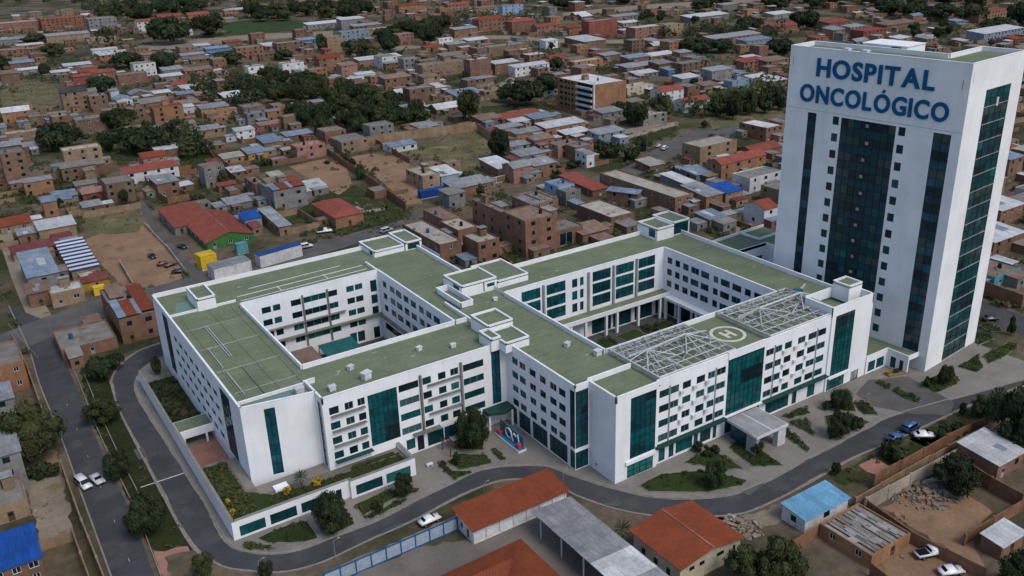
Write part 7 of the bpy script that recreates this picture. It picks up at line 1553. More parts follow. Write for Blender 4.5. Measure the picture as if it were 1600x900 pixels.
# annex behind the tower, joined to the east wing
ab = thing('hospital_rear_wing', 'white wing with green roof behind the east wing', 'wing', (165., 152., 0)); b = MB()
fr = facade(b, (7.4, 4.4), (16., 4.4), 0, 15.6, [(4., 7.6, 10.6, 12.4)]); fr += facade(b, (16., 4.4), (16., 0.8), 0, 15.6, []); fr += facade(b, (0, 14.), (0., 4.4), 0, 15.6, []); facade(b, (0, 4.4), (7.4, 4.4), 0, 15.6, []); facade(b, (27., 15.5), (0, 14.), 0, 15.6, []); obj('wall', b, 'white_plaster', ab)
for f_ in fr: link('window', window_mesh(f_[2], f_[3], 3, 'mullion'), ab, f_[0], f_[1]); link('pane', pane_mesh(f_[2], f_[3], 'glass_dark'), ab, f_[0], f_[1])
b = MB(); b.slab([(.1, 4.7, 14.9), (16, 4.7, 14.9), (16.4, 1, 14.9), (27, 1, 14.9), (27, 15.2, 14.9), (.1, 13.7, 14.9)], .3); obj('roof_deck', b, 'roof_green', ab)
b = MB(); b.bar((0, 4.55, 15.2), (16, 4.55, 15.2), .8, .3); b.bar((16.2, 4.4, 15.2), (16.2, .8, 15.2), .8, .3); b.bar((0, 13.8, 15.2), (27, 15.3, 15.2), .9, .3); b.bar((17., 15, 15.3), (17.5, 8, 15.3), .6, .3); b.bar((17.5, 8, 15.3), (27, 8.6, 15.3), .6, .3); obj('parapet', b, 'coping', ab)
# ------------------------------------------------------------------ town houses
def house(rec):
    x, y, w, d, h, r, wall, roof, typ, win, lab, dist, fl = rec; lab = lab.replace('~', f'{WN[wall]} house with {RN[roof]} roof ')
    t = thing('house', lab, 'house', (x, y, 0), rad(r), 'houses of the town around the hospital'); q = random.Random(int(x*7+y*13))
    st = max(1, round(h/3.05)); fh = h/st
    ncol = win if win is not None else max(1, int(w/4.2)); ncl = max(0, int(d/4.6)) if dist < 700 else 0
    if fl & 1: ncol = 0
    holes, holesl = [], []
    wz = 1.25 if dist < 500 else 1.4
    bay = None
    for s in range(st):
        z = s*fh+fh*.36
        if z+wz > h-.35: z = h-.4-wz
        for i in range(ncol):
            if win is None and q.random() < .22: continue
            cx = w*(i+.5)/ncol; ww = min(q.choice((1.1, 1.3, 1.6)), w/ncol*.6)
            if s == 0 and i == 0 and not (fl & 4): continue
            holes.append((cx-ww/2, cx+ww/2, z, z+wz))
        for i in range(ncl):
            if q.random() < (.45 if not fl & 1 else 0): continue
            cx = d*(i+.5)/ncl; holesl.append((cx-.6, cx+.6, z, z+wz))
    dw = min(1.1 if w > 5 else .9, w*.3); dx = w*.5/max(ncol, 1)-dw/2 if ncol else w*.5
    if fl & 2: holes = [(w*.12, w*.62, .2, h*.78)]; 
    door = [] if (fl & 2) else [(dx, dx+dw, .06, 2.1)]
    if any(a < dx+dw+.1 and b_ > dx-.1 and c < 2.2 for a, b_, c, e in holes): door = []
    ins = .16
    b = MB(); fr = facade(b, (0, 0), (w, 0), 0, h, holes+door, .2); frl = facade(b, (0, d), (0, 0), 0, h, holesl, .2)
    rise = 0
    if typ == 'shed':
        rise = min(.10*d, 1.3); facade(b, (w, 0), (w, d), 0, h, []); facade(b, (w, d), (0, d), 0, h+rise, [])
        b.quad([(0, d, h), (0, 0, h), (0, d, h+rise)]); b.quad([(w, 0, h), (w, d, h), (w, d, h+rise)])
    else:
        facade(b, (w, 0), (w, d), 0, h, []); facade(b, (w, d), (0, d), 0, h, [])
        if typ == 'gd': rise = min(.17*w, 2.2); b.quad([(0, 0, h), (w, 0, h), (w/2, 0, h+rise)]); b.quad([(w, d, h), (0, d, h), (w/2, d, h+rise)])
        if typ == 'gw': rise = min(.2*d, 2.2); b.quad([(w, 0, h), (w, d, h), (w, d/2, h+rise)]); b.quad([(0, d, h), (0, 0, h), (0, d/2, h+rise)])
        if typ == 'hip': rise = min(.2*min(w, d), 2.4)
    if typ == 'flat':     # parapet thickness and deck
        pt = .22
        for q4 in ([(0, 0), (w, 0), (w-pt, pt), (pt, pt)], [(w, 0), (w, d), (w-pt, d-pt), (w-pt, pt)], [(w, d), (0, d), (pt, d-pt), (w-pt, d-pt)], [(0, d), (0, 0), (pt, pt), (pt, d-pt)]): b.quad([(*p, h) for p in q4])
        for a, c in (((pt, pt), (w-pt, pt)), ((w-pt, pt), (w-pt, d-pt)), ((w-pt, d-pt), (pt, d-pt)), ((pt, d-pt), (pt, pt))): b.quad([(*c, h-.45), (*a, h-.45), (*a, h), (*c, h)])
    obj('wall', b, 'wall_'+wall, t)
    rm = 'roof_'+roof; rb = MB(); ov = .3; th = .12
    if typ == 'flat':
        rb.slab([(.2, .2, h-.4), (w-.2, .2, h-.4), (w-.2, d-.2, h-.4), (.2, d-.2, h-.4)], .15); ro = obj('roof', rb, rm, t)
        if dist < 700:
            for _ in range(q.choice((0, 0, 1))):
                a, c = q.uniform(.2, .6)*w, q.uniform(.4, .7)*d; rb = MB(); rb.box(a, a+min(w*.3, 3.), c, c+min(d*.25, 3.), h-.39, h+q.uniform(1.4, 2.3)); oo = obj('roof_room', rb, 'wall_'+wall, t); rb = MB(); rb.box(a-.2, a+min(w*.3, 3.)+.2, c-.2, c+min(d*.25, 3.)+.2, h+2.31, h+2.4); obj('roof_sheet', rb, q.choice(('roof_greymetal', 'roof_rust')), oo)
            if q.random() < .45: rb = MB(); a, c = q.uniform(.2, .8)*w, q.uniform(.3, .8)*d; rb.cone((a, c, h-.39), (a, c, h+.9), .55, .55, 10); rb.cone((a, c, h+.9), (a, c, h+1.15), .55, .2, 10); obj('water_tank', rb, q.choice(('tank_black', 'tank_blue')), t)
            for _ in range(q.choice((1, 2, 3))): rb = MB(); a, c = q.uniform(.1, .8)*w, q.uniform(.1, .8)*d; s_ = q.uniform(.3, 1.1); rb.box(a, a+s_, c, c+q.uniform(.3, .9), h-.39, h-.39+q.uniform(.1, .5)); obj('roof_clutter', rb, q.choice(('stone', 'roof_rust', 'wall_grey')), t)
    elif typ == 'shed':
        e = .1+.1*rise/max(d, 1)
        if roof == 'stripe':
            ns = 9
            for k in range(ns*2):
                rb = MB(); y0, y1 = d*.0+(d+.3)*k/(ns*2), (d+.3)*(k+1)/(ns*2); z0, z1 = h+.14+rise*y0/d, h+.14+rise*y1/d
                rb.slab([(-ov, y0, z0), (w+ov, y0, z0), (w+ov, y1, z1), (-ov, y1, z1)], th); obj('roof_sheet', rb, 'roof_stripe_pale' if k % 2 else 'roof_stripe_navy', t)
        else:
            sl = rise/d; rb.slab([(-ov, -ov*1.3, h+.14-sl*ov*1.3), (w+ov, -ov*1.3, h+.14-sl*ov*1.3), (w+ov, d+ov, h+.14+rise+sl*ov), (-ov, d+ov, h+.14+rise+sl*ov)], th)
            ro = obj('roof', rb, rm, t)
            if dist < 420 and roof in ('greymetal', 'whitemetal', 'bluemetal', 'rust'):
                for _ in range(q.choice((0, 1, 2))):
                    a, c = q.uniform(.05, .7)*w, q.uniform(.05, .6)*d; ww, dd_ = w*q.uniform(.15, .3), d*q.uniform(.25, .4); z0 = h+.155+sl*c; pb = MB(); pb.slab([(a, c, z0+.03), (a+ww, c, z0+.03), (a+ww, c+dd_, z0+.03+sl*dd_), (a, c+dd_, z0+.03+sl*dd_)], .028); obj('roof_sheet', pb, q.choice(('roof_greymetal', 'roof_whitemetal', 'roof_rust', 'roof_bluemetal')), t)
    elif typ == 'gd':
        for s_ in (0, 1):
            rb = MB(); sl = rise/(w/2)
            if s_ == 0: rb.slab([(-ov, -ov, h+.14-sl*ov), (w/2, -ov, h+.14+rise), (w/2, d+ov, h+.14+rise), (-ov, d+ov, h+.14-sl*ov)], th)
            else: rb.slab([(w/2, -ov, h+.14+rise), (w+ov, -ov, h+.14-sl*ov), (w+ov, d+ov, h+.14-sl*ov), (w/2, d+ov, h+.14+rise)], th)
            obj('roof', rb, rm, t)
        rb = MB(); rb.bar((w/2, -ov, h+.2+rise), (w/2, d+ov, h+.2+rise), .12, .3); obj('ridge_cap', rb, rm if roof != 'redtile' else 'roof_pinkroof', t)
    elif typ == 'gw':
        sl = rise/(d/2)
        for s_ in (0, 1):
            rb = MB()
            if s_ == 0: rb.slab([(-ov, -ov, h+.14-sl*ov), (w+ov, -ov, h+.14-sl*ov), (w+ov, d/2, h+.14+rise), (-ov, d/2, h+.14+rise)], th)
            else: rb.slab([(-ov, d/2, h+.14+rise), (w+ov, d/2, h+.14+rise), (w+ov, d+ov, h+.14-sl*ov), (-ov, d+ov, h+.14-sl*ov)], th)
            obj('roof', rb, rm, t)
    else:
        m_ = min(w, d)/2
        c4 = [(-ov, -ov), (w+ov, -ov), (w+ov, d+ov), (-ov, d+ov)]; rg = [(m_, d/2), (w-m_, d/2)] if w >= d else [(w/2, m_), (w/2, d-m_)]; ze, zr = h+.06, h+rise
        def V(p, z): return (*p, z)
        if w >= d: fs = ([V(c4[0], ze), V(c4[1], ze), V(rg[1], zr), V(rg[0], zr)], [V(c4[1], ze), V(c4[2], ze), V(rg[1], zr)], [V(c4[2], ze), V(c4[3], ze), V(rg[0], zr), V(rg[1], zr)], [V(c4[3], ze), V(c4[0], ze), V(rg[0], zr)])
        else: fs = ([V(c4[0], ze), V(c4[1], ze), V(rg[0], zr)], [V(c4[1], ze), V(c4[2], ze), V(rg[1], zr), V(rg[0], zr)], [V(c4[2], ze), V(c4[3], ze), V(rg[1], zr)], [V(c4[3], ze), V(c4[0], ze), V(rg[0], zr), V(rg[1], zr)])
        for f_ in fs: rb.slab(f_, .1)
        obj('roof', rb, rm, t)
    if fl & 8:      # loose sheets and battens laid over the roof
        for k in range(9): pb = MB(); x0_ = .3+(w-.9)*k/9; pb.box(x0_, x0_+.16, .3, d-.3, h-.39, h-.27+.1*q.random()); obj('batten', pb, 'brown_trellis' if k % 2 else 'stone', t)
        for k in range(14): pb = MB(); x0_, y0_ = .3+(w-2.)*q.random(), .3+(d-2.)*q.random(); z_ = h-.26+.004*k; pb.box(x0_, x0_+q.uniform(1., 1.5), y0_, y0_+q.uniform(1.4, 2.2), z_, z_+.03); obj('roof_sheet', pb, q.choice(('roof_asbestos', 'roof_cream', 'roof_asbestos')), t)
    if fl & 16:
        for k, (a0, a1, b0, b1, mm) in enumerate(((.0, .22, .0, .5, 'roof_bluemetal'), (.22, .5, .0, .42, 'roof_orangetile'), (.5, .62, .0, .4, 'roof_bluemetal'), (.62, 1., .05, .8, 'roof_orangetile'), (.1, .5, .6, .95, 'roof_rust'))): pb = MB(); pb.slab([(w*a0, d*b0, h+.5), (w*a1-.05, d*b0, h+.5), (w*a1-.05, d*b1, h+1.+.1*k), (w*a0, d*b1, h+1.+.1*k)], .1); obj('roof_sheet', pb, mm, t)
    nh = len(holes)
    frm = 'frame_white' if q.random() < .35 else 'mullion'
    for i, f_ in enumerate(fr):
        if i < nh: link('window', house_window(f_[2], f_[3], frm), t, f_[0], f_[1])
        else: link('door', house_window(f_[2], f_[3], q.choice(('frame_grey', 'brown_trellis')), True), t, f_[0], f_[1])
    for f_ in frl: link('window', house_window(f_[2], f_[3], frm), t, f_[0], f_[1])
    if fl & 1:     # five storey block: balconies on the left face and white frames
        for s in range(5):
            z = s*fh
            pb = MB(); pb.box(-1.2, -.02, .8, d*.45, z+.1, z+1.15); obj('balcony', pb, 'wall_white', t); pb = MB(); pb.box(-.06, -.01, 1., d*.42, z+1.2, z+fh-.3); obj('window', pb, 'glass_dark', t)
        pb = MB(); pb.box(-.35, .6, -.25, .5, 0, h+.6); obj('corner_pier', pb, 'wall_white', t)
        for s in range(5):
            for k in range(4):
                pb = MB(); yy = d*.55+k*d*.1; pb.box(-.05, .02, yy, yy+1.6, s*fh+1., s*fh+2.2); obj('window', pb, 'glass_dark', t)
    return t
def house_window(w, h, frame, door=False):
    k = ('h', round(w, 1), round(h, 1), frame, door)
    if k not in WC:
        b = MB(); t = .08
        if door: b.box(0, w, .06, .15, 0, h, 0); b.box(w*.8, w*.88, .02, .06, h*.45, h*.52, 1); b.box(w*.15, w*.85, .045, .06, h*.55, h*.9, 1)
        else:
            b.box(0, w, .14, .2, 0, h, 1); b.box(0, w, .06, .13, 0, t); b.box(0, w, .06, .13, h-t, h); b.box(0, t, .06, .13, t, h-t); b.box(w-t, w, .06, .13, t, h-t); b.box(w/2-t/2, w/2+t/2, .07, .13, t, h-t)
        WC[k] = b.mesh('window', [frame, 'glass_dark'])
    return WC[k]
HB = {}
for rec in HOUSES: HB[rec[:2]] = house(rec)
def pin(x, y, poly):
    c = False
    for i in range(len(poly)):
        a, d = poly[i], poly[i-1]
        if (a[1] > y) != (d[1] > y) and x < (d[0]-a[0])*(y-a[1])/(d[1]-a[1])+a[0]: c = not c
    return c
BLOCK = [[*l, *r[::-1]] for n, l, r, m in ROADS] + [[*INNER, *OUTER[::-1]], [*INNER, (INNER[-1][0], 185), (190, 185), (104, 219), (30, 219)]]
SOFT = [pts for m, lab, pts in PATCHES if m in ('soil', 'drygrass', 'field', 'concrete_yard')]
FOOT = [(r[0], r[1], r[0]+r[2], r[1]+r[3]) for r in HOUSES] + [(48, 86, 97, 118), (58, 258, 94, 286), (28, 271, 34, 276), (148, 295, 164, 302)]
TREEP = [(t_[0], t_[1], t_[4]) for t_ in TREES]
def free(x0, y0, x1, y1, m=.25, skip=None, soft=True):
    for f_ in FOOT:
        if f_ is not skip and x0 < f_[2]+m and x1 > f_[0]-m and y0 < f_[3]+m and y1 > f_[1]-m: return False
    for tx, ty, tr in TREEP:
        if x0-tr*.5 < tx < x1+tr*.5 and y0-tr*.5 < ty < y1+tr*.5: return False
    for p in BLOCK+(SOFT if soft else []):
        for x in (x0, (x0+x1)/2, x1):
            for y in (y0, (y0+y1)/2, y1):
                if pin(x, y, p): return False
    return True
qa = random.Random(5)
for k_, rec in enumerate(HOUSES):
    x, y, w, d, h, r = rec[:6]; dist = rec[11]; t = HB[rec[:2]]
    if abs(r) > 8 or dist < 235: continue
    base = FOOT[k_]
    for side in qa.sample(('r', 'l', 'b', 'f', 'r', 'b'), 4):
        aw, ad = qa.uniform(2.6, 6.5), qa.uniform(2.6, 6.5); ah = min(h-.3, qa.uniform(2.2, 3.0))
        o0 = qa.uniform(0, max(.1, d-ad)) if side in 'rl' else qa.uniform(0, max(.1, w-aw))
        lx, ly = {'r': (w+.02, o0), 'l': (-aw-.02, o0), 'b': (o0, d+.02), 'f': (o0, -ad-.02)}[side]
        if ah < 1.9 or not free(x+lx, y+ly, x+lx+aw, y+ly+ad, .1, base): continue
        b = MB(); hl_ = [(aw*.3, aw*.3+1., .9, 1.9)] if aw > 2.8 and dist < 600 else []
        fr = facade(b, (lx, ly), (lx+aw, ly), 0, ah, hl_, .15); facade(b, (lx+aw, ly), (lx+aw, ly+ad), 0, ah, []); facade(b, (lx+aw, ly+ad), (lx, ly+ad), 0, ah, []); facade(b, (lx, ly+ad), (lx, ly), 0, ah, [])
        o = obj('annex', b, 'wall_'+qa.choice((rec[6], 'brown', 'grey', 'brick', 'tan')), t)
        for f_ in fr: link('annex_window', house_window(f_[2], f_[3], 'mullion'), o, f_[0], f_[1])
        b = MB(); e = .25; tl = qa.uniform(-.3, .3); b.slab([(lx-e, ly-e, ah+.14), (lx+aw+e, ly-e, ah+.14+tl*.4), (lx+aw+e, ly+ad+e, ah+.34+tl*.4), (lx-e, ly+ad+e, ah+.34)], .08); obj('annex_roof', b, 'roof_'+qa.choice(('greymetal', 'whitemetal', 'rust', 'rust', 'bluemetal', 'greymetal', 'concrete', 'maroon')), o)
        FOOT.append((x+lx, y+ly, x+lx+aw, y+ly+ad))
    for side in qa.sample(('b', 'r', 'l', 'f'), 2):
        yw = qa.uniform(5, 11)
        lx0, ly0, lx1, ly1 = {'b': (0, d, w, d+yw), 'f': (0, -yw, w, 0), 'r': (w, 0, w+yw, d), 'l': (-yw, 0, 0, d)}[side]
        if not free(x+lx0, y+ly0, x+lx1, y+ly1, .0, base): continue
        hh = qa.uniform(1.8, 2.5); m_ = qa.choice(('brownwall', 'brickwall', 'tanwall', 'brickwall')); g_ = .15
        edges = {'b': (((lx0+g_, ly0+.1), (lx0+g_, ly1)), ((lx0+g_, ly1), (lx1-g_, ly1)), ((lx1-g_, ly1), (lx1-g_, ly0+.1))), 'f': (((lx0+g_, ly1-.1), (lx0+g_, ly0)), ((lx0+g_, ly0), (lx1-g_, ly0)), ((lx1-g_, ly0), (lx1-g_, ly1-.1))),
                 'r': (((lx0+.1, ly0+g_), (lx1, ly0+g_)), ((lx1, ly0+g_), (lx1, ly1-g_)), ((lx1, ly1-g_), (lx0+.1, ly1-g_))), 'l': (((lx1-.1, ly0+g_), (lx0, ly0+g_)), ((lx0, ly0+g_), (lx0, ly1-g_)), ((lx0, ly1-g_), (lx1-.1, ly1-g_)))}[side]
        for a, c in edges: b = MB(); b.bar((*a, hh/2), (*c, hh/2), hh, .2); obj('yard_wall', b, m_, t)
        FOOT.append((x+lx0, y+ly0, x+lx1, y+ly1))
        for _ in range(qa.choice((0, 1, 2))):
            cx_, cy_ = qa.uniform(lx0+1, lx1-1), qa.uniform(ly0+1, ly1-1); s_ = qa.uniform(.3, .9); b = MB(); b.box(cx_-s_, cx_+s_, cy_-s_*.6, cy_+s_*.6, 0, s_*qa.uniform(.5, 1.2)); obj('yard_clutter', b, qa.choice(('roof_rust', 'roof_bluemetal', 'stone', 'roof_whitemetal', 'tank_black')), t)
# beyond the houses built one by one: the rest of the dense town as one mass
CELL = {}
def cells(f_): return [(i, j) for i in range(int((f_[0]-4)//30), int((f_[2]+4)//30)+1) for j in range(int((f_[1]-4)//30), int((f_[3]+4)//30)+1)]
def reg(f_):
    for c in cells(f_): CELL.setdefault(c, []).append(f_)
for f_ in FOOT: reg(f_)
for tx, ty, tr in TREEP: reg((tx-tr*.6, ty-tr*.6, tx+tr*.6, ty+tr*.6))
q = random.Random(42); WM = ['wall_brick', 'wall_brown', 'wall_orange', 'wall_tan', 'wall_grey', 'wall_pink', 'wall_white']; RM = ['roof_greymetal', 'roof_whitemetal', 'roof_rust', 'roof_redtile', 'roof_concrete', 'roof_bluemetal', 'roof_cream']; b = MB(); made = 0; tr_ = 0
while made < 620 and tr_ < 26000:
    tr_ += 1; dd = 300+960*q.random()**1.1; an = HEAD+q.uniform(-.58, .58); x, y = math.cos(an)*dd, math.sin(an)*dd; big = q.random() < .2; w, d = (q.uniform(9, 15), q.uniform(8, 14)) if big else (q.uniform(4, 11), q.uniform(4, 9)); f_ = (x, y, x+w, y+d)
    if any(x < o[2]+.5 and x+w > o[0]-.5 and y < o[3]+.5 and y+d > o[1]-.5 for c in cells(f_) for o in CELL.get(c, ())): continue
    if any(pin(px_, py_, p) for p in BLOCK+SOFT for px_, py_ in ((x, y), (x+w, y), (x, y+d), (x+w, y+d))): continue
    if mnoise.noise((x*.006, y*.006, 9.)) < -.38: continue
    reg(f_); FOOT.append(f_); made += 1; h = q.choice((5.6, 6., 8.4, 8.8)) if big else q.choice((2.5, 2.7, 2.9, 3.1, 5.4, 5.8)); wi = q.choices(range(7), (34, 26, 16, 12, 7, 4, 3))[0]; ri = 7+q.choices(range(7), (24, 16, 24, 8, 14, 8, 8))[0]
    for a, c in (((x, y), (x+w, y)), ((x+w, y), (x+w, y+d)), ((x+w, y+d), (x, y+d)), ((x, y+d), (x, y))): b.quad([(*a, 0), (*c, 0), (*c, h), (*a, h)], wi)
    if q.random() < (.15 if big else .6): rs = q.uniform(.1, .7); e = .3; b.slab([(x-e, y-e, h+.1), (x+w+e, y-e, h+.1), (x+w+e, y+d+e, h+.1+rs), (x-e, y+d+e, h+.1+rs)], .1, ri); b.quad([(x, y+d, h), (x, y, h), (x, y+d, h+rs)], wi); b.quad([(x+w, y, h), (x+w, y+d, h), (x+w, y+d, h+rs)], wi)
    else: b.quad([(x, y, h-.3), (x+w, y, h-.3), (x+w, y+d, h-.3), (x, y+d, h-.3)], 11)
    for s_ in range(1 if h < 4 else 2 if h < 7 else 3):
        for k in range(int(w/3.2)):
            if q.random() < .65: xx = x+w*(k+.5)/max(1, int(w/3.2)); z = s_*2.8+1.; b.box(xx-.55, xx+.55, y-.05, y+.02, z, z+1.15, 14)
        for k in range(int(d/3.6)):
            if q.random() < .4: yy = y+d*(k+.5)/max(1, int(d/3.6)); z = s_*2.8+1.; b.box(x-.05, x+.02, yy-.5, yy+.5, z, z+1.1, 14)
    if q.random() < .5:      # court wall
        L_ = q.uniform(4, 10); hh = q.uniform(1.6, 2.3); f2 = (x+w+.6, y, x+w+.6+L_, y+.3)
        if not any(f2[0] < o[2] and f2[2] > o[0] and f2[1] < o[3] and f2[3] > o[1] for c in cells(f2) for o in CELL.get(c, ())) and not any(pin(f2[2], y, p) for p in BLOCK): b.box(x+w+.02, f2[2], y+.05, y+.25, 0, hh, q.choice((0, 1, 3)))
tag(obj('town_mass', b, WM+RM+['glass_dark']), 'dense low brick houses filling the gaps of the far town', 'houses', kind='stuff')
# uncountable undergrowth between the houses
q = random.Random(77); b = MB(); cnt = 0; tr_ = 0
while cnt < 8500 and tr_ < 90000:
    tr_ += 1; dd = 240+1000*q.random()**1.15; an = HEAD+q.uniform(-.56, .56); x, y = math.cos(an)*dd, math.sin(an)*dd
    if mnoise.noise((x*.018, y*.018, 3.1)) + .5*mnoise.noise((x*.06, y*.06, 1.)) < -.02: continue
    if any(f_[0]-.3 < x < f_[2]+.3 and f_[1]-.3 < y < f_[3]+.3 for f_ in CELL.get((int(x//30), int(y//30)), ())) or any(pin(x, y, p) for p in BLOCK) or (any(pin(x, y, p) for p in SOFT) and q.random() < .9): continue
    cnt += 1; sz = q.uniform(.5, 1.5)*(1 if dd < 500 else 1.5); mi = q.randrange(2)
    for _ in range(12):
        a, e = q.uniform(0, 6.28), q.uniform(0, 1.5); c = Vector((x+math.cos(a)*math.cos(e)*sz, y+math.sin(a)*math.cos(e)*sz, .05+math.sin(e)*sz*.9)); u = Vector((q.uniform(-1, 1), q.uniform(-1, 1), q.uniform(-.4, 1))).normalized()*sz*.5; v = u.orthogonal().normalized()*sz*.35
        b.quad([c-u, c-v, c+u, c+v], mi)
tag(obj('undergrowth', b, ['leaf_mid', 'leaf_olive']), 'low green undergrowth between the town houses', 'undergrowth', kind='stuff')
# ------------------------------------------------------------------ walls and fences of the lots
for pts, h, m, lab in WALLS:
    t = thing('yard_wall', lab, 'wall', (*pts[0], 0), group='yard walls'); ox, oy = pts[0]
    for i in range(len(pts)-1):
        a, c = Vector(pts[i]), Vector(pts[i+1]); n = max(1, int((c-a).length/6)); 
        for k in range(n):
            p, q = a.lerp(c, k/n), a.lerp(c, (k+1)/n); hh = h+R.uniform(-.18, .18); b = MB(); b.bar((p.x-ox, p.y-oy, hh/2), (q.x-ox, q.y-oy, hh/2), hh, .22); obj('wall_panel', b, m, t)
            b = MB(); b.box(p.x-ox-.2, p.x-ox+.2, p.y-oy-.2, p.y-oy+.2, 0, hh+.15); obj('pier', b, m, t)
# white lattice fence and blue street fence
def fence(name, label, p0, p1, h, n, post_m, panel_m, rails, cat='fence'):
    t = thing(name, label, cat, (*p0, 0)); a = Vector((0, 0)); c = Vector(p1)-Vector(p0)
    for i in range(n+1): p = a.lerp(c, i/n); b = MB(); b.box(p.x-.11, p.x+.11, p.y-.11, p.y+.11, 0, h+.15); obj('post', b, post_m, t)
    for i in range(n):
        p, q = a.lerp(c, (i+.03)/n), a.lerp(c, (i+.97)/n)
        for z in rails: b = MB(); b.bar((p.x, p.y, z), (q.x, q.y, z), .2, .16); obj('rail', b, post_m, t)
        if panel_m: b = MB(); b.bar((p.x, p.y, h*.5), (q.x, q.y, h*.5), h*.86, .05); obj('panel', b, panel_m, t)
fence('street_fence', 'blue framed fence with pale mesh panels beside the front road', (61.3, 116.5), (36.5, 116.2), 2.7, 9, 'fence_blue', 'fence_mesh', (.2, 2.65))
fence('lattice_fence', 'white framed brick lattice fence beside the blue container', (176.2, 297.), (200., 299.), 2.6, 6, 'frame_white', 'brickwall', (.15, 2.6))
# ------------------------------------------------------------------ bottom sheds
def gar():
    x0, x1, y0, y1 = 61.6, 81.2, 111.4, 117.4; t = thing('garage_row', 'white garages with one orange tiled roof beside the curved road', 'garage', (x0, y0, 0)); W, D = x1-x0, y1-y0; b = MB(); n = 7
    fr = facade(b, (0, 0), (W, 0), 0, 3.1, [(W*i/n+.25, W*(i+1)/n-.25, .1, 2.6) for i in range(n)], .2); facade(b, (W, 0), (W, D), 0, 3.1, []); facade(b, (W, D), (0, D), 0, 3.9, []); fr2 = facade(b, (0, D), (0, 0), 0, 3.1, [(1.5, 2.4, 1., 2.2), (3.6, 4.5, .1, 2.1)], .2)
    b.quad([(0, D, 3.1), (0, 0, 3.1), (0, D, 3.9)]); b.quad([(W, 0, 3.1), (W, D, 3.1), (W, D, 3.9)]); obj('wall', b, 'wall_white', t)
    for f_ in fr: link('garage_door', pane_mesh(f_[2], f_[3], 'frame_white'), t, f_[0], f_[1])
    for f_ in fr2: link('window', house_window(f_[2], f_[3], 'frame_grey'), t, f_[0], f_[1])
    tiled_roof(t, [(-.5, -.6, 3.2), (W+.5, -.6, 3.2), (W+.5, D+.5, 4.05), (-.5, D+.5, 4.05)])
def tiled_roof(t, q, name='roof', m='roof_orangetile', step=.42):
    """Roof plane with raised tile rows running down the slope; q = eave left, eave right, ridge right, ridge left."""
    a, b_, c, d = [Vector(v) for v in q]; n = max(2, int((b_-a).length/step)); nrm = (b_-a).cross(d-a).normalized()
    mb = MB(); mb.slab([tuple(a), tuple(b_), tuple(c), tuple(d)], .1); o = obj(name, mb, m, t); rb = MB()
    for i in range(n+1):
        p0, p1 = a.lerp(b_, i/n), d.lerp(c, i/n); u = (b_-a).normalized()*.07; h = nrm*.05
        if (p1-p0).length < .3: continue
        rb.quad([p0-u, p0+h, p1+h, p1-u][::-1]); rb.quad([p0+h, p0+u, p1+u, p1+h][::-1])
    k = obj('tile_rows', rb, m, o); k['kind'] = 'stuff'
    return o
gar()
# grey corrugated canopy
def big_canopy():
    x0, x1, y0, y1, z = 71.4, 79.8, 80., 108.3, 4.5; t = thing('corrugated_canopy', 'long grey corrugated canopy roof with a pale patch at the bottom', 'canopy', (x0, y0, 0)); W, D = x1-x0, y1-y0
    for k, (a, c, m) in enumerate(((0, 5.5, 'roof_greymetal'), (5.5, 11.8, 'roof_whitemetal'), (11.8, D, 'roof_greymetal'))):
        b = MB(); n = max(2, int((c-a)/.35))
        for i in range(n):
            ya, yb = a+(c-a)*i/n, a+(c-a)*(i+1)/n; ym = (ya+yb)/2; zz = z
            for (p, q, h0, h1) in ((ya, ym, 0, .07), (ym, yb, .07, 0)): b.quad([(0, p, zz+h0), (W, p, zz-.35+h0), (W, q, zz-.35+h1), (0, q, zz+h1)])
        b.slab([(0, a+.02, z-.03), (W, a+.02, z-.38), (W, c-.02, z-.38), (0, c-.02, z-.03)], .06); obj('roof_sheet', b, m, t)
    for y in (2., 8., 14., 20., 26.):
        for x, hh in ((.4, z-.14), (W-.4, z-.48)): b = MB(); b.box(x-.1, x+.1, y-.1, y+.1, 0, hh); obj('post', b, 'steel', t)
        b = MB(); b.bar((0.2, y, z-.25), (W-.2, y, z-.58), .2); obj('rafter', b, 'steel', t)
big_canopy()
def elwing():
    t = thing('l_shaped_house', 'L shaped house with orange tiled roof at the bottom of the picture', 'house', (48., 90., 0)); ox, oy = 48., 90.
    P = lambda x, y, z: (x-ox, y-oy, z)
    tiled_roof(t, [P(66.8, 86, 3.2), P(66.8, 104.7, 3.2), P(62.2, 100., 4.6), P(62.2, 86, 4.6)]); tiled_roof(t, [P(62.2, 86, 4.55), P(62.2, 100., 4.55), P(62.2, 100, 4.5), P(62.2, 86, 4.5)]) if False else None
    tiled_roof(t, [P(66.8, 104.7, 3.2), P(46., 104.2, 3.2), P(46., 100., 4.6), P(62.2, 100., 4.6)]); tiled_roof(t, [P(57.6, 95.5, 3.2), P(57.6, 86, 3.2), P(62.2, 86., 4.6), P(62.2, 100., 4.6)]); tiled_roof(t, [P(46., 95.5, 3.2), P(57.6, 95.5, 3.2), P(62.2, 100., 4.6), P(46., 100., 4.6)])
    b = MB(); fr = facade(b, P(46, 96.1, 0)[:2], P(57., 96.1, 0)[:2], 0, 3.2, [(2., 3.4, .9, 2.2), (6.5, 7.5, .1, 2.1)], .2); fr += facade(b, P(57., 96.1, 0)[:2], P(57., 86, 0)[:2], 0, 3.2, [(1.5, 2.8, .9, 2.2), (5, 6.3, .9, 2.2)], .2); facade(b, P(66.2, 86, 0)[:2], P(66.2, 104.1, 0)[:2], 0, 3.2, []); facade(b, P(66.2, 104.1, 0)[:2], P(46, 103.6, 0)[:2], 0, 3.2, []); obj('wall', b, 'wall_white', t)
    for f_ in fr: link('window', house_window(f_[2], f_[3], 'frame_grey'), t, f_[0], f_[1])
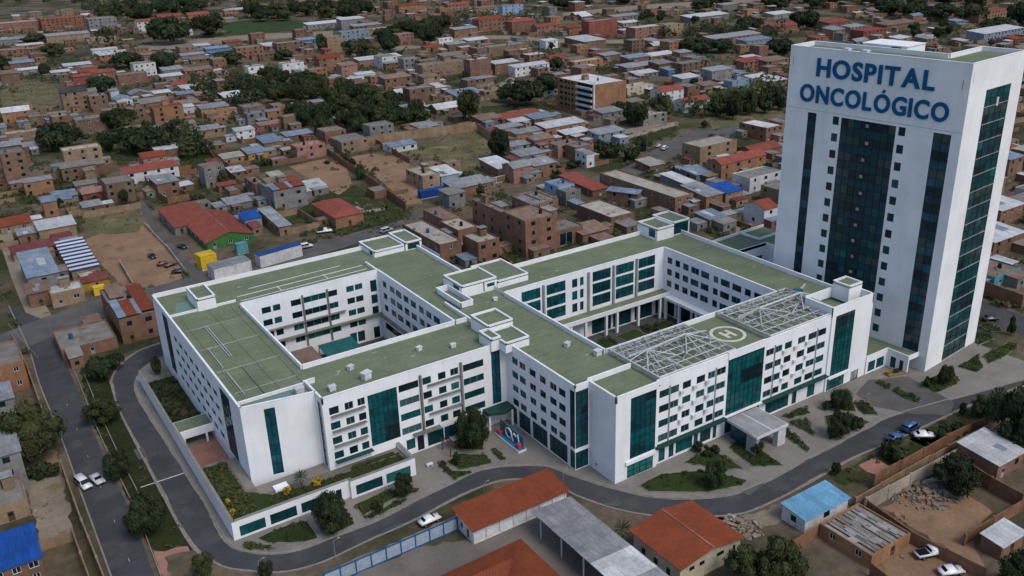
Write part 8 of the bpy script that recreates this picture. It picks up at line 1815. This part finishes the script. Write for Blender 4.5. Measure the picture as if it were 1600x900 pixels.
elwing()
def redhouse():
    x0, x1, y0, y1, h = 82.6, 95.9, 83.2, 94.4, 4.; t = thing('red_roof_house', 'tan house with wide orange tiled gable roof below the curved road', 'house', (x0, y0, 0)); W, D = x1-x0, y1-y0
    b = MB(); fr = facade(b, (0, 0), (W, 0), 0, h, [(2., 3.1, 2.3, 3.1), (4.2, 5.3, 2.3, 3.1), (8., 9.6, 2.3, 3.1), (11.6, 12.2, 2., 3.)], .2); fr += facade(b, (0, D), (0, 0), 0, h, [(2., 3., 1., 2.2), (5., 6., 1., 2.2), (8., 9., .1, 2.2)], .2); facade(b, (W, 0), (W, D), 0, h, []); facade(b, (W, D), (0, D), 0, h, [])
    for y, s in ((0, 1), (D, -1)): b.quad([(0, y, h), (W, y, h), (W/2, y, h+1.1)][::s])
    obj('wall', b, 'wall_cream', t)
    for f_ in fr: link('window', house_window(f_[2], f_[3], 'mullion'), t, f_[0], f_[1])
    tiled_roof(t, [(-.5, D+.6, h+.02), (-.5, -.6, h+.02), (W/2, -.6, h+1.25), (W/2, D+.6, h+1.25)]); tiled_roof(t, [(W+.5, -.6, h+.02), (W+.5, D+.6, h+.02), (W/2, D+.6, h+1.25), (W/2, -.6, h+1.25)]); b = MB(); b.bar((W/2, -.6, h+1.3), (W/2, D+.6, h+1.3), .12, .28); obj('ridge_cap', b, 'roof_pinkroof', t)
redhouse()
# ------------------------------------------------------------------ trees
def crown_mesh(name, seed, n_clump, n_leaf, leaf, shape, mats):
    q = random.Random(seed); b = MB(); cl = []
    for i in range(n_clump):
        while True:
            x, y, z = q.uniform(-1, 1), q.uniform(-1, 1), q.uniform(-1, 1); rr = x*x+y*y+z*z
            if .12 < rr < 1: break
        s = q.uniform(.22, .42)
        if shape == 'tall': x *= .8; y *= .8
        f_ = 1-.25*s; cl.append((x*f_*.80, y*f_*.80, .46+z*f_*.40, s, q.randrange(len(mats))))
    for k in range(n_leaf):
        x, y, z, s, mi = cl[k % n_clump]; th, cz = q.uniform(0, 2*math.pi), q.uniform(-.75, 1); sz = math.sqrt(max(0, 1-cz*cz)); rr = s*q.uniform(.72, 1.08)
        c = Vector((x+sz*math.cos(th)*rr, y+sz*math.sin(th)*rr, z+cz*rr*.55)); n = Vector((sz*math.cos(th)+q.uniform(-.7, .7), sz*math.sin(th)+q.uniform(-.7, .7), cz+q.uniform(-.5, .8))).normalized()
        u = n.orthogonal().normalized(); u.rotate(Matrix.Rotation(q.uniform(0, 6.28), 3, n)); v = n.cross(u); l = leaf*q.uniform(.6, 1.4)
        b.quad([c-u*l, c-v*l*.55+u*l*.1, c+u*l*1.1, c+v*l*.55-u*l*.1], mi if q.random() < .8 else q.randrange(len(mats)))
    for x, y, z, s, mi in cl:      # leafy inner mass so that little light passes
        m0 = len(b.v); k = 7; rr = s*.80
        for j, (cz, cr) in enumerate(((-.9, .35), (-.35, .9), (.35, .9), (.9, .35))):
            for i in range(k): an = 2*math.pi*i/k+j*.4; jit = q.uniform(.75, 1.15); b.v.append((x+math.cos(an)*cr*rr*jit, y+math.sin(an)*cr*rr*jit, z+cz*rr*.5))
        for j in range(3):
            for i in range(k): i2 = (i+1) % k; b.f.append((m0+j*k+i, m0+j*k+i2, m0+(j+1)*k+i2, m0+(j+1)*k+i)); b.m.append(0)
        b.f.append(tuple(m0+3*k+i for i in range(k))); b.m.append(0)
    return b.mesh(name, mats)
CR = {'round': [crown_mesh('crown', s, 30, 2300, .085, 'round', ['leaf_dark', 'leaf_dark', 'leaf_mid']) for s in (1, 2, 3, 4)], 'loose': [crown_mesh('crown', s, 30, 1700, .075, 'round', ['leaf_olive', 'leaf_mid', 'leaf_dark']) for s in (5, 6, 7)],
      'tall': [crown_mesh('crown', s, 18, 1100, .10, 'tall', ['leaf_dark', 'leaf_mid']) for s in (8, 9)], 'shrub': [crown_mesh('crown', s, 14, 900, .10, 'round', ['leaf_mid', 'leaf_dark']) for s in (10, 11, 12)],
      'yellow': [crown_mesh('crown', s, 12, 500, .12, 'round', ['leaf_yellow', 'leaf_yellow', 'leaf_mid']) for s in (13,)], 'fineo': [crown_mesh('crown', s, 34, 5200, .045, 'round', ['leaf_olive', 'leaf_mid']) for s in (24, 25)], 'fine': [crown_mesh('crown', s, 34, 5200, .045, 'round', ['leaf_dark', 'leaf_mid', 'leaf_dark']) for s in (14, 15, 16)]}
b = MB()
for k in range(34):
    an = k*2.4; el = .9-k*.035; q_ = Vector((math.cos(an)*math.cos(el), math.sin(an)*math.cos(el), math.sin(el))); p1 = q_*.55+Vector((0, 0, .45)); p2 = q_*.95+Vector((0, 0, .45-.12)); w_ = q_.cross(Vector((0, 0, 1))).normalized()*.06
    b.quad([(0, 0, .45), p1+w_, p2, p1-w_])
CR['palm'] = [b.mesh('crown', ['leaf_mid'])]
def trunk_mesh():
    b = MB(); b.cone((0, 0, 0), (.05, .02, .5), .075, .05, 7); b.cone((.05, .02, .5), (0, 0, 1.), .05, .03, 7, cap=False)
    for an in (.3, 1.6, 2.9, 4.1, 5.3): b.cone((.03, .01, .55), (math.cos(an)*.42, math.sin(an)*.42, 1.25), .035, .012, 5, cap=False)
    return b.mesh('trunk', ['bark'])
TRK = trunk_mesh()
for x, y, z, h, r, k, lab, dist in TREES:
    lab = lab.replace('~', KN[k]+' ')
    q = random.Random(int(x*11+y*3)); low = k in ('shrub', 'yellow'); name = {'shrub': 'shrub', 'yellow': 'shrub', 'palm': 'palm'}.get(k, 'tree')
    t = thing(name, lab, 'shrub' if low else 'tree', (x, y, z+.05), q.uniform(0, 6.28), 'trees and shrubs of the town'); th = h*(.0 if low else .10)
    if k == 'palm': th = h*.35
    r = max(r, .5); ms = CR['fineo' if k == 'loose' else 'fine'] if (k in ('round', 'loose') and dist < 230 and r > 1.4) else CR[k]
    c = link('crown', q.choice(ms), t, (0, 0, th)); c.scale = (r*1.10, r*1.10, (h-th)*1.05)
    o = link('trunk', TRK, t); tr_ = max(.5, min(r*.75, 2.6)); o.scale = (tr_, tr_, max(th*1.15, .3))
def belt(label, poly, n, seed):
    q = random.Random(seed); b = MB(); xs = [p[0] for p in poly]; ys = [p[1] for p in poly]; k = 0; tr_ = 0
    while k < n and tr_ < 20000:
        tr_ += 1; x, y = q.uniform(min(xs), max(xs)), q.uniform(min(ys), max(ys))
        if not pin(x, y, poly) or any(f_[0]-3 < x < f_[2]+3 and f_[1]-4 < y < f_[3]+3 for f_ in CELL.get((int(x//30), int(y//30)), ())): continue
        k += 1; r, h = q.uniform(3.5, 8), q.uniform(6, 15); mi = q.randrange(3)
        for _ in range(90):
            a, cz = q.uniform(0, 6.28), q.uniform(-.6, 1); sz = math.sqrt(1-cz*cz); rr = q.uniform(.75, 1.08); c = Vector((x+math.cos(a)*sz*r*rr, y+math.sin(a)*sz*r*rr, h*.5+cz*h*.48*rr)); u = Vector((q.uniform(-1, 1), q.uniform(-1, 1), q.uniform(-1, 1))).normalized()*q.uniform(.7, 1.5); v = u.orthogonal().normalized()*u.length*.6
            b.quad([c-u, c-v, c+u, c+v], mi if q.random() < .7 else q.randrange(3))
    return tag(obj('tree_belt', b, ['leaf_dark', 'leaf_mid', 'leaf_olive']), label, 'trees', kind='stuff')
for i, (lab, poly, n) in enumerate(BELTS): belt(lab, poly, n, 500+i)
# ------------------------------------------------------------------ vehicles
def car(x, y, ang, kind, colr, lab):
    t = thing({'van': 'parked_van', 'pickup': 'pickup_truck'}.get(kind, 'car'), lab, {'pickup': 'pickup'}.get(kind, kind), (x, y, .055), rad(ang), 'vehicles')
    L_, W_, H_ = {'car': (4.1, 1.7, 1.45), 'van': (4.7, 1.8, 1.85), 'pickup': (5.2, 1.85, 1.75)}[kind]; m = 'car_'+colr; hl = L_/2; gz = .32
    prof = {'car': [(-hl, .5), (-hl+.05, .95), (-hl*.72, 1.0), (-hl*.45, H_), (hl*.18, H_), (hl*.48, .98), (hl*.95, .82), (hl, .5)], 'van': [(-hl, .5), (-hl+.02, 1.2), (-hl*.9, H_), (hl*.3, H_), (hl*.62, 1.12), (hl*.96, .92), (hl, .5)],
            'pickup': [(-hl, .55), (-hl, 1.02), (-hl*.12, 1.02), (-hl*.08, H_), (hl*.32, H_), (hl*.55, 1.08), (hl*.97, .95), (hl, .55)]}[kind]
    prof = [(p, z) for p, z in prof]; b = MB(); sec = []
    for s, ins in ((-1, .0), (1, .0)):
        sec.append([(p, s*(W_/2-(.16 if z > 1.1 else .0)), z) for p, z in prof])
    n = len(prof); b.v = sec[0]+sec[1]
    b.f.append(tuple(range(n))); b.m.append(0); b.f.append(tuple(range(2*n-1, n-1, -1))); b.m.append(0)
    for i in range(n): j = (i+1) % n; b.f.append((i, n+i, n+j, j)); b.m.append(0)
    bm = bmesh.new(); me = b.mesh('body', [m]); bm.from_mesh(me); bmesh.ops.recalc_face_normals(bm, faces=bm.faces); bmesh.ops.bevel(bm, geom=list(bm.edges), offset=.06, segments=2, affect='EDGES', clamp_overlap=True); bm.to_mesh(me); bm.free(); body = link('body', me, t); smooth(body)
    b = MB(); b.box(-hl*.92, hl*.92, -W_/2+.12, W_/2-.12, gz-.06, .52); obj('chassis', b, 'rubber', t)
    for sx in (-hl*.62, hl*.62):
        for sy in (-1, 1):
            b = MB(); b.cone((sx, sy*(W_/2-.22), gz), (sx, sy*(W_/2+.02), gz), gz, gz, 14); w = obj('wheel', b, 'rubber', t); b = MB(); b.cone((sx, sy*(W_/2+.005), gz), (sx, sy*(W_/2+.035), gz), gz*.6, gz*.55, 10); obj('rim', b, 'chrome', w)
    def glass_(name, pts): b = MB(); b.quad(pts); b.quad(pts[::-1]); o = obj(name, b, 'car_glass', t); return o
    iA = [i for i, p in enumerate(prof) if p[1] == H_]; a, c = prof[iA[0]], prof[iA[-1]]; pa, pc = prof[iA[0]-1], prof[iA[-1]+1]; wt = W_/2-.18; e = .035
    def lerp(p, q, s): return (p[0]+(q[0]-p[0])*s, p[1]+(q[1]-p[1])*s)
    f0, f1 = lerp(c, pc, .1), lerp(c, pc, .9); glass_('windscreen', [(f1[0]+e, -wt+.0, f1[1]+e), (f1[0]+e, wt, f1[1]+e), (f0[0]+e, wt-.03, f0[1]+e), (f0[0]+e, -wt+.03, f0[1]+e)])
    f0, f1 = lerp(a, pa, .12), lerp(a, pa, .85 if kind != 'van' else .6); glass_('rear_window', [(f1[0]-e, wt, f1[1]+e*.5), (f1[0]-e, -wt, f1[1]+e*.5), (f0[0]-e, -wt+.03, f0[1]+e*.5), (f0[0]-e, wt-.03, f0[1]+e*.5)])
    z0, z1 = 1.08, H_-.12
    for s in (-1, 1):
        x0, x1 = (a[0]-.15 if kind != 'pickup' else a[0]+.1), c[0]+.2; mid_ = (x0+x1)/2
        for u0, u1 in ((x0, mid_-.05), (mid_+.05, x1)):
            y0, y1 = s*(W_/2-.01-.0), s*(W_/2-.14); glass_('side_window', [(u0, s*(W_/2-.05), z0), (u1+.1*(u1 == x1), s*(W_/2-.05), z0), (u1-.1*(u1 == x1), s*(W_/2-.125), z1), (u0+.1*(u0 == x0), s*(W_/2-.125), z1)])
        b = MB(); b.box(hl-.06, hl+.012, s*W_*.36-.17, s*W_*.36+.17, .62, .78); obj('headlight', b, 'lamp_clear', t); b = MB(); b.box(-hl-.012, -hl+.06, s*W_*.38-.13, s*W_*.38+.13, .7, .9); obj('tail_light', b, 'lamp_red', t)
    if kind == 'pickup': b = MB(); b.box(-hl+.15, -hl*.18, -W_/2+.15, W_/2-.15, .98, 1.03); obj('cargo_bed', b, 'rubber', t)
for c in CARS: car(*c)
# containers and trucks behind the market hall
def container(label, x, y, L_, W_, H_, ang, m, band=None, name='container'):
    t = thing(name, label, 'container', (x, y, 0), rad(ang)); b = MB(); n = int(L_/.5)
    for i in range(n):
        a, c = L_*i/n, L_*(i+1)/n; mm = (a+c)/2
        for p, q, d0, d1 in ((a, mm, 0, .05), (mm, c, .05, 0)): b.quad([(p, d0, .15), (q, d1, .15), (q, d1, H_-.12), (p, d0, H_-.12)])
    b.box(.0, L_, .06, W_, .15, H_-.12); obj('body', b, m, t)
    b = MB(); b.slab([(-.05, -.05, H_), (L_+.05, -.05, H_), (L_+.05, W_+.05, H_), (-.05, W_+.05, H_)], .12); obj('roof', b, band or m, t); b = MB(); b.box(-.03, L_+.03, -.02, W_, 0, .15); obj('base_frame', b, 'steel', t)
    for s in (.25, .75): b = MB(); b.box(-.05, -.01, W_*s-W_*.22, W_*s+W_*.22, .25, H_-.3); obj('door', b, m, t)
container('long pale container with dark blue roof behind the hospital', 76.6, 264.2, 14.7, 3.4, 4.0, 9, 'wall_white', 'container_blue'); container('pale corrugated shed with dark slots beside the alley', 61.6, 261.3, 11.6, 6., 4.2, 4, 'wall_white', 'roof_greymetal'); container('blue container in the red soil lot', 150.2, 297.2, 12.5, 2.8, 3., -2, 'container_blue')
container('yellow box body beside the market hall', 61., 273., 5., 5., 4.6, 4, 'yellow_paint', name='truck_box')
container('yellow box at the corner of the striped roof house', 29.6, 272.4, 3.2, 2.6, 2.4, 0, 'yellow_paint', name='truck_box')
container('teal box stall behind the alley shed', 74.5, 280.6, 3.6, 2.6, 3.4, 0, 'wall_teal', name='truck_box')
# market tent in the dirt lot
t = thing('shade_tent', 'cream shade tent standing in the dirt lot', 'tent', (30.6, 286.5, 0)); b = MB(); b.quad([(-2.4, -2, 2.3), (2.4, -2, 2.3), (0, 0, 3.1)]); b.quad([(2.4, -2, 2.3), (2.4, 2, 2.3), (0, 0, 3.1)]); b.quad([(2.4, 2, 2.3), (-2.4, 2, 2.3), (0, 0, 3.1)]); b.quad([(-2.4, 2, 2.3), (-2.4, -2, 2.3), (0, 0, 3.1)]); obj('canopy', b, 'roof_cream', t)
for sx in (-1, 1):
    for sy in (-1, 1): b = MB(); b.box(sx*2.3-.05, sx*2.3+.05, sy*1.9-.05, sy*1.9+.05, 0, 2.3); obj('post', b, 'steel', t)
# ------------------------------------------------------------------ lamps and poles
for x, y, h, lean, k, lab in POLES:
    t = thing('street_lamp' if k == 'lamp' else 'utility_pole', lab, 'street lamp' if k == 'lamp' else 'utility pole', (x, y, .1)); tx, ty = r2.x*lean, r2.y*lean; b = MB(); b.cone((0, 0, 0), (tx, ty, h), .08, .05, 8); obj('pole', b, 'pole', t)
    if k == 'lamp':
        b = MB(); b.bar((0, 0, h-.05), (.8, .15, h+.12), .06); obj('arm', b, 'pole', t); b = MB(); b.box(.75, 1.25, .05, .25, h+.06, h+.16); obj('lamp_head', b, 'frame_grey', t)
    else: b = MB(); b.bar((tx-.8, ty, h-.4), (tx+.8, ty, h-.4), .12); obj('cross_arm', b, 'bark', t)
# ------------------------------------------------------------------ forecourt display, shelter, beds
dx_, dy_ = 83.3, 130.2
t = thing('forecourt_display', 'long blue display with white looping emblem in the forecourt', 'display', (dx_, dy_, .12)); b = MB(); b.box(0, 1.9, 0, 9., 0, .5); obj('plinth', b, 'display_white', t); b = MB(); b.box(.1, 1.8, .1, 8.9, .5, .56); obj('plinth_top', b, 'display_blue', t)
b = MB(); b.box(1.45, 1.7, .6, 8.6, .56, 3.0); obj('backboard', b, 'display_blue', t); b = MB(); b.box(1.2, 1.44, 6.6, 8.6, .56, 3.4); obj('blue_panel', b, 'glass_bright', t)
def tube(path, r, name, m): 
    b = MB()
    for i in range(len(path)-1): b.cone(path[i], path[i+1], r, r, 8)
    return obj(name, b, m, t)
lp = [(1.2, 5.4+1.1*math.sin(a), 1.75+1.05*math.cos(a)) for a in [i*.35 for i in range(-4, 15)]]
tube(lp+[(1.1, 3.6, .7)], .15, 'loop_emblem', 'display_white'); tube([(1.2, 4.6, .6), (1.2, 3.4, 2.6), (1.2, 2.6, 2.1), (1.2, 2.0, 2.9), (1.2, 1.5, .7)], .13, 'ribbon_emblem', 'display_white')
b = MB(); b.box(.4, 1.3, .7, 1.4, .56, 1.5); obj('red_block', b, 'display_red', t); b = MB(); b.box(.3, 1.2, 7.4, 8.6, .56, 1.1); obj('red_block', b, 'display_red', t)
t = thing('pergola', 'brown pergola with climbing plants in the forecourt', 'pergola', (71.8, 137.2, .12))
for x in (0, 4.2):
    for y in (0, 3.4): b = MB(); b.box(x-.1, x+.1, y-.1, y+.1, 0, 2.5); obj('post', b, 'brown_trellis', t)
for i in range(8): b = MB(); b.box(-.3+i*.65, -.18+i*.65, -.3, 3.7, 2.5, 2.65); obj('slat', b, 'brown_trellis', t)
b = MB(); b.box(1.2, 3.0, 1., 2.6, 2.66, 2.8); obj('roof_sheet', b, 'roof_greymetal', t); c = link('climber', CR['shrub'][0], t, (3.2, 1.4, .2)); c.scale = (1.6, 1.5, 2.6)
t = thing('flower_bed', 'brown planting bed with yellow flowers beside the annex', 'flower bed', (168.2, 107., .12)); b = MB(); b.slab([(0, 0, .4), (5.2, -1.6, .4), (5.6, .6, .4), (.4, 1.6, .4)], .4); obj('soil_bed', b, 'soil', t); c = link('flowers', CR['yellow'][0], t, (1., .6, .35)); c.scale = (1., .8, .8)
c = link('shrub_mass', CR['shrub'][1], t, (3.2, .2, .35)); c.scale = (1.5, .9, .8)
t = thing('stone_bench', 'small pale block bench beside the pergola', 'bench', (66.2, 136.6, .12)); b = MB(); b.box(0, 1.3, 0, .6, .35, .55); obj('seat', b, 'frame_white', t); b = MB(); b.box(.1, .3, .1, .5, 0, .35); obj('leg', b, 'frame_white', t); b = MB(); b.box(1., 1.2, .1, .5, 0, .35); obj('leg', b, 'frame_white', t)
# median kerb rails
def rail(label, pts, z=.35): 
    t = thing('median_rail', label, 'kerb rail', (*pts[0], 0)); ox, oy = pts[0]
    for i in range(len(pts)-1): b = MB(); b.bar((pts[i][0]-ox, pts[i][1]-oy, z/2), (pts[i+1][0]-ox, pts[i+1][1]-oy, z/2), z, .16); obj('rail', b, 'kerb', t)
wr_r = smooth_line(wr[2]); RS = 1 if offset(wr_r, 1.)[8][0] > wr_r[8][0] else -1; rail('pale kerb rail along the median beside the west road', offset(wr_r, -1.2)[2:]) if False else rail('pale kerb rail along the median beside the west road', [p for p in offset(wr_r, .9*RS)[3:]])
rail('second pale kerb rail inside the median', [p for p in offset(wr_r, 2.6 if RS > 0 else -2.6)[7:22]])
# ------------------------------------------------------------------ rubble and bed shrubs
def rubble(label, cx, cy, rx, ry, n, s, seed, z=.05):
    q = random.Random(seed); b = MB()
    for _ in range(n):
        a, rr = q.uniform(0, 6.28), q.random()**.7; x, y = cx+math.cos(a)*rr*rx, cy+math.sin(a)*rr*ry; g0 = s*math.exp(q.gauss(-.55, .65)); l, w, h = g0*q.uniform(.5, 1.4), g0*q.uniform(.15, .8), g0*q.uniform(.1, .6); rot = Matrix.Rotation(q.uniform(0, 6.3), 3, 'Z') @ Matrix.Rotation(q.uniform(-.5, .5), 3, 'X') @ Matrix.Rotation(q.uniform(-.4, .4), 3, 'Y'); m_ = len(b.v); lift = z+max(0, 1-rr)*s*.9*q.random()
        for pz in (-1, 1):
            for px, py in ((-1, -1), (1, -1), (1, 1), (-1, 1)): v = rot @ Vector((px*l*q.uniform(.6, 1.1), py*w*q.uniform(.6, 1.1), pz*h*q.uniform(.6, 1.1))); b.v.append((x+v.x, y+v.y, max(0.02, lift+h*.4+v.z)))
        mi = q.choices((0, 1, 2), (60, 25, 15))[0]
        for f_ in ((4, 5, 6, 7), (0, 1, 5, 4), (1, 2, 6, 5), (2, 3, 7, 6), (3, 0, 4, 7)): b.f.append(tuple(m_+i for i in f_)); b.m.append(mi)
    return tag(obj('rubble', b, ['stone', 'soil', 'roof_cream']), label, 'rubble', kind='stuff')
rubble('stone rubble in the walled lot at the lower right', 137, 77, 7.5, 6.5, 420, .55, 1); rubble('pale rubble heap beside the orange roofed house', 102., 88.2, 3.4, 3.6, 170, .45, 2); rubble('debris in the red soil lot', 152, 330, 10, 14, 60, .5, 3); rubble('debris in the dirt yard by the row house', 80, 385, 16, 10, 70, .6, 4); rubble('debris in the weedy lot behind the hospital', 125, 300, 12, 10, 60, .5, 5)
rubble('litter in the wreck yard', 121, 72, 7, 5, 50, .4, 6); rubble('debris in the bare yard at the bottom left', 2.5, 167, 2.5, 5, 30, .3, 7)
# low planting spread over lawns and verges
def planting(label, poly, n, s, seed, z=.2):
    q = random.Random(seed); b = MB(); xs = [p[0] for p in poly]; ys = [p[1] for p in poly]; k = 0
    def inside(x, y):
        c = False
        for i in range(len(poly)):
            a, d = poly[i], poly[i-1]
            if (a[1] > y) != (d[1] > y) and x < (d[0]-a[0])*(y-a[1])/(d[1]-a[1])+a[0]: c = not c
        return c
    while k < n:
        x, y = q.uniform(min(xs), max(xs)), q.uniform(min(ys), max(ys)); 
        if not inside(x, y): n -= .02; continue
        k += 1; sz = s*q.uniform(.4, 1.3); mi = q.randrange(2)
        for _ in range(16):
            a, e = q.uniform(0, 6.28), q.uniform(0, 1.4); c = Vector((x+math.cos(a)*math.cos(e)*sz, y+math.sin(a)*math.cos(e)*sz, z+math.sin(e)*sz*.9)); u = Vector((q.uniform(-1, 1), q.uniform(-1, 1), q.uniform(-.5, 1))).normalized()*sz*.45; v = u.orthogonal().normalized()*sz*.3
            b.quad([c-u, c-v, c+u, c+v], mi)
    return tag(obj('low_planting', b, ['leaf_mid', 'leaf_olive'] if seed % 2 else ['leaf_mid', 'leaf_dark']), label, 'plants', kind='stuff')
for i, (lab, pts) in enumerate(LAWNS): planting('low plants on the '+lab, pts, 34, .42, 100+i, .3)
for i, (m, lab, pts) in enumerate(PATCHES):
    if m in ('grassrough', 'grassdry2', 'drygrass'):
        ar = abs(sum(pts[k-1][0]*pts[k][1]-pts[k][0]*pts[k-1][1] for k in range(len(pts))))/2; planting('weeds and low bushes of the '+lab, pts, min(260, int(ar/(7 if m == 'grassrough' else 16))), .55 if m != 'drygrass' else .4, 200+i, .05)
planting('bushes in the sunken garden west of the hospital', [(28.8, 179), (35, 179), (35, 205), (28.8, 205)], 90, .7, 300, .5); planting('bushes of the podium garden', [(28.8, 137.4), (34, 137.4), (33, 146), (33, 157), (28.8, 157)], 120, .55, 301, 3.1); planting('bushes in the west courtyard', [(76, 176), (84, 176), (84, 192), (76, 192)], 60, .6, 302, .3)
planting('hedge along the north canopy of the east courtyard', [(106, 156.5), (131, 156.5), (131, 160.5), (106, 160.5)], 80, .6, 303, .3); planting('bushes in the east courtyard corner', [(140, 150), (149, 150), (149, 160), (140, 160)], 60, .7, 304, .3); planting('flowers along the podium front', [(34, 137.3), (62, 137.3), (62, 141), (48, 140.5), (36, 141.5)], 150, .32, 305, 3.05)
